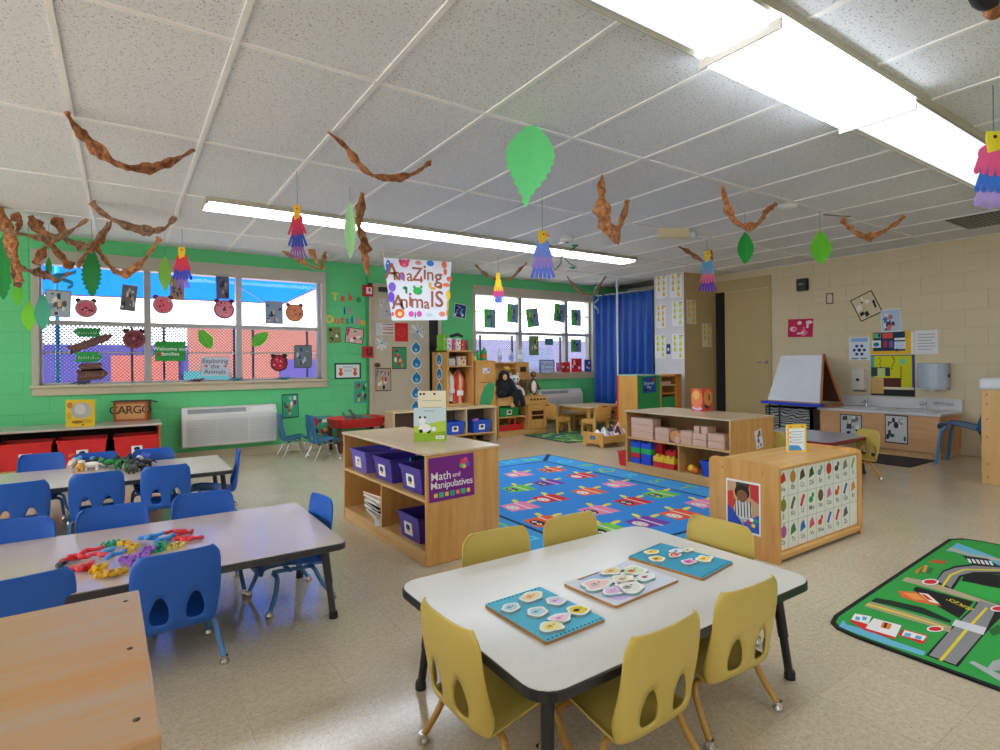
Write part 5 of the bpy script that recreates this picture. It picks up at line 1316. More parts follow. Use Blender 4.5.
pic('X', X1, (885, 415, 908, 443.5), 0, 'photo_print', 'black and white photo of a child washing on the sink front, right one', 'photo', '#2A2A2C', photo(['#C9CCCE', '#1A1C1E', '#E4E6E8', '#8A8E90', '#2F5A44', '#3A3A3C'], 9, 20))
sm = MB(); sm.box((6.42, 2.30, 0), (7.06, 3.30, .008), plain('#2E2C2E', .9, 0, .3, 80)); tag(sm.build('floor_mat'), 'dark grey mat on the floor in front of the sink unit', 'mat')
XD = XW - .001
sd_ = thing('soap_dispenser', 'white soap dispenser on the tan wall above the left tap', 'dispenser', (0, 0, 0))
M, w, h = place('X', XW, (854.5, 369, 867.5, 390)); q = MB(); q.box((-w / 2, -h / 2, 0), (w / 2, h / 2, .09), plain('#DAD8CE', .35), M); q.build('dispenser_body', sd_, bevel=.012)
q = MB(); q.prism(disc(0, 0, .02, .02, 14), .09, .094, BLKP, M); q.build('window_dot', sd_); q = MB(); q.box((-w * .4, -h * .56, .01), (w * .4, -h * .45, .08), plain('#6A6A6E', .4), M); q.build('push_bar', sd_, bevel=.004)
tdp = thing('towel_dispenser', 'rounded grey-blue paper towel dispenser on the tan wall, right of the wall mirror', 'dispenser', (0, 0, 0))
M, w, h = place('X', XW, (921, 363, 951, 388)); q = MB(); q.prism([(-w / 2, 0), (w / 2, 0), (w / 2, .10)] + [(w / 2 * math.cos(R(a)), .10 + .10 * math.sin(R(a))) for a in range(10, 171, 16)] + [(-w / 2, .10)], -h / 2, h / 2, plain('#AEBBCB', .25), M @ Matrix(((1, 0, 0, 0), (0, 0, 1, 0), (0, 1, 0, 0), (0, 0, 0, 1)))); q.build('dispenser_body', tdp, bevel=.008)
q = MB(); q.box((-w * .49, -h / 2 - .01, .0), (w * .49, -h / 2, .19), plain('#D8DCE2', .3), M); q.build('lower_rim', tdp, bevel=.004); q = MB(); q.box((-w * .08, -h * .62, .06), (w * .08, -h / 2 - .01, .10), paper('#F0F0EE'), M); q.build('paper_tongue', tdp)
q = MB(); q.box((w / 2, -.02, .05), (w / 2 + .012, .02, .09), BLKP, M); q.build('side_knob', tdp)
pic('X', XD, (849, 337, 870, 360), 0, 'poster', 'blue and white hand washing poster left of the wall mirror', 'poster', '#DDE6F2', lambda mb, w, h: [mb.face(disc(0, -.02, w * .09, w * .09, 12), .0022, paper('#1A2A5A'))] + [mb.face(disc(w * .24 * math.cos(k), -.02 + w * .24 * math.sin(k), w * .08, w * .08, 10), .0022, paper('#2A4A8A')) for k in (0, 1.05, 2.1, 3.14, 4.19, 5.24)] + [mb.face([(-w * .4, h * .3), (w * .4, h * .28), (w * .4, h * .45), (-w * .4, h * .45)], .0021, paper('#8CB4E0')), mb.box((-w * .38, -h * .46, .001), (-w * .05, -h * .42, .002), paper('#1A2A5A')), mb.box((w * .08, -h * .46, .001), (w * .36, -h * .42, .002), paper('#1A2A5A'))])
pic('X', XD, (881, 309, 901, 332), 2, 'poster', 'blue and white crowded picture poster, highest of the papers over the sink', 'poster', '#E8ECF4', photo(['#B8CCE8', '#2A3A5A', '#F0F0F4', '#D8784A', '#4A6AA0', '#C8C8D0'], 31, 22))
def board_art(mb, w, h):
    g = lambda x0, y0, x1, y1, c, z=.002: mb.face([(x0 * w, y0 * h), (x1 * w, y0 * h), (x1 * w, y1 * h), (x0 * w, y1 * h)], z, paper(c))
    g(-.44, -.36, .36, .5, '#1E3A5A', .0019); g(-.48, -.2, -.24, .14, '#D8ECF0'); g(-.46, .24, -.24, .46, '#6AB88A'); g(-.2, .22, .06, .46, '#E0524A'); g(.1, .12, .36, .22, '#EDEFF4', .0021); g(.1, -.28, .38, .06, '#DDE6F6', .0021); g(-.18, -.2, -.08, .1, '#B83A4A', .0021); g(-.04, -.22, .07, .1, '#7A5AA8', .0021)
    for i in range(4): mb.box((.14 * w, h * (.0 - i * .07), .001), (.34 * w, h * (.012 - i * .07), .0025), paper('#8AA0C8'))
    mb.face(disc(-.36 * w, -.05 * h, .08 * w, .1 * h, 8), .0023, paper('#2A7AA0')); mb.face(disc(-.28 * w, .36 * h, .03 * w, .08 * h, 8), .0023, paper('#16203A')); mb.face(disc(.16 * w, -.32 * h, .05 * w, .07 * h, 8), .0024, paper('#2A3A7A'))
pic('X', XD, (871, 332, 911, 354), 0, 'notice_board', 'navy notice board with yellow edge and pinned papers over the sink', 'notice board', '#EDBE2E', board_art)
pic('X', XD, (911, 332, 914.5, 354), 0, 'trim_strip', 'narrow white strip beside the navy notice board', 'strip', '#E8E8E4')
mr = MB(); M, w, h = place('X', XW, (871, 355, 915, 396));  # wall mirror, its reflection painted as flat colour patches
mr.box((-w / 2, -h / 2, .0), (w / 2, h / 2, .004), paper('#3A3C44'), M)
def G(x0, y0, x1, y1, c, z): mr.face([(x0 * w, y0 * h), (x1 * w, y0 * h), (x1 * w, y1 * h), (x0 * w, y1 * h)], z, paper(c), M)
G(-.5, -.3, -.42, .48, '#4AA8B0', .0045); G(-.42, -.3, .44, .48, '#D6D420', .0045); G(.44, -.34, .49, .48, '#3A4AA0', .0045); G(-.49, -.02, -.05, .20, '#3A4048', .005); G(-.34, -.04, -.16, .18, '#C9DC8A', .0055); G(-.49, -.45, -.2, -.06, '#D8B070', .0055); G(-.2, -.28, .2, -.06, '#5A2A22', .005); G(-.2, -.34, .48, -.28, '#E8D8B8', .0058); G(-.2, -.48, .48, -.34, '#24282C', .0052)
for i in range(4): mr.face(disc((-.28 + .02 * (i % 2)) * w, (.42 - i * .07) * h, .012 * w * 1.4, .02 * h, 6), .006, paper('#20242A'), M)
for i in range(6): mr.face(disc((.02 + .03 * math.sin(i)) * w, (.44 - i * .055) * h, .02 * w, .02 * h, 6), .006, paper('#20242A'), M)
for i in range(7): mr.face(disc((.2) * w, (.2 - i * .045) * h, .02 * w, .016 * h, 6), .006, paper('#3A3A20'), M)
mr.face(disc(.24 * w, .34 * h, .07 * w, .08 * h, 12), .006, paper('#7AD0A0'), M)
tag(mr.build('poster'), 'wall mirror behind the taps with its yellow, dark and brown reflection painted on', 'poster')
pic('X', XD, (915, 330, 938, 354), 0, 'paper_notice', 'white paper notice with small drawings, right of the navy board', 'notice', '#E6E6EA', lambda mb, w, h: lines_art(mb, w, h, '#9A9AA4', 6, y0=.32, y1=-.3, t=.03))
pic('X', XD, (788, 319, 813, 337), -2, 'poster', 'small crimson and pink painting on the tan wall above the easel', 'painting', '#C8245A', lambda mb, w, h: rnd_art(mb, w, h, ['#F2A8C0', '#F6D8E0', '#C8245A', '#E8709A'], 14, 12))
pic('X', XD, (852, 291, 881, 321), 24, 'photo_print', 'tilted black-edged photo on the tan wall above the sink', 'photo', '#16140E', photo(['#D8C9A8', '#EFE8DA', '#2A221C', '#8A6A4A', '#C8B89A'], 17, 14))
sp_ = thing('wall_speaker', 'small black box fixed to the tan wall near the door', 'wall speaker', (0, 0, 0)); M, w, h = place('X', XW, (799, 279, 809, 291)); q = MB(); q.box((-w / 2, -h / 2, 0), (w / 2, h / 2, .08), plain('#1C1A18', .5), M); q.build('housing', sp_, bevel=.008); q = MB(); q.box((-w * .25, -h * .05, .08), (w * .25, h * .12, .084), plain('#6A6A66', .5), M); q.build('badge', sp_)
pic('X', XD, (826, 293, 833.5, 304), 0, 'wall_plate', 'small framed switch plate on the tan wall', 'wall plate', '#7A7060', lambda mb, w, h: mb.box((-w * .34, -h * .38, .001), (w * .34, h * .38, .003), paper('#D8CDB0')))
# easel
ea = thing('easel', 'white-board easel with a blue tray between the door and the sink', 'easel', (7.0, 3.78, 0))
EW = wood('#C07A3E', '#A8652E', .5, 'z')
Te = Matrix.Rotation(R(-9), 4, 'Z')
M = Te @ frame((.02, 0, .55), (0, -1, 0), (.16, 0, .60))
b = MB(); b.prism([(-.37, 0), (.36, 0), (.29, .60), (-.28, .60)], -.008, .006, plain('#DCE0E8', .15), M); b.build('white_board', ea)
b = MB(); b.box((-.38, -.02, -.014), (.37, .0, .004), EW, M).tube([M @ Vector((.375, 0, -.005)), M @ Vector((.30, .61, -.005))], .012, EW, 6); b.build('board_edge', ea)
M2 = Te @ frame((.40, 0, .55), (0, -1, 0), (-.22, 0, .60)); b = MB(); b.prism([(-.37, 0), (.36, 0), (.29, .61), (-.28, .61)], -.012, .0, plain('#5A2E1E', .6), M2); b.tube([M2 @ Vector((.37, 0, -.005)), M2 @ Vector((.30, .63, -.005))], .016, EW, 6); b.build('rear_board', ea)
MB().box((-.06, -.40, .505), (.06, .42, .54), plastic('#2440C8', .35), Te).build('blue_tray', ea, bevel=.006)
MB().box((.06, -.38, .50), (.44, -.34, .53), EW, Te).build('brace', ea)
for x, y in ((0, .33), (0, .18), (.40, .33), (.40, -.30)): MB().cyl(Te @ Vector((x, y, .0)), Te @ Vector((x, y, .52)), .011, plain('#141416', .5), 10).build('leg', ea)
def wave_mat():
    m, nt, b = pbase('grey_wave_weave'); v = coord(nt, (1, 1, 1))
    wv = nt.nodes.new('ShaderNodeTexWave'); wv.bands_direction = 'Z'; wv.inputs['Scale'].default_value = 9; wv.inputs['Distortion'].default_value = 6; wv.inputs['Detail'].default_value = 1; wv.inputs['Detail Scale'].default_value = 1.2
    nt.links.new(v, wv.inputs['Vector']); nt.links.new(mixc(nt, ramp(nt, wv.outputs['Fac'], .35, .65), lin('#3E4448'), lin('#A9B0B2')), b.inputs['Base Color'])
    return m
b = MB(); b.box((7.15, 3.62, .02), (7.20, 4.22, .47), wave_mat()); b.box((7.15, 3.62, 0), (7.70, 3.64, .47), plain('#6A6E70', .7)); b.box((7.15, 4.20, 0), (7.70, 4.22, .47), plain('#6A6E70', .7)); b.box((7.15, 3.62, .45), (7.70, 4.22, .47), plain('#8A8E90', .7))
tag(b.build('woven_screen'), 'grey wave-patterned woven chest under the easel', 'chest')
# toddler table and chairs in the back
table('activity_table', 'small grey-topped table with dark red edge behind the alphabet shelf', 5.0, 5.80, 2.38, 3.22, .36, plain('#A9A9B4', .25), plain('#8A2A34', .4), BLK, .08, .08, .08)
ychair2 = lambda x, y, rz, lab: dup(cy_, (x, y, 0), R(rz), lab)
ychair2(5.02, 2.92, -70, 'pale yellow chair at the left of the small grey table, by the block shelf end')
ychair2(5.55, 3.18, 172, 'pale yellow chair behind the small grey table, under the easel')
ychair2(5.52, 2.42, 60, 'pale yellow chair at the right of the small grey table, before the sink')
# changing table and blue chair at the right edge
ch = thing('changing_table', 'tall birch cabinet with white padded top at the right edge', 'cabinet', (6.10, .70, 0))
MB().box((0, 0, 0), (.60, .96, .80), wood('#DDB478', '#CFA262', .4, 'z', .6)).build('cabinet_body', ch, bevel=.004)
MB().box((-.015, -.02, .80), (.62, .975, .90), plain('#DADCE4', .3)).build('padded_top', ch, bevel=.03, seg=4)
for z in (.06, .17, .40, .55, .68, .76): MB().cyl((-.002, .92, z), (.002, .92, z), .006, plain('#6A4A2A', .5), 8).build('screw', ch)
bc = thing('large_chair', 'larger blue plastic chair half hidden behind the changing cabinet', 'chair', (7.03, 2.03, 0), R(4))
BL2 = plastic('#2A6AA0', .4)
s2 = shell(BL2, 1.35, 1.0); 
for v in s2.v: v.z = .40 + (v.z - .19) * 1.35; v.y *= 1.25
s2.build('seat_shell', bc, solid=.006)
for sx in (-1, 1):
    for y0, y1, m_ in ((.13, .20, plain('#3A86C0', .4)), (-.12, -.2, plain('#1E2A3A', .5))): MB().tube([(sx * .15, y0, .39), (sx * .19, (y0 + y1) / 2, .33), (sx * .20, y1, 0)], .016, m_, 10).build('leg', bc)
# changing-side end
# block-column papers and switch
def duck_art(mb, w, h):
    r = random.Random(int(w * 1e5))
    for c in range(2):
        for q in range(4 if c else 3):
            x, y = (-.24 + .46 * c) * w, (.34 - q * .24) * h
            mb.face(disc(x, y, w * .12, h * .075, 9), .0022, paper('#E8C83A' if duck_art.k < 3 else '#D2DC4A')); mb.face(disc(x, y + h * .09, w * .07, h * .045, 8), .0024, paper('#E8C83A' if duck_art.k < 3 else '#D2DC4A'))
    mb.box((w * .1, h * .40, .001), (w * .42, h * .45, .0022), paper('#6A7AB0'))
duck_art.k = 0
nm = ('top left', 'top right', 'middle left', 'middle right', 'bottom left', 'bottom right')
for i, bb in enumerate(((656, 274, 667, 298), (670, 273, 682, 298), (656, 304.5, 666, 328), (672, 301, 683.5, 326), (655, 334.5, 666, 358), (672, 334, 684, 359))):
    duck_art.k = i; pic('X', BX - .003, bb, 0, 'drawing_sheet', nm[i] + ' paper with yellow shapes on the white block column', 'drawing', '#EDEDF2', duck_art, 'papers with yellow shapes')
for i, bb in enumerate(((686.5, 300, 696, 324), (702, 323.5, 711.5, 347))):
    duck_art.k = i; pic('Y', BY0 - .001, bb, 0, 'drawing_sheet', ('higher', 'lower')[i] + ' of two papers with yellow shapes on the tan wall by the dark door gap', 'drawing', '#E4DCC0', duck_art, 'papers with yellow shapes')
pic('X', BX - .003, (666.5, 344, 670.5, 354), 0, 'wall_switch', 'small dark blue and white switch on the white block column', 'switch', '#2A4A7A', lambda mb, w, h: mb.box((-w * .2, -h * .2, .001), (w * .2, h * .1, .005), paper('#E8E8EC')))

# ================================================================ RUGS
def rugmat(c): return plain(c, .95, 0, .10, 60)
CXR, CYR = 2.95, 3.45
def rp(u, v): p = atz(u, v, 0); return (p.x - CXR, p.y - CYR)
rg = MB()
RX0, RX1, RY0, RY1 = 1.84 - CXR, 4.07 - CXR, 1.92 - CYR, 5.03 - CYR
rg.prism(rrect(RX0, RY0, RX1, RY1, .03), 0, .009, rugmat('#12305C'))
b_ = .02; z = .0093
def rr4(x0, y0, x1, y1, c, z): rg.face([(x0, y0), (x1, y0), (x1, y1), (x0, y1)], z, rugmat(c))
rr4(RX0 + b_, RY0 + b_, RX1 - b_, RY1 - b_, '#3FA0E0', .0094)
rr4(RX0 + .30, RY0 + .30, RX1 - .30, RY1 - .30, '#12305C', .0097); rr4(RX0 + .33, RY0 + .33, RX1 - .33, RY1 - .33, '#2F8CDC', .0100)
for (a, b) in (((RX0 + .30, RY1 - .30), (RX0, RY1)), ((RX1 - .30, RY1 - .30), (RX1, RY1)), ((RX0 + .30, RY0 + .30), (RX0, RY0)), ((RX1 - .30, RY0 + .30), (RX1, RY0))): rg.face(strip([a, b], .05), .0099, rugmat('#12305C'))
I = Matrix.Identity(4); al_ = 'ABCDEFGHIJKLMNOPQRSTUVWXYZ'
lm_ = [rugmat('#A8D83A'), rugmat('#5CD0E8'), rugmat('#8CE04A')]
for i in range(8): rg.text(al_[i], .17, lm_[i % 3], .0100, I, RX0 + .16, RY0 + .48 + i * .30, .004, 1, 'CENTER', R(90))
for i in range(6): rg.text(al_[8 + i], .17, lm_[i % 3], .0100, I, RX0 + .45 + i * .28, RY1 - .16, .004)
for i in range(8): rg.text(al_[14 + i], .17, lm_[(i + 1) % 3], .0100, I, RX1 - .16, RY1 - .46 - i * .31, .004, 1, 'CENTER', R(-90))
for i in range(4): rg.text(al_[22 + i], .17, lm_[i % 3], .0100, I, RX1 - .5 - i * .4, RY0 + .16, .004, 1, 'CENTER', R(180))
bugs = [(517.6, 475.5, '#E88AB0'), (551, 471, '#EE6A34'), (581, 477, '#DC2E34'), (547.6, 484, '#7A3AA8'), (618, 485.6, '#EE8AB4'), (517.6, 490, '#6CC84A'), (588, 493, '#EE6A34'), (660, 495.7, '#74CC4A'), (549, 500, '#D8242C'),
        (631.6, 503, '#DC2E34'), (519, 508, '#EE8AB4'), (597, 512, '#EE8AB4'), (703.6, 505, '#EE8AB4'), (544, 523, '#EE6230'), (679.6, 516, '#EE5A2A'), (605, 531, '#74CC4A'), (646, 524, '#7A3AA8')]
for i, (u, v, c) in enumerate(bugs):
    x, y = rp(u, v); s = .125; zz = .0101 + (i % 3) * .0002
    m1 = rugmat(c); T = lambda pts: [(x + a * s, y + b * s) for a, b in pts]
    rg.face(T([(-1, -.7), (1, -.9), (1, .7), (.7, .9), (-.8, .8)]), zz, m1)
    rg.face(T([(.2, -.9), (.34, -.9), (.34, .85), (.2, .85)]), zz + .0001, rugmat('#F0D8D0')); rg.face(T(disc(-.45, 0, .36, .5, 12)), zz + .0001, rugmat('#301818' if i % 2 else '#F2D8D0'))
    rg.face(T(disc(-.5, .2, .14, .17, 8)), zz + .0002, rugmat('#F8F4F0')); rg.face(T(disc(-.5, -.24, .14, .17, 8)), zz + .0002, rugmat('#F8F4F0')); rg.face(T(disc(-.5, .2, .06, .08, 6)), zz + .0003, rugmat('#141414')); rg.face(T(disc(-.5, -.24, .06, .08, 6)), zz + .0003, rugmat('#141414'))
    ye = rugmat('#F0E04A')
    rg.face(T([(1, .35), (1.7, .5), (1.8, .75), (1.5, .8), (1, .65)]), zz, ye); rg.face(T([(.3, .85), (.5, 1.5), (.75, 1.6), (.8, 1.3), (.6, .85)]), zz, ye)
tag(rg.build('alphabet_rug', loc=(CXR, CYR, .001)), 'large blue rug with alphabet border and coloured block creatures between the shelves', 'rug')

CX2, CY2 = 3.5, .4
rg = MB()
def cp(u, v): p = atz(820 + u / 4.167, 520 + v / 4.167, 0); return (p.x - CX2, p.y - CY2)
base = [(2.32, -.30), (2.32, 1.02), (2.335, 1.09), (2.37, 1.13), (2.44, 1.15), (4.02, 1.25), (4.10, 1.21), (4.13, 1.12), (4.13, -.30)]
rg.prism([(x - CX2, y - CY2) for x, y in base], 0, .008, rugmat('#0E1A14'))
ins = [(2.337, -.28), (2.337, 1.015), (2.35, 1.08), (2.38, 1.115), (2.445, 1.132), (4.01, 1.23), (4.08, 1.19), (4.11, 1.11), (4.11, -.28)]
rg.face([(x - CX2, y - CY2) for x, y in ins], .0083, rugmat('#2FA042'))
LIM = lambda p: (max(2.345 - CX2, min(4.10 - CX2, p[0])), max(-.27 - CY2, min(1.105 + .056 * (p[0] + CX2 - 2.4) - CY2, p[1])))
def cf(pts, c, z): rg.face([LIM(cp(*p)) for p in pts], z, rugmat(c))
cf([(95, 425), (110, 445), (200, 468), (300, 512), (440, 560), (430, 576), (250, 528), (110, 478), (78, 452)], '#6CB8D8', .0086)
cf([(500, 105), (560, 100), (700, 150), (760, 175), (760, 200), (640, 165), (560, 140), (500, 130)], '#6CB8D8', .0086)
cf([(500, 112), (610, 145), (750, 170), (750, 180), (600, 150), (495, 122)], '#C8B898', .0087)
# roads
GRYR = '#8C8C8C'
cf([(525, 480), (640, 370), (660, 335), (760, 365), (760, 410), (700, 470), (625, 560), (575, 625), (440, 575)], '#0E100E', .0087)
cf([(530, 485), (645, 375), (665, 345), (740, 368), (690, 470), (615, 560), (565, 615), (455, 575)], GRYR, .0090)
cf([(565, 425), (695, 460), (680, 490), (550, 450)], '#D8D8DC', .0094)
cf([(690, 375), (700, 378), (610, 480), (510, 600), (495, 596), (600, 470)], '#E8D030', .0093)
cf([(335, 240), (440, 262), (560, 300), (660, 335), (750, 365), (750, 378), (655, 350), (550, 320), (430, 285), (320, 255)], '#B8A888', .0089)
cf([(200, 345), (330, 385), (450, 420), (550, 455), (540, 480), (440, 445), (320, 410), (175, 365)], '#B0A080', .0089)
cf([(190, 355), (340, 397), (520, 455), (520, 460), (335, 403), (185, 360)], '#E8D030', .0092)
cf([(205, 325), (300, 345), (430, 375), (550, 430), (540, 440), (420, 400), (290, 365), (200, 345)], '#0C2A14', .0091)
cf([(480, 265), (510, 220), (560, 200), (640, 190), (760, 200), (760, 235), (640, 232), (590, 245), (555, 300), (520, 290)], '#0E100E', .0088)
cf([(487, 262), (515, 225), (565, 207), (640, 198), (760, 207), (760, 225), (640, 225), (580, 240), (545, 292)], GRYR, .0091)
cf([(505, 285), (540, 235), (600, 212), (750, 215), (750, 220), (605, 217), (550, 240), (515, 288)], '#E8D030', .0094)
cf([(600, 235), (640, 228), (760, 238), (760, 295), (640, 275), (590, 265)], '#0C0E0C', .0090)
cf([(585, 262), (640, 272), (760, 300), (760, 350), (660, 325), (555, 298)], '#34B048', .0092)
cf([(388, 300), (400, 286), (640, 350), (580, 420), (500, 375)], '#0C0E0C', .0091)
# houses
cf([(325, 305), (400, 310), (510, 370), (400, 350), (340, 330)], '#E86A2A', .0094); cf([(345, 312), (400, 316), (440, 345), (390, 340)], '#F0A048', .0096); cf([(410, 312), (450, 318), (500, 360), (460, 352)], '#F2E6D8', .0096); cf([(420, 318), (440, 322), (470, 345), (450, 342)], '#C8382A', .0098)
cf([(365, 215), (405, 180), (425, 195), (400, 235)], '#E8702A', .0094); cf([(430, 200), (475, 210), (460, 235), (415, 228)], '#2F7A3A', .0094); cf([(440, 165), (530, 180), (520, 192), (430, 180)], '#B85A2A', .0094); cf([(435, 195), (450, 198), (440, 228), (425, 224)], '#D8A04A', .0096)
cf([(590, 155), (700, 170), (745, 200), (640, 195)], '#101210', .0094)
for k in range(6): cf([(612 + k * 18, 168 + k * 2), (624 + k * 18, 170 + k * 2), (634 + k * 18, 188 + k * 2), (622 + k * 18, 186 + k * 2)], '#E8E8E8', .0097)
cf([(130, 425), (145, 400), (215, 412), (200, 445)], '#F0ECE8', .0094); cf([(200, 445), (225, 420), (340, 450), (315, 500), (190, 462)], '#F0ECE8', .0095); cf([(325, 490), (345, 465), (450, 492), (430, 530)], '#D8262A', .0094); cf([(340, 492), (352, 470), (445, 496), (430, 515)], '#F0ECE8', .0096)
cf([(125, 432), (130, 425), (200, 447), (190, 462), (315, 500), (310, 508), (185, 470)], '#D8262A', .0097)
for a in (150, 178): cf([(a, 412), (a + 18, 416), (a + 14, 430), (a - 4, 426)], '#5AB0D0', .0098)
for a in (355, 400): cf([(a, 480 + (a - 355) * .25), (a + 26, 486 + (a - 355) * .25), (a + 20, 500 + (a - 355) * .25), (a - 6, 494 + (a - 355) * .25)], '#5AB0D0', .0099)
cf([(262, 435), (300, 445), (290, 468), (252, 458)], '#E8862A', .0098); cf([(272, 438), (282, 441), (274, 462), (264, 459)], '#3A1A1A', .0100)
for u, v in ((460, 267), (480, 465), (745, 380)): cf([(u + 36 * math.cos(R(k)), v + 13 * math.sin(R(k))) for k in range(0, 360, 30)], '#F0ECE8', .0098); cf([(u + 28 * math.cos(R(k)), v + 9 * math.sin(R(k))) for k in range(0, 360, 30)], '#D8262A', .0100)
cf([(700, 470), (745, 445), (760, 480), (720, 495)], '#1E6A2E', .0092); cf([(620, 605), (760, 690), (760, 660), (640, 600)], '#B0B4B4', .0092); cf([(690, 640), (720, 600), (760, 590), (760, 640)], '#A8ACAC', .0094)
def ctext(t, u, v, h, rot):
    x, y = cp(u, v); rg.text(t, h, rugmat('#F0D83A'), .0100, Matrix.Identity(4), x, y, .002, 1, 'CENTER', R(rot))
ctext('BIKES', 585, 362, .034, 62)
tag(rg.build('road_rug', loc=(CX2, CY2, .001)), 'green play rug printed with grey roads, houses and a red bus on the right', 'rug')

# ================================================================ PUZZLES AND TABLE TOYS
def puzzle(label, px4, zt, col, pieces, rim='#B8803E', extra=None):
    P = [atz(u, v, zt + .012) for u, v in px4]; c = sum(P, Vector()) / 4
    ux = ((P[1] - P[0]) + (P[2] - P[3])).normalized(); w = ((P[1] - P[0]).length + (P[2] - P[3]).length) / 2; h = ((P[3] - P[0]).length + (P[2] - P[1]).length) / 2
    rz = math.atan2(ux.y, ux.x)
    o = thing('wooden_puzzle', label, 'puzzle', (c.x, c.y, zt), rz, 'wooden puzzles on the white table')
    b = MB(); b.prism(rrect(-w / 2, -h / 2, w / 2, h / 2, .008), 0, .008, wood(rim, '#9A6A30')); b.prism(rrect(-w / 2 + .001, -h / 2 + .001, w / 2 - .001, h / 2 - .001, .007), .008, .0092, paper(col))
    if extra: extra(b, w, h)
    b.build('puzzle_board', o)
    for i, (x, y, a, c2, c3) in enumerate(pieces):
        m = MB(); pts = []; r = random.Random(i * 7 + int(w * 999)); f1, f2 = r.uniform(0, 6), r.randint(2, 4)
        for k in range(26):
            t = 2 * PI * k / 26; rr = 1 + .12 * math.sin(t * f2 + f1) + .07 * math.sin(t * 5 + f1); pts.append((x * w + a * w * 1.42 * rr * math.cos(t), y * h + a * w * 1.02 * rr * math.sin(t)))
        m.prism(pts, .0093, .017, paper('#8AA6A8')); 
        q = [(x * w + (p[0] - x * w) * .98, y * h + (p[1] - y * h) * .98) for p in pts]; m.face(q, .0173, paper('#F0F0E8')); q = [(x * w + (p[0] - x * w) * .74, y * h + (p[1] - y * h) * .7) for p in pts]; m.face(q, .0176, paper(c2))
        m.face(disc(x * w - a * w * .25, y * h, a * w * .4, a * w * .3, 9), .0179, paper(c3)); 
        for s in (-1, 1): m.face(disc(x * w + a * w * (.1 + .25 * s), y * h + a * w * .1, a * w * .09, a * w * .1, 7), .0182, paper('#22262C'))
        m.build('puzzle_piece', o, bevel=0)
    return o
def dashes(b, w, h):
    for i in range(14): b.box((-w * .46 + i * w * .068, h * .46, .009), (-w * .43 + i * w * .068, h * .48, .0096), paper('#24506A')); b.box((-w * .46 + i * w * .068, -h * .48, .009), (-w * .43 + i * w * .068, -h * .46, .0096), paper('#24506A'))
puzzle('blue wooden puzzle with animal pieces, nearest of three on the white table', [(485, 603), (541, 585), (605, 618), (546, 641)], .3405, '#5CBCD8',
       [(-.32, .22, .11, '#BFD8E4', '#7AB4D0'), (.12, .30, .14, '#F0D8B0', '#E8B060'), (-.12, -.02, .12, '#BEDCE8', '#7EC0DC'), (.30, .06, .12, '#D8D8F0', '#E89AC0'), (.0, -.26, .12, '#F0D8E4', '#E8A0C0'), (.34, -.24, .13, '#E8D23A', '#3A3A2A'), (-.24, -.34, .13, '#F0E6A0', '#E8C04A')], extra=dashes)
puzzle('pale pastel wooden puzzle with cut-out animals, middle of three on the white table', [(566, 582), (628, 559), (677, 580), (613, 605)], .3405, '#D8DCE4',
       [(-.30, .10, .13, '#F0C8C0', '#B8C0B8'), (.10, .30, .10, '#E8D8A0', '#E89A6A'), (.28, .10, .12, '#CFE0B0', '#E86A4A'), (.02, -.02, .11, '#F0E0C8', '#B8B4A0'), (.24, -.18, .09, '#E8EEE8', '#C84A4A'), (-.10, -.26, .13, '#E8E4DC', '#9AA49A'), (-.30, -.20, .09, '#D8C0E8', '#E8B0C8')],
       extra=lambda b, w, h: [b.face([(-.3 * w, .22 * h), (-.02 * w, .22 * h), (-.02 * w, .44 * h), (-.3 * w, .44 * h)], .0095, paper('#A8C0E0')), b.box((-.32 * w, .43 * h, .009), (0, .46 * h, .0105), paper('#B8803E')), b.face(disc(-.3 * w, -.3 * h, .12 * w, .14 * h), .0095, paper('#C8B0E0'))])
puzzle('teal wooden puzzle with fish pieces, farthest of three on the white table', [(629, 555), (663, 541), (731, 562), (702, 578)], .3405, '#3C9CB8',
       [(-.34, .16, .11, '#E8C84A', '#7A5A2A'), (-.12, .34, .10, '#F0D048', '#E8A030'), (.02, .08, .09, '#E84A3A', '#F2D8C8'), (-.10, -.16, .10, '#E878B0', '#7A6AC8'), (.22, .14, .10, '#D8E4F0', '#2A4A7A'), (.40, .06, .08, '#E8D8A0', '#3A6A8A'), (.20, -.24, .12, '#F0D860', '#E89A3A')], extra=dashes)
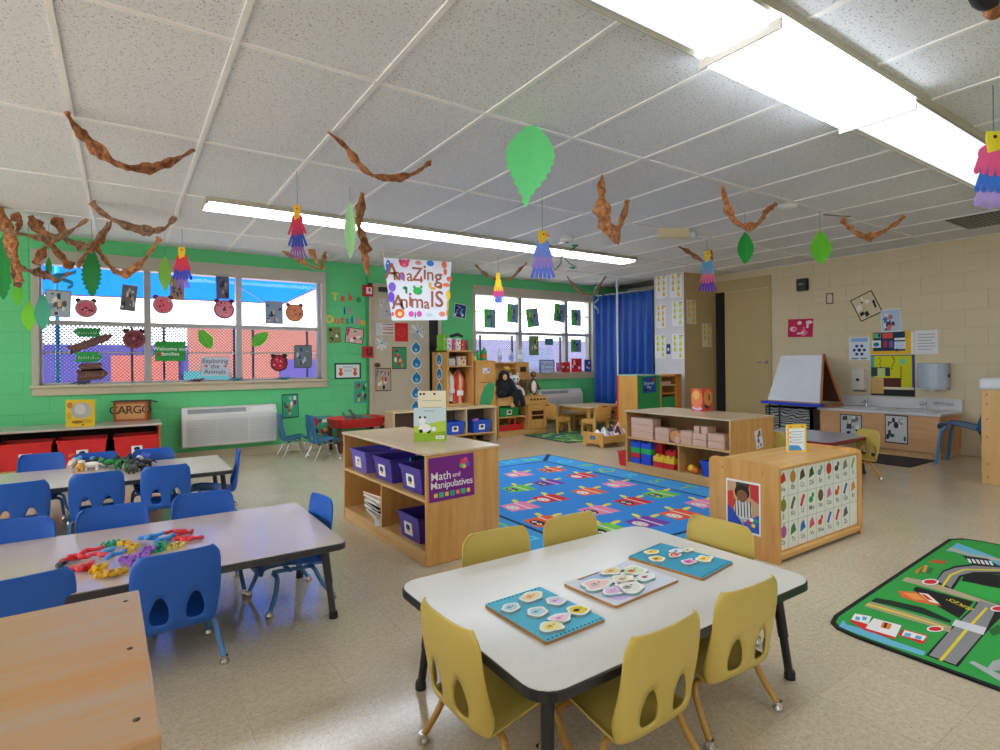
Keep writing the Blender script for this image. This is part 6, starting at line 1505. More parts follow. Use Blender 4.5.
def toyheap(name, group, spots, zt, s, seed, labels, shapes='plus', spread=1):
    r = random.Random(seed)
    for i, (u, v, lv, c, nm) in enumerate(spots):
        p = atz(u, v, zt + lv * .012); m = MB(); mt = plastic(c, .35)
        if shapes == 'plus' and (nm.startswith('yellow') or nm.startswith('purple') or nm.startswith('green')):
            for k in range(3): a = k * PI / 3; m.box((-.026 * s, -.008 * s, 0), (.026 * s, .008 * s, .011 * s), mt, Matrix.Rotation(a, 4, 'Z'))
            for k in range(6): a = k * PI / 3; m.lathe([(.005 * s, .011 * s), (.005 * s, .016 * s)], mt, 8, Matrix.Translation((.02 * s * math.cos(a), .02 * s * math.sin(a), 0)))
        elif shapes == 'animal':
            m.ell((0, 0, .022 * s), (.03 * s, .013 * s, .013 * s), mt, 10); m.ell((.034 * s, 0, .034 * s), (.013 * s, .009 * s, .010 * s), mt, 8)
            for a in (-.018, .018):
                for b in (-.008, .008): m.cyl((a * s, b * s, .018 * s), (a * s, b * s, 0), .0045 * s, mt, 6)
            m.cyl((-.028 * s, 0, .024 * s), (-.045 * s, 0, .012 * s), .004 * s, mt, 6, None, .002)
        else:
            m.tube(catmull([(-.035 * s, 0, .008 * s), (-.012 * s, .010 * s, .010 * s), (.014 * s, -.008 * s, .010 * s), (.037 * s, .006 * s, .008 * s)], 4), [.010 * s] * 6 + [.008 * s] * 7, mt, 8); m.ell((.037 * s, .006 * s, .009 * s), (.013 * s, .011 * s, .009 * s), mt, 10); m.ell((-.034 * s, 0, .008 * s), (.012 * s, .012 * s, .008 * s), mt, 10)
        tag(m.build(name, loc=(p.x, p.y, zt + lv * .011), rotz=r.uniform(0, 6.28)), nm + labels, 'toy', group)
hp = [(62, 566, 0, '#1E1E2A', 'dark piece at the left tip'), (70, 562, 0, '#DC2A30', 'red piece left'), (80, 558, 1, '#DC2A30', 'red piece upper left'), (86, 568, 1, '#E03238', 'red piece lower left'), (92, 552, 1, '#E8303A', 'red piece top left'), (100, 556, 2, '#E04048', 'pinkish red piece'), (78, 572, 0, '#D8262C', 'red piece at the lower left edge'),
      (100, 568, 1, '#F0C02A', 'yellow star piece centre left'), (112, 574, 1, '#EEB820', 'yellow star piece front'), (103, 576, 0, '#F0BC24', 'yellow star piece front left'), (97, 572, 0, '#E8B41E', 'yellow star piece beside the red ones'), (120, 573, 0, '#F0C02A', 'yellow star piece front right'),
      (109, 553, 1, '#3A9AE0', 'light blue piece centre'), (116, 556, 2, '#3A8ED8', 'light blue piece in the middle'), (107, 546, 1, '#2FB080', 'green star piece upper left'), (114, 544, 0, '#2CA878', 'green star piece top'),
      (124, 544, 1, '#F4C42C', 'yellow star piece top centre'), (133, 547, 1, '#F0BC24', 'yellow star piece top right'), (128, 551, 2, '#F0C430', 'yellow star piece on the top'), (126, 560, 1, '#B070D8', 'purple star piece centre'), (134, 563, 1, '#A868D0', 'purple star piece front'), (142, 556, 1, '#B878DC', 'purple star piece right'), (149, 550, 1, '#B070D8', 'purple star piece far right'), (138, 566, 0, '#A060C8', 'purple star piece lowest'),
      (147, 540, 1, '#3A8ED8', 'light blue piece upper right'), (155, 537, 2, '#3A96E0', 'light blue piece on the upper right'), (163, 541, 1, '#3A8ED8', 'light blue piece right'), (172, 538, 0, '#3070C0', 'blue piece far right'), (160, 546, 1, '#2FB080', 'green star piece right'), (158, 551, 0, '#30B488', 'green star piece lower right'),
      (176, 533, 1, '#DC2A30', 'red piece upper right'), (185, 535, 0, '#DC2A30', 'red piece farthest right, back'), (192, 540, 0, '#E0303A', 'red piece at the right tip'), (182, 541, 1, '#DC2A30', 'red piece right of the blue ones'), (170, 548, 0, '#F0DC70', 'yellow pale piece lower right'), (179, 546, 0, '#F0E080', 'yellow pale piece at the right edge')]
toyheap('plastic_toy', 'toy pieces piled on the nearer blue-chair table', hp, .3505, .92, 4, ' of the toy pile on the nearer table')
hp2 = [(72, 468, 0, '#E8D8C8', 'cream animal at the left'), (76, 465, 1, '#5AA0D8', 'light blue animal at the left'), (82, 463, 1, '#D8502A', 'orange-red animal on the left'), (80, 471, 0, '#E8A83A', 'yellow-orange animal on the left'), (87, 468, 0, '#3A2A1E', 'dark brown animal on the left'), (98, 465, 0, '#5AA8E0', 'sky blue animal alone in the middle'), (92, 470, 0, '#F0E8E0', 'white animal near the middle'),
       (118, 469, 0, '#2E7A3A', 'green animal on the right'), (124, 465, 1, '#1E3A22', 'dark green animal on the right'), (129, 462, 1, '#15181A', 'black animal at the back right'), (128, 471, 0, '#2A5A2E', 'green animal front right'), (134, 467, 1, '#16181C', 'black animal centre right'), (140, 464, 1, '#E8E8E4', 'white animal on the right'), (138, 471, 0, '#3A3E3A', 'grey animal front right'), (145, 467, 0, '#22262A', 'black animal far right'), (147, 461, 0, '#4A6AC8', 'blue animal at the far right'), (133, 473, 0, '#4A4A40', 'olive grey animal lowest on the right'), (111, 467, 0, '#3A9A4A', 'light green animal in the middle')]
toyheap('toy_animal', 'toy animals on the farther blue-chair table', hp2, .3505, 1.7, 6, ' of the farther table', 'animal')

# ================================================================ WINDOW AND WALL DECORATIONS
YG = YW + .030       # papers taped inside the glass
def leafpts(w, h, ser=0, n=9, pw=.85):
    L = []
    for k in range(n + 1):
        t = k / n; x = math.sin(PI * t ** pw) ** .9 * w / 2
        L.append((x, -h / 2 + h * t))
        if ser and 0 < k < n: L.append((x * (1 - ser), -h / 2 + h * (t + .45 / n)))
    return L + [(-x, y) for x, y in L[::-1][1:-1]]
PHW = ['#B8C4CC', '#3A4048', '#E0C8A8', '#F4F0E8', '#6A6058', '#8AA8C0']
def wpic(bb, rot, name, label, cat, col, art=None, y=YG, **k): return pic('Y', y, bb, rot, name, label, cat, col, art, **k)
gb = 'animal photos taped on the left window'
wpic((45, 290, 71, 317), -2, 'photo_print', 'photo of a dark animal taped high at the left of the left window', 'photo', '#7A8A94', photo(PHW, 1, 16), group=gb)
wpic((121, 285, 136.5, 311), -6, 'photo_print', 'narrow tilted photo taped in the left pane, right of the first pink plate', 'photo', '#8A8078', photo(['#6A6A70', '#3A3A40', '#B8A8A0', '#D8C8C0'], 2, 16), group=gb)
wpic((170, 276, 184, 300), 0, 'photo_print', 'brown photo taped behind the parrot with the blue wings', 'photo', '#A88A70', photo(['#A88A70', '#5A3A2A', '#E8D8C8', '#4A4A8A'], 3, 14), group=gb)
wpic((216, 274, 229, 299), 1, 'photo_print', 'tall photo taped high in the middle pane on the blue awning', 'photo', '#6A7088', photo(['#5A6080', '#C8C0C8', '#2A2A38', '#A88A60'], 4, 14), group=gb)
wpic((265, 301, 283, 324), 0, 'photo_print', 'photo with blue shape taped in the right pane beside the orange plate', 'photo', '#A8A098', photo(['#8A98B0', '#3A5A8A', '#C8B8A0', '#2A3040'], 5, 14), group=gb)
wpic((294, 345, 312, 368), 0, 'photo_print', 'photo with dark shape and yellow ground, low right in the left window', 'photo', '#5A5A58', photo(['#6A7880', '#2A2A2A', '#D8B04A', '#B8C0C8'], 6, 14), group=gb)
def plate(bb, label, base, dots, ears=True):
    M, w, h = place('Y', YG, bb); s = min(w, h)
    m = MB(); b = paper(base); m.prism(disc(0, 0, s * .44, s * .44, 26), .0006, .004, b); m.prism(disc(0, 0, s * .36, s * .36, 22), .004, .0046, paper(dots[0]))
    for sx in (-1, 1): m.prism(disc(sx * s * .3, s * .38, s * .12, s * .11, 12), .0002, .003, paper(dots[1]))
    r = random.Random(int(bb[0]))
    for i in range(16): a, q = r.uniform(0, 6.3), r.uniform(0, .32) * s; m.face(disc(q * math.cos(a), q * math.sin(a), s * r.uniform(.03, .06), s * r.uniform(.03, .06), 7), .0048 + .0001 * i, paper(r.choice(dots)))
    tag(m.build('paper_plate_bear', M=M), label, 'paper plate', 'paper plate bears on the left window')
plate((73, 295, 99, 322), 'pink spotted paper plate bear, high in the left pane', '#B8A0A0', ['#D86A80', '#3A1A1E', '#E8B0B8', '#8A2A3A'])
plate((151, 293, 175, 317), 'pink and red paper plate bear, high beside the first mullion', '#B89A9C', ['#E86A80', '#7A1E30', '#F0C8D0', '#C83A50'])
plate((212, 297, 236, 322), 'pink dotted paper plate bear under the tall photo', '#A86A6E', ['#E08A98', '#5A1E28', '#C84A60', '#3A1218'])
plate((284, 301, 305, 325), 'orange paper plate bear high in the right pane', '#C87A58', ['#E08A68', '#8A3A28', '#C85A48', '#E8A888'])
plate((121, 327, 147, 352), 'dark red paper plate bear low beside the first mullion', '#8A4A52', ['#7A3A42', '#2A1216', '#E0607A', '#4A1A22'])
plate((269, 352, 289, 374), 'black and red paper plate bear low in the right pane', '#4A1A1E', ['#B82A3A', '#1A0C0E', '#E8B0B8', '#D84A5A'])
# signpost of arrows
def arrow(bb, rot, name, label, col, tip, art=None):
    M, w, h = place('Y', YG, bb, rot)
    if tip > 0: pts = [(-w / 2, -h / 2), (w * .30, -h / 2), (w / 2, 0), (w * .30, h / 2), (-w / 2, h / 2), (-w * .44, 0)]
    else: pts = [(w / 2, -h / 2), (-w * .30, -h / 2), (-w / 2, 0), (-w * .30, h / 2), (w / 2, h / 2), (w * .44, 0)]
    sheet(name, label, 'paper sign', M, w, h, col, art, 'paper arrow signpost on the left window', shape=pts)
def scrib(c):
    def f(mb, w, h):
        r = random.Random(int(w * 1e4))
        for i in range(9): x = -w * .38 + i * w * .085; mb.face(strip([(x, -h * .18), (x + w * .03, h * .2 * r.uniform(-.5, 1))], h * .06), .002 + i * .0001, paper(c))
    return f
arrow((73, 328, 101, 337), 0, 'paper_arrow', 'green paper arrow with scribbled words, topmost of the signpost', '#2F8A4A', -1, scrib('#BEE0C0'))
M, w, h = place('Y', YG, (68, 333, 112, 353)); 
sheet('paper_arrow', 'long brown paper arrow slanting up to the right across the signpost', 'paper sign', M @ Matrix.Rotation(R(24), 4, 'Z'), .42, .08, '#6A4A42', scrib('#9A7A70'), 'paper arrow signpost on the left window', shape=[(-.21, -.04), (.15, -.04), (.22, 0), (.15, .04), (-.21, .04), (-.18, 0)])
arrow((75, 352, 103, 362), 0, 'paper_arrow', 'green paper arrow, second green one down the signpost', '#2F9A4A', 1, scrib('#BEE0C0'))
arrow((78, 363, 103, 371), 0, 'paper_arrow', 'short brown paper arrow under the second green one', '#6E4C44', -1, scrib('#9A7A70'))
arrow((76, 369, 109, 380), 4, 'paper_arrow', 'lowest brown paper arrow pointing right', '#6A463E', 1, scrib('#9A7A70'))
def gsign(mb, w, h):
    t = paper('#E8F4E8'); I = Matrix.Identity(4); mb.text('Welcome our', h * .20, t, .0022, I, 0, h * .12, .004); mb.text('families', h * .2, t, .0022, I, 0, -h * .14, .004); mb.face(disc(-w * .36, -h * .15, h * .08, h * .08, 8), .0022, paper('#D8302C'))
wpic((155, 341.5, 185.5, 361), 0, 'paper_sign', 'green paper sign with white words taped low in the middle pane', 'paper sign', '#2E9440', gsign)
def esign(mb, w, h):
    t = paper('#2A3440'); I = Matrix.Identity(4)
    for s_, y in (('Exploring', .28), ('the', .0), ('Animals', -.28)): mb.text(s_, h * .24, t, .0022, I, 0, h * y, .006)
    for x in (-.34, .34): mb.face([(x * w - .02, h * .02), (x * w + .02, -h * .06), (x * w + .02, h * .10)], .0022, paper('#D8302C'))
wpic((201, 357, 229, 376), -1, 'paper_sign', 'pale paper sign lettered Exploring the Animals standing in the middle pane', 'paper sign', '#C4CCD8', esign)
def veins(col):
    def f(mb, w, h):
        mb.face(strip([(0, -h * .45), (0, h * .42)], w * .03), .002, paper(col))
    return f
def wleaf(px, py, L, wd, rot, col, label, name='paper_leaf', y=YG, ser=.18, group=None):
    p = aty(px, py, y); M = wallY(y) @ Matrix.Translation((p.x, p.z, 0)) @ Matrix.Rotation(R(rot), 4, 'Z')
    return sheet(name, label, 'paper leaf', M, wd, L, col, veins('#8FD04A'), group, shape=leafpts(wd, L, ser, 12))
wleaf(205.5, 339, .25, .155, 28, '#5AB83A', 'green paper leaf low in the middle pane, left of the second mullion')
wleaf(260, 339, .25, .15, -48, '#5AB83A', 'green paper leaf low in the right pane, right of the second mullion')
# things on the sill
for px_, c, lab, nm in ((236, '#2A7A8A', 'small teal toy dinosaur on the left window sill below the second mullion', 0), (284, '#1E6A78', 'small dark teal toy on the left window sill near its right end', 1), (82, '#1E2E4A', 'small dark toy on the left window sill at its left end', 2), (197, '#6A3A4A', 'small dark red toy on the left window sill in the middle pane', 3)):
    p = aty(px_, 378, YW - .02); m = MB(); mt = plain(c, .5); m.ell((0, 0, .022), (.05, .02, .018), mt, 10); m.ell((.055, 0, .03), (.02, .014, .014), mt, 8); m.cyl((-.04, 0, .022), (-.10, 0, .01), .01, mt, 8, None, .003)
    for a in (-.025, .025):
        for b in (-.012, .012): m.cyl((a, b, .02), (a, b, 0), .007, mt, 6)
    tag(m.build('toy_animal', loc=(p.x, YW - .02, W1[2] + .004)), lab, 'toy')
# window 2: photos with green backing
for i, (bb, rot) in enumerate((((484, 309, 495.5, 328), 0), ((507, 304, 518, 322.5), -2), ((526.5, 308.5, 538.5, 327), 8), ((554, 304, 565, 322), -6), ((571, 309.5, 581, 326), 0), ((571, 339.5, 581, 352), 0))):
    nm_ = ('leftmost', 'second from the left', 'third from the left', 'fourth from the left', 'fifth from the left, by the curtain', 'lower one by the curtain')[i]
    def ga(mb, w, h): mb.face([(-w * .12, -h * .5), (w * .5, -h * .5), (w * .5, h * .5), (-w * .12, h * .5)], .0018, paper('#7898B0')); rnd_art(mb, w * .55, h * .9, ['#3A6080', '#8AA8B8', '#4A5A3A', '#C8C88A', '#2A3A50'], 10, i + 40, .002, .12, .4)
    M, w, h = place('Y', YG, bb, rot)
    sheet('photo_print', 'photo on green backing, ' + nm_ + ', on the right window', 'photo', M, w, h, '#58C84A', ga, 'photos on green backing')
wpic((529, 336, 538.5, 355), 0, 'photo_print', 'photo of a black and white bird taped low in the right window', 'photo', '#3A4A3A', photo(['#6A8A5A', '#2A2A2E', '#E8E4DC', '#8A7A6A', '#D8B840'], 61, 14))
wpic((545, 338.5, 553, 345), 0, 'photo_print', 'small teal photo card low in the right window', 'photo', '#3A7A88', None)
# sill things
p = aty(547, 372, 7.10)
fs_ = thing('framed_sign', 'blue-framed sign with handwriting standing on the right window sill', 'framed sign', (p.x, 7.10, W2[2] + .004), R(-6))
M = wallY(0) @ Matrix.Translation((0, .105, 0)); m = MB()
for a in ((-.14, -.105, .14, -.09), (-.14, .09, .14, .105), (-.14, -.105, -.125, .105), (.125, -.105, .14, .105)): m.box((a[0], a[1], -.008), (a[2], a[3], .008), plastic('#2440A0', .4), M)
m.build('frame', fs_); m = MB(); m.box((-.125, -.09, -.004), (.125, .09, .002), paper('#C8D8F0'), M); m.text('Public', .07, paper('#4A5A80'), .0024, M, 0, .03, .003); m.text('Library', .06, paper('#4A5A80'), .0024, M, 0, -.04, .003); m.build('sign_card', fs_)
m = MB(); m.box((-.13, -.10, 0), (.15, .02, .012), plain('#C8CCDC', .4)); tag(m.build('paper_tray', loc=(p.x + .02, 7.06 + .02, W2[2] + .004)), 'pale flat tray in front of the blue-framed sign', 'tray')
for i, (px_, w_, h_, c, lab) in enumerate(((558, .05, .16, '#C83A78', 'slim magenta book next to the blue-framed sign'), (566, .17, .17, '#C8262C', 'red picture book with black figures, lower one on the right window sill'), (577, .20, .23, '#D8202A', 'taller red picture book with rounded red shape on the right window sill'), (588, .13, .21, '#2A4AA8', 'blue picture book at the curtain end of the right window sill'))):
    p = aty(px_, 374, 7.13)
    def ca(mb, w, h, M, i=i):
        r = random.Random(i + 3)
        for k in range(9): mb.face(disc(r.uniform(-.36, .36) * w, r.uniform(-.38, .3) * h, w * r.uniform(.06, .13), h * r.uniform(.06, .13), 9), .0006 + k * .0002, paper(r.choice(['#14141A', '#F0ECE4', c_, '#E8D0B0', '#8A1A22'])), M)
    c_ = c; book('picture_book', lab, (p.x, 7.135, W2[2] + .004), -8, w_, h_, .012, c, ca)
# green wall between window and door
lw_ = [('T', 335, 297, '#E8D23A'), ('a', 342.5, 298, '#E85A4A'), ('k', 350.5, 297.5, '#F0584A'), ('e', 358.5, 299, '#3A9A5A'), ('i', 344.5, 311, '#2A4AB8'), ('t', 350, 310.5, '#D87AA8'),
       ('O', 329.5, 319.5, '#E8D84A'), ('u', 336.8, 320.5, '#E8704A'), ('t', 342.5, 320, '#E86A4A'), ('s', 347.5, 320.5, '#3AA870'), ('i', 352, 320, '#2A4AB8'), ('d', 357.5, 321, '#E870B0'), ('e', 363, 322, '#E8C83A')]
for i, (c, u, v, col) in enumerate(lw_):
    p = aty(u, v, YW - .001); m = MB(); M = wallY(YW - .001) @ Matrix.Translation((p.x, p.z, 0))
    vs, fs = textgeo(c, .05, 1.0, 'CENTER'); m.add(vs, fs, paper(col), False, Matrix.Translation((0, 0, .002)) @ Matrix.Scale(.098, 4))
    o = m.build('wall_letter', M=M); d = o.modifiers.new('t', 'SOLIDIFY'); d.thickness = .0018
    w_ = 'first row' if i < 4 else ('second row' if i < 6 else 'third row')
    tag(o, 'paper letter ' + c + ' coloured ' + {'#E8D23A': 'yellow', '#E85A4A': 'red', '#F0584A': 'coral', '#3A9A5A': 'green', '#2A4AB8': 'dark blue', '#D87AA8': 'pink', '#E8D84A': 'yellow', '#E8704A': 'orange', '#E86A4A': 'orange-red', '#3AA870': 'green', '#E870B0': 'bright pink', '#E8C83A': 'golden'}[col] + ', ' + w_ + ' of the words on the green wall', 'letter', 'paper letters reading Take it Outside')
YP = YW - .001
wpic((328, 327, 341, 343), 4, 'photo_print', 'photo of a black and white animal on grass, left under the letters', 'photo', '#7A9A5A', photo(['#7A8A4A', '#E8D0C0', '#1E1E22', '#F0ECE8', '#B86A6A'], 70, 14), y=YP)
wpic((345.5, 328, 363.5, 343.5), -7, 'photo_print', 'tilted red and green photo with dark edge, right under the letters', 'photo', '#1A1A1E', photo(['#E8B8B0', '#C8283A', '#F0ECE8', '#2A9A6A', '#1A1A20'], 71, 14), y=YP)
def hands(mb, w, h):
    mb.face([(-w * .44, -h * .40), (w * .44, -h * .40), (w * .44, h * .40), (-w * .44, h * .40)], .0018, paper('#E0ECE8'))
    for s in (-1, 1):
        x = s * w * .27; mb.face(disc(x, -h * .16, w * .08, h * .15, 10), .0021, paper('#E85A2A'))
        for k in range(4): a = R(60 + 20 * k); mb.face(strip([(x, -h * .12), (x + w * .12 * math.cos(a), -h * .12 + h * .34 * math.sin(a))], w * .028), .0022 + k * .0001, paper('#E85A2A'))
    mb.text('helping', h * .16, paper('#8A9AA0'), .0022, Matrix.Identity(4), 0, h * .26, .002); mb.text('hands', h * .16, paper('#8A9AA0'), .0022, Matrix.Identity(4), 0, h * .04, .002)
wpic((334.5, 363, 361, 379), 0, 'framed_drawing', 'dark-framed drawing with two orange hands on the green wall', 'drawing', '#1E4A34', hands, y=YP)
RP = ['#3AA87A', '#F0ECEC', '#1E1E24', '#C8283A', '#E8C84A', '#7AC0A0', '#6A3A6A']
wpic((354, 381, 371, 403), 0, 'photo_print', 'green and red cartoon style poster beside the beige door', 'poster', '#5A9AB8', photo(RP, 72, 18), y=YP)
wpic((282, 394, 298.5, 418), 2, 'photo_print', 'dark-framed green and red poster on the green wall right of the air conditioner', 'poster', '#1A2420', photo(RP, 73, 18), y=YP)
wpic((311, 416, 332, 436), 0, 'photo_print', 'purple and green poster low on the wall behind the teal chairs', 'poster', '#7A5AB0', photo(RP, 74, 20), y=YP)
for i, v in enumerate((291, 352)):
    p = aty(367, v, YW); o = thing('fire_alarm', ('upper' if i == 0 else 'lower') + ' red fire alarm box on the green wall beside the beige door', 'fire alarm', (p.x, YW, p.z), 0, 'fire alarm boxes')
    MB().box((-.07, -.05, -.075), (.07, 0, .075), plain('#C81E22', .35)).build('alarm_box', o, bevel=.006)
    m = MB(); m.box((-.03, -.054, -.045), (.05, -.049, .045), plain('#F0ECE8' if i == 0 else '#5A1A1E', .4)); m.build('alarm_window', o); m = MB(); m.box((-.0, -.062, -.012), (.025, -.053, .03), plain('#B01A1E', .4)); m.build('pull_lever', o)
wpic((454, 304, 466, 318), -8, 'photo_print', 'small blue and pink photo on the green wall between door and right window', 'photo', '#E0DCE4', photo(['#2A3A8A', '#D84A8A', '#F0F0F0', '#1A1A2A', '#6AA8C8'], 75, 14), y=YP)
# on the beige door
YD = YW - .013
def flake(bb, label, seed):
    M, w, h = place('Y', YD, bb); s = min(w, h) / 2; m = MB(); r = random.Random(seed)
    for k in range(8):
        a = k * PI / 4; c = paper(r.choice(['#C8D0D8', '#E8ECF0', '#A8B4C4'])); e = (s * math.cos(a), s * math.sin(a)); m.face(strip([(0, 0), e], s * .16), .001 + k * .0001, c)
        for q in (.5, .78):
            for sg in (-1, 1): m.face(strip([(e[0] * q, e[1] * q), (e[0] * q + s * .24 * math.cos(a + sg), e[1] * q + s * .24 * math.sin(a + sg))], s * .10), .002 + k * .0001 + q * .0002, c)
    m.face(disc(0, 0, s * .16), .0032, paper('#6A8AB8')); o = m.build('paper_snowflake', M=M); d = o.modifiers.new('t', 'SOLIDIFY'); d.thickness = .0008
    tag(o, label, 'paper snowflake', 'paper snowflakes on the beige door')
flake((375, 336, 388, 351), 'grey-white paper snowflake at the left of the beige door', 1); flake((409, 323, 426, 340), 'grey-white paper snowflake right of the red card on the door', 2)
wpic((379, 299, 391, 308), 0, 'drawing_sheet', 'grey drawing, upper of two half hidden behind the banner on the door', 'drawing', '#D8D4D0', photo(['#C8C4C4', '#8A8A94', '#E4E0DC'], 80, 10), y=YD)
wpic((379, 309, 392, 319), 0, 'drawing_sheet', 'grey drawing, lower of two half hidden behind the banner on the door', 'drawing', '#D8D4D0', photo(['#C0C0C4', '#7A808C', '#E4E0DC'], 81, 10), y=YD)
wpic((376, 323, 381.5, 335.5), 0, 'drawing_sheet', 'narrow pale sheet left of the striped card on the door', 'drawing', '#D4D4DC', photo(['#D0D0D8', '#A8A8B8'], 82, 6), y=YD)
def stripes(mb, w, h):
    for i, c in enumerate(('#3A3A6A', '#D8D8F0', '#C8322A', '#E8A05A', '#3A3A6A', '#C8D0F0', '#D8462A', '#4A7A3A')): y = h * (.42 - i * .115); mb.face([(-w * .44, y - h * .03), (w * .44, y - h * .05), (w * .44, y + h * .03), (-w * .44, y + h * .02)], .0018 + i * .00005, paper(c))
wpic((381.5, 323.5, 394, 335), 0, 'drawing_sheet', 'card with blue and red stripes on the beige door', 'drawing', '#E8DCD0', stripes, y=YD)
wpic((395, 323, 408, 341.5), 0, 'red_card', 'bright red card with a faint round drawing on the beige door', 'card', '#D8282A', lambda mb, w, h: [mb.face(disc(0, 0, w * .33, w * .33, 20), .0018, paper('#E04A42')), mb.face(disc(0, 0, w * .27, w * .27, 20), .002, paper('#D63232'))], y=YD)
wpic((392, 347, 406.5, 369), 0, 'photo_print', 'dark-framed green, white and red poster on the beige door', 'poster', '#3A3A3C', photo(['#3A9A6A', '#E8E4E4', '#18181C', '#C83A4A', '#E8C84A'], 83, 18), y=YD)
wpic((375.5, 368, 391, 391), 0, 'photo_print', 'dark poster with red and white shapes lower left on the beige door', 'poster', '#4A3A34', photo(['#B8A898', '#18181A', '#E8E0D8', '#B82A3A', '#4A6A8A', '#D8A05A'], 84, 20), y=YD)

# ================================================================ HANGING DECORATIONS
# banner
A_, B_, C_, D_ = aty(383.5, 257.5, 6.0), aty(452, 262, 6.0), aty(447, 320, 6.0), aty(392, 320.5, 6.0)
bn = thing('banner', 'white painted banner reading Amazing Animals hanging from the ceiling', 'banner', (0, 0, 0))
wB = 1.0
def bl(u, v, dz=0):   # photo pixel on the banner plane -> (x, z)
    p = aty(u, v, 6.0); return (p.x, p.z)
MB_ = wallY(6.0)
m = MB(); vs = []; NN = 10
for j in range(NN + 1):
    for i in range(NN + 1):
        s, t = i / NN, j / NN; p = (A_ * (1 - s) + B_ * s) * (1 - t) + (D_ * (1 - s) + C_ * s) * t; vs.append((p.x, 6.0 + .004 * math.sin(s * 7 + t * 3), p.z))
m.add(vs, [(j * 11 + i, (j + 1) * 11 + i, (j + 1) * 11 + i + 1, j * 11 + i + 1) for j in range(NN) for i in range(NN)], paper('#EDEFF6'), True)
BRN = paper('#A8664A')
def bt(ch, u, v, h, mat=BRN):
    x, z_ = bl(u, v); m.text(ch, h * .84, mat, .008, MB_, x, z_, .014)
for ch, u, v, h in (('A', 391.5, 272, .23), ('m', 399, 275, .18), ('a', 409.5, 276, .17), ('Z', 417, 275, .20), ('i', 424.5, 273, .22), ('n', 430, 275, .19), ('g', 438, 277, .22), ('A', 398, 303, .21), ('n', 404, 302, .19), ('i', 410, 300, .21), ('m', 417, 302, .20), ('a', 426.5, 304, .16), ('l', 432, 300, .24), ('S', 439, 300, .24)): bt(ch, u, v, h)
def blob(u, v, a, b, c, z=.0075, n=14): x, z_ = bl(u, v); m.face(disc(x, z_, a, b, n), z, paper(c), MB_)
for u, v, a, b, c in ((388, 266, .03, .07, '#2A7AD8'), (386.5, 272, .02, .03, '#2A7AD8'), (404, 263.5, .06, .045, '#E8507A'), (400, 261, .02, .02, '#E8507A'), (408, 261, .02, .02, '#E8507A'), (418, 263, .045, .025, '#E8A090'), (430, 263.5, .05, .035, '#3A8AD8'), (444, 265, .035, .045, '#F0785A'), (445, 272, .025, .04, '#F0785A'), (449, 279, .04, .03, '#F0785A'), (446, 285, .05, .025, '#F0785A'), (440, 287, .03, .025, '#F0785A'),
                      (392, 287, .045, .055, '#8A6AD8'), (391, 297, .04, .06, '#7A52D0'), (394, 303, .02, .03, '#7A52D0'), (401.5, 277, .025, .035, '#9A70E0'), (421, 279.5, .014, .045, '#E0303A'), (405, 288, .03, .02, '#2FA05A'), (406, 291, .015, .035, '#2FA05A'), (417.5, 291, .06, .045, '#3AB85A'), (414, 287, .018, .018, '#3AB85A'), (421, 287, .018, .018, '#3AB85A'), (430, 285, .02, .035, '#F0C030'), (433, 288.5, .035, .018, '#F0C030'),
                      (448, 295, .03, .06, '#F0C82A'), (447.5, 305, .014, .06, '#F0B02A'), (447, 313, .014, .045, '#E89A2A'), (399.5, 313.5, .06, .055, '#F07A2A'), (392.5, 314, .016, .025, '#E85A6A'), (411, 314, .035, .035, '#E85AC0'), (419, 314, .035, .035, '#E85AC0'), (415, 315, .01, .04, '#2FA05A'), (442, 314, .045, .03, '#F09A80'), (429, 315, .05, .02, '#D0DCEC')): blob(u, v, a, b, c)
for u, v, a, c in ((399.5, 314, .028, '#F8D8A0'), (387.5, 263.5, .01, '#F0F0F0'), (404, 265, .02, '#F0809A'), (418, 262, .012, '#B86A5A')): blob(u, v, a, a * .9, c, .0082)
m.build('banner_sheet', bn)
for p in (A_, B_): MB().cyl((p.x, 6.0, p.z), (p.x + .01, 6.0, H), .0025, paper('#E8E8E8'), 6).build('hanging_string', bn)

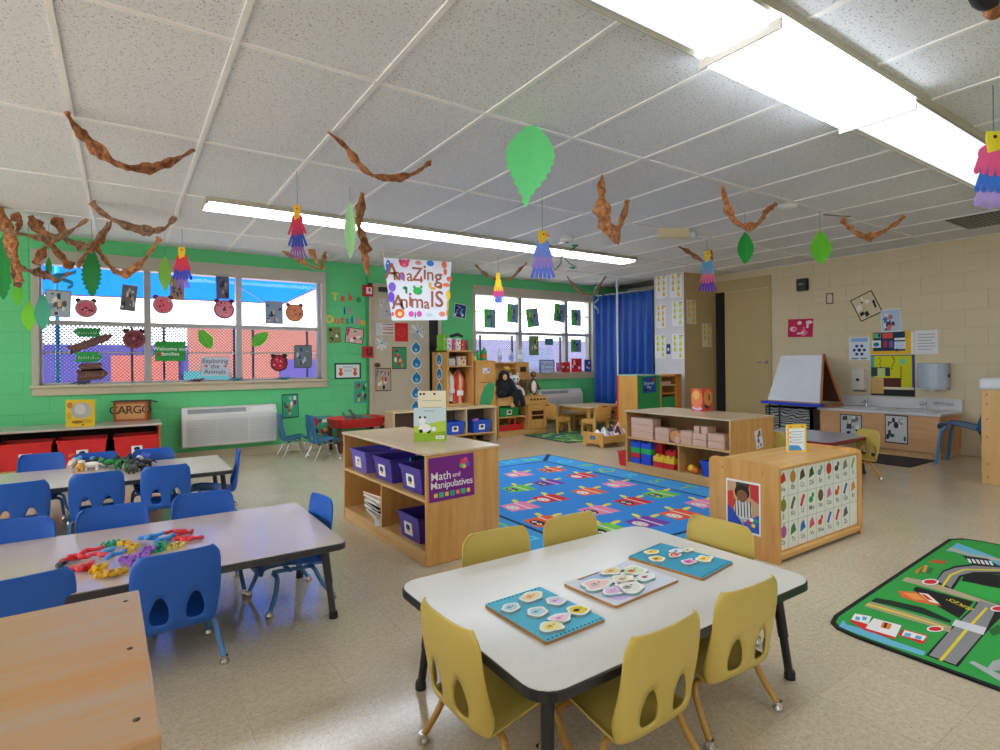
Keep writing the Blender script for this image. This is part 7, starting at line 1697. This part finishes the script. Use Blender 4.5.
# twisted brown paper vines
def kraft(a, b):
    m, nt, bs = pbase('crumpled_paper'); v = coord(nt)
    f = noise(nt, v, 26, 4, .7); nt.links.new(mixc(nt, ramp(nt, f, .38, .62), lin(a), lin(b)), bs.inputs['Base Color']); bs.inputs['Roughness'].default_value = .75
    bump(nt, bs, f, 1.0, .02); return m
VM = [kraft('#7A4628', '#C08050'), kraft('#9A5C30', '#DC9A62'), kraft('#6A4832', '#B48A66')]
def vine(label, pts, rad, seed, mi=0, flat=.45, group='brown paper vines on the ceiling'):
    r = random.Random(seed); path = catmull(pts, 6); n = 10; m = MB(); rad *= 1.3
    vs = []; t0 = (path[1] - path[0]).normalized(); up = Vector((0, 0, 1)) if abs(t0.z) < .9 else Vector((1, 0, 0)); a = t0.cross(up).normalized()
    K = len(path); ph = r.uniform(0, 6)
    for i, p in enumerate(path):
        t = (path[min(K - 1, i + 1)] - path[max(0, i - 1)]).normalized(); a = (a - t * a.dot(t)).normalized(); b = t.cross(a)
        tw = ph + i * .5; s = i / (K - 1); w = rad * (.55 + .45 * math.sin(PI * min(1, s * 1.05)) + .35 * math.sin(i * 1.1 + seed) * .6) * r.uniform(.85, 1.15)
        w = max(w, rad * .35)
        for k in range(n):
            q = 2 * PI * k / n; e = a * math.cos(q) * w * r.uniform(.78, 1.12) + b * math.sin(q) * w * flat * r.uniform(.6, 1.35)
            e = Matrix.Rotation(tw * .35, 3, t) @ e; vs.append(p + e)
    fs = [(i * n + k, i * n + (k + 1) % n, (i + 1) * n + (k + 1) % n, (i + 1) * n + k) for i in range(K - 1) for k in range(n)] + [tuple(range(n - 1, -1, -1)), tuple(range((K - 1) * n, K * n))]
    org = path[0].copy(); m.add([v - org for v in vs], fs, VM[mi], False)
    return tag(m.build('paper_vine', loc=org), label, 'paper vine', group)
def vpts(px, A, B):
    """pixels -> points in the upright plane through A and B"""
    d = (B - A); nx = Vector((-d.y, d.x, 0)); out = [A]
    for u, v in px:
        rr = ray(u, v); t = nx.dot(Vector((A.x, A.y, 0))) / nx.dot(Vector((rr.x, rr.y, 0))); p = rr * t; out.append(Vector((p.x, p.y, min(H - .01, p.z + EYE))))
    return out + [B]
ZC = 2.385
def v2(label, px, rad, seed, mi=0, **k):
    A, B = atz(*px[0], ZC), atz(*px[-1], ZC); return vine(label, vpts(px[1:-1], A, B), rad, seed, mi, **k)
v2('brown paper vine in a low swag at the upper left, nearest to the viewer', [(66, 112), (78, 130), (100, 152), (122, 166), (150, 168), (175, 160), (193, 150)], .026, 1)
v2('brown paper vine in a low swag just above the left window cluster', [(91, 202), (105, 215), (128, 226), (150, 231), (165, 228), (175, 217)], .034, 2, 2)
v2('brown paper vine swag hanging in the upper middle, left of the big green leaf', [(328, 132), (345, 146), (358, 163), (372, 175), (392, 178), (411, 175), (424, 167), (431, 161)], .020, 3)
v2('wide brown paper vine in a V shape right of the big green leaf', [(602, 176), (601, 198), (604, 220), (612, 237), (620, 226), (627, 201)], .045, 4, 1)
v2('brown paper vine in a U shape above the dark green leaf', [(722, 186), (727, 205), (734, 220), (746, 227), (758, 224), (767, 211), (776, 204)], .028, 5, 1)
v2('brown paper vine hanging toward the right wall, above the tilted photo', [(841, 219), (848, 226), (856, 233), (868, 237), (882, 232), (894, 225), (904, 216)], .028, 6, 1)
v2('thin brown paper vine behind the small yellow and pink parrot', [(475, 264), (484, 273), (496, 279), (510, 279), (520, 269), (527, 263)], .022, 7, 2)
v2('brown paper vine near the right window, left of the curtain', [(567, 276), (573, 285), (583, 293), (594, 294), (600, 285), (606, 276)], .022, 8, 2)
v2('brown paper vine behind the parrot with the purple tail, near the column', [(679, 247), (689, 252), (699, 259), (707, 263), (712, 257), (711, 250)], .024, 9, 0)
p0 = atz(361, 193, ZC)
vine('crumpled brown paper vine hanging straight down beside the pale green leaf', [Vector((p0.x, p0.y, atxy(u, v, p0.x, p0.y))) + Vector((.83, -.56, 0)) * ((u - 361) * .0055) for u, v in ((363, 193), (359, 215), (357, 225), (365, 242), (366, 256), (370, 276))], .035, 10, 0)
Yc = 6.35
def cv(label, px, rad, seed, mi=0, y=Yc): rad *= .8; return vine(label, [Vector((q.x, y, min(H - .01, q.z))) for q in (aty(u, v, y) for u, v in px)], rad, seed, mi, group='brown paper branches at the upper left')
cv('forked brown paper branch at the ceiling above the left window, left limb', [(282, 251), (296, 258), (310, 266), (319, 269)], .03, 11, 1, 6.6)
cv('forked brown paper branch at the ceiling above the left window, middle limb', [(308, 238), (311, 250), (317, 262), (320, 269)], .035, 12, 1, 6.55)
cv('forked brown paper branch at the ceiling above the left window, right limb', [(322, 270), (324, 258), (325, 246), (327, 242)], .03, 13, 1, 6.6)
cv('thick orange-brown paper branch at the left edge, running down from the ceiling', [(0, 206), (6, 225), (12, 245), (18, 268), (20, 282)], .05, 14, 1, 6.1)
cv('long brown paper branch stretching right from the left edge cluster', [(0, 229), (20, 234), (42, 238), (58, 237), (72, 230), (88, 219)], .035, 15, 2, 5.95)
cv('thick brown paper branch slanting down to the right in front of the left window', [(30, 216), (40, 230), (52, 245), (64, 260), (72, 269)], .055, 16, 0, 6.2)
cv('short thick brown paper branch beside the slanting one', [(53, 216), (60, 226), (66, 236)], .05, 17, 0, 6.3)
cv('curled brown paper branch crossing near the top left of the left window', [(63, 238), (76, 244), (88, 246), (98, 238), (109, 223)], .038, 18, 2, 6.0)
cv('orange-brown paper branch hanging before the left window, ending under the first mullion', [(95, 245), (104, 258), (114, 270), (124, 274), (138, 266), (150, 252), (160, 238)], .040, 19, 1, 6.25)
cv('dark brown paper branch low at the left end of the left window', [(12, 254), (22, 268), (36, 272), (48, 276), (58, 281), (70, 272)], .04, 20, 2, 6.35)
cv('short brown paper branch dropping left below the long one', [(46, 246), (40, 256), (34, 264)], .035, 21, 0, 6.15)
cv('brown paper loop between the curled branch and the green leaf', [(78, 268), (84, 256), (93, 248), (104, 236), (112, 216)], .03, 22, 0, 6.1)
cv('dark brown paper knot at the left edge above the pale green leaves', [(4, 240), (12, 262), (16, 280), (20, 288)], .035, 23, 2, 6.4)
cv('brown paper stub near the ceiling at the left edge', [(12, 214), (20, 222), (16, 232)], .045, 24, 0, 6.2)

# hanging paper leaves
def hleaf(label, px, top, bot, wpx, col, x=None, ypl=None, zt=None, ser=.14, face=None, tilt=0, string=True, pw=.85):
    """leaf hanging from (px, top) down to bot; on plane y = ypl, or below the ceiling at height zt"""
    p = aty(px, top, ypl) if ypl else atz(px, top, zt)
    d = math.sin(YAW) * p.x + math.cos(YAW) * p.y
    h = (bot - top) * d / FOC; w = wpx * d / FOC
    o = thing('paper_leaf', label, 'paper leaf', (p.x, p.y, p.z), -YAW if face is None else R(face), 'hanging paper leaves')
    m = MB(); mt = paper(col); P = [q for q in leafpts(w, h, ser, 11, pw)]
    n = len(P) // 2
    right = [q for q in P[:n + 1]]; 
    M = Matrix.Rotation(R(tilt), 4, 'Y')
    for sgn in (1, -1):
        vs = []; 
        for (x_, y_) in right: vs += [(0, .0, y_ - h / 2), (sgn * x_, -.12 * x_, y_ - h / 2)]
        fs = [(2 * i, 2 * i + 1, 2 * i + 3, 2 * i + 2) for i in range(len(right) - 1)]
        m.add(vs, fs, mt, False, M)
    m.build('leaf_sheet', o, solid=.0012)
    if string: s = MB(); s.cyl((0, 0, -.01), (0, 0, H - p.z), .0018, plain('#6A8A80', .7), 6); s.build('hanging_string', o)
    return o
hleaf('large bright green paper leaf hanging from the ceiling in the upper middle', 533, 125, 208, 50, '#6CDC88', zt=2.39, ser=.06, string=False, tilt=6, pw=1.35)
hleaf('dark green serrated paper leaf hanging before the tan wall, under the U-shaped vine', 745, 232, 264, 18, '#1E9A3A', zt=2.20)
hleaf('lime green paper leaf hanging before the tan wall, right of the dark green one', 820, 231, 264, 22, '#6ACB32', zt=2.22, ser=.05)
hleaf('pale green paper leaf seen nearly edge-on, beside the crumpled hanging vine', 350, 200, 259, 12, '#A8E0A0', zt=2.30, ser=.05)
hleaf('dark green toothed paper leaf in front of the left window', 92, 248, 297, 22, '#1E7A38', ypl=6.2, ser=.2)
hleaf('lime green paper leaf hanging before the first mullion of the left window', 165, 256, 291, 13, '#8ACB4A', ypl=6.5, ser=.05)
hleaf('small lime green paper leaf at the left edge, upper of two beside the window', 18, 281, 306, 12, '#6AC83E', ypl=6.7, ser=.04)
hleaf('larger lime green paper leaf at the left edge, lower of two beside the window', 29, 301, 331, 15, '#7ACB34', ypl=6.8, ser=.04)
hleaf('teal green paper leaf over the left frame of the left window', 43, 294, 330, 17, '#4AA88A', ypl=6.7, ser=.05)
hleaf('small green paper leaf near the top left corner of the left window', 49, 257, 277, 7, '#3FA84A', ypl=6.6, ser=.05)
hleaf('deep green paper leaf cut by the left edge below the branches', 3, 236, 300, 22, '#1F8A3C', ypl=6.5, ser=.12)
# teal paper spirals
def spiral(label, u, v0, v1, ypl, col, name='paper_spiral', r0=.05, turns=2.5, horiz=0):
    a, b = aty(u, v0, ypl), aty(u, v1, ypl); o = thing(name, label, 'paper spiral', (a.x, ypl, a.z)); h = a.z - b.z; pts = []
    for i in range(50): t = i / 49; pts.append((r0 * math.cos(t * turns * 2 * PI) * (1 - .3 * t), r0 * math.sin(t * turns * 2 * PI) * .7, -h * t))
    m = MB(); vs = []
    for p in pts: vs += [p, (p[0], p[1], p[2] - .035)]
    m.add(vs, [(2 * i, 2 * i + 1, 2 * i + 3, 2 * i + 2) for i in range(49)], paper(col), True); m.build('spiral_strip', o, solid=.001)
    s = MB(); s.cyl((0, 0, 0), (0, 0, H - a.z), .0016, paper('#8AA8A0'), 6); s.build('hanging_string', o)
spiral('pale teal paper spiral hanging in front of the blue curtain top', 596, 284, 312, 6.5, '#9AD8D0', turns=2)
spiral('teal paper spiral hanging at the top left of the left window', 64, 268, 285, 6.5, '#3A9AA8', r0=.09, turns=1.2)

# hand-print parrots
def fan(m, cx, cz, w, h, mt, y, n=6, seed=0, spread=.5):
    r = random.Random(seed)
    m.prism(disc(cx, cz, w * .40, h * .42, 14), y, y + .002, mt, wallY(0))
    for k in range(n):
        a = (k / (n - 1) - .5) * spread * 2; L = h * (.62 + .12 * r.random()); x0 = cx + (k / (n - 1) - .5) * w * .62; z0 = cz - h * .12
        x1, z1 = x0 + L * math.sin(a) * .8, z0 - L * math.cos(a); t = w * .085
        m.prism(strip([(x0, z0), ((x0 + x1) / 2, (z0 + z1) / 2), (x1, z1)], t * 1.7) , y + .0003 * (k + 1), y + .0018 + .0003 * k, mt, wallY(0)); m.prism(disc(x1, z1, t * .85, t * .85, 8), y + .0003 * (k + 1), y + .0018 + .0003 * k, mt, wallY(0))
def parrot(label, u, vtop, v0, v1, wpx, layers, head='#F0C02A', side=0, z0=None, ystr=None, beak=1):
    """string fixed to the ceiling at (u, vtop); the bird spans rows v0..v1"""
    p = aty(u, v0, ystr) if ystr else atz(u, vtop, ZC); zt = p.z if ystr else atxy(u, v0, p.x, p.y)
    d = math.sin(YAW) * p.x + math.cos(YAW) * p.y; h = (v1 - v0) * .93 * d / FOC; w = wpx * 1.05 * d / FOC
    o = thing('paper_parrot', label, 'paper parrot', (p.x, p.y, zt), -YAW, 'hand-print paper parrots')
    m = MB(); hm = paper(head); hh = h * .26
    m.prism([(-w * .2, 0), (w * .16, .0), (w * .22, -hh * .3), (w * .16, -hh), (-w * .16, -hh * 1.2), (-w * .22, -hh * .4)], .006, .009, hm, wallY(0)); m.prism([(beak * w * .15, -hh * .15), (beak * w * .42, -hh * .5), (beak * w * .16, -hh * .55)], .0065, .0095, paper('#E88A2A' if beak else head), wallY(0)); m.prism(disc(beak * w * .06, -hh * .3, w * .045), .009, .0105, paper('#1A1A1A'), wallY(0)); m.build('head', o)
    n = len(layers)
    for i, (c, f) in enumerate(layers):
        f0 = .24 + (.70 / n) * i; m = MB(); fan(m, 0, -h * (f0 + .08), w * f, h * .36, paper(c), .004 - .003 * i, 6, i + int(u), .42); m.build('feather_layer', o)
    s = MB(); s.cyl((0, 0, -.01), (0, 0, H - zt), .002, plain('#2F6A6A', .6), 6); s.build('hanging_string', o)
parrot('paper parrot with yellow head, red and blue layers and purple tail, above the left window', 297, 172, 205, 258, 15, [('#C8324A', .95), ('#2A4AA8', 1.0), ('#8A5A9A', .85)], '#E8AC2A', beak=0)
parrot('paper parrot with yellow head and blue and red wings before the left window', 182, 230, 247, 288, 16, [('#D83A4A', .9), ('#3A4AB8', 1.1), ('#8A6AB0', .7)], '#F0BC2A', beak=0)
parrot('paper parrot with orange beak and long blue and lilac feathers, centre of the room', 542, 196, 231, 277, 20, [('#7A9AEE', .8), ('#A890DC', .95), ('#6A86EA', 1.1)], '#E8C02A', beak=1)
parrot('slim paper parrot with yellow head, pink and blue body before the right window', 498, 257, 273, 305, 10, [('#F0D02A', .7), ('#E83A7A', .9), ('#6A7AD0', 1.0), ('#5A6AC8', .8)], '#F0C82A', beak=0)
parrot('paper parrot with yellow head, sky blue and pink layers and purple tail, near the column', 707, 240, 251, 291, 14, [('#6AB0E0', .9), ('#F07A98', .9), ('#7A4AC0', 1.05)], '#F0C83A', beak=0)
parrot('big paper parrot with yellow head, pink, blue and lilac feathers at the right edge', 993, 88, 132, 206, 40, [('#F0609A', 1.0), ('#3A7AE0', .9), ('#B09AE0', .95)], '#E8DC2A', beak=0)
# green wire ornament in the middle
g1 = atz(549, 250, 2.30); wo_ = thing('wire_ornament', 'thin wire ornament with small green leaves near the round smoke detector', 'ornament', (g1.x, g1.y, 2.30))
m = MB(); dd = (math.sin(YAW) * g1.x + math.cos(YAW) * g1.y) / FOC; Ux = Vector((.828, -.56, 0))
pt = lambda u, v: Ux * ((u - 549) * dd) + Vector((0, 0, -(v - 250) * dd + 0))
m.tube([pt(u, v) for u, v in ((549, 262), (555, 270), (560, 264), (562, 256), (572, 250), (578, 245))], .007, plain('#5A5A4A', .6), 8); m.tube([pt(u, v) for u, v in ((562, 256), (570, 264), (577, 268))], .005, plain('#3A8A6A', .6), 8); m.build('wire', wo_)
for u, v in ((575, 246), (572, 268)): m = MB(); q = pt(u, v); m.ell((q.x, q.y, q.z), (.04, .03, .012), paper('#2FA86A'), 10); m.build('green_leaf', wo_)
m = MB(); m.cyl((0, 0, 0), (0, 0, H - 2.30), .0016, paper('#8A8A8A'), 6); m.build('hanging_string', wo_)
# detectors, emergency light, vent
g1 = atz(567, 236, H); sdm = thing('smoke_detector', 'round smoke detector hanging low from the ceiling at the centre', 'smoke detector', (g1.x, g1.y, H)); m = MB(); m.lathe([(.06, 0), (.06, -.02), (.075, -.03), (.07, -.055), (.03, -.065), (.0, -.066)], plain('#DAD8D4', .4), 20); m.build('housing', sdm); m = MB(); m.lathe([(.018, -.066), (.014, -.072), (0, -.073)], BLKP, 12); m.build('sensor', sdm)
g1 = atz(787, 206, H); sdm = thing('smoke_detector', 'flat round white smoke detector on the ceiling above the right vine', 'smoke detector', (g1.x, g1.y, H)); m = MB(); m.lathe([(.085, 0), (.085, -.012), (.06, -.03), (.03, -.034), (0, -.034)], plain('#E8E6E2', .4), 22); m.build('housing', sdm)
g1 = atz(676, 232, 2.37); em = thing('emergency_light', 'cream emergency light box on the ceiling near the column', 'emergency light', (g1.x, g1.y, H), R(-30)); m = MB(); m.box((-.17, -.05, -.09), (.12, .05, 0), plain('#DCCFA8', .4)); m.build('housing', em, bevel=.008)
for q in (.10, .17): m = MB(); m.lathe([(.02, 0), (.045, -.03), (.05, -.04), (.0, -.042)], plain('#E8E8EC', .15), 16, Matrix.Translation((q, -.02, -.03)) @ Matrix.Rotation(R(50), 4, 'X')); m.build('lamp_head', em)
cvp = thing('ceiling_vent', 'dark slotted vent in the ceiling at the right edge', 'vent', (6.55, 1.62, H)); m = MB(); m.box((0, 0, -.008), (.62, .42, 0), plain('#4A4A48', .6)); m.build('vent_back', cvp)
m = MB()
for i in range(11): m.box((.01, .015 + i * .037, -.014), (.61, .035 + i * .037, -.008), plain('#8A8A86', .5))
m.build('louvre', cvp)
g1 = atz(832, 216, H); wf = MB(); wf.tube([(0, 0, -.01), (.30, .0, -.01)], .004, plain('#3A3A3A', .5), 6); tag(wf.build('ceiling_clip', loc=(g1.x - .15, g1.y, H), rotz=R(-20)), 'thin dark wire clip on the ceiling beside the rightmost vine', 'clip')
m = MB(); g1 = atz(984, 3, H - .05); m.ell((0, 0, 0), (.10, .04, .03), plain('#1C1A18', .8), 12); m.ell((.10, 0, -.01), (.05, .03, .03), VM[0], 10); tag(m.build('ceiling_ornament', loc=(g1.x, g1.y, H - .032)), 'dark brown paper scrap on the ceiling at the top right corner', 'ornament')
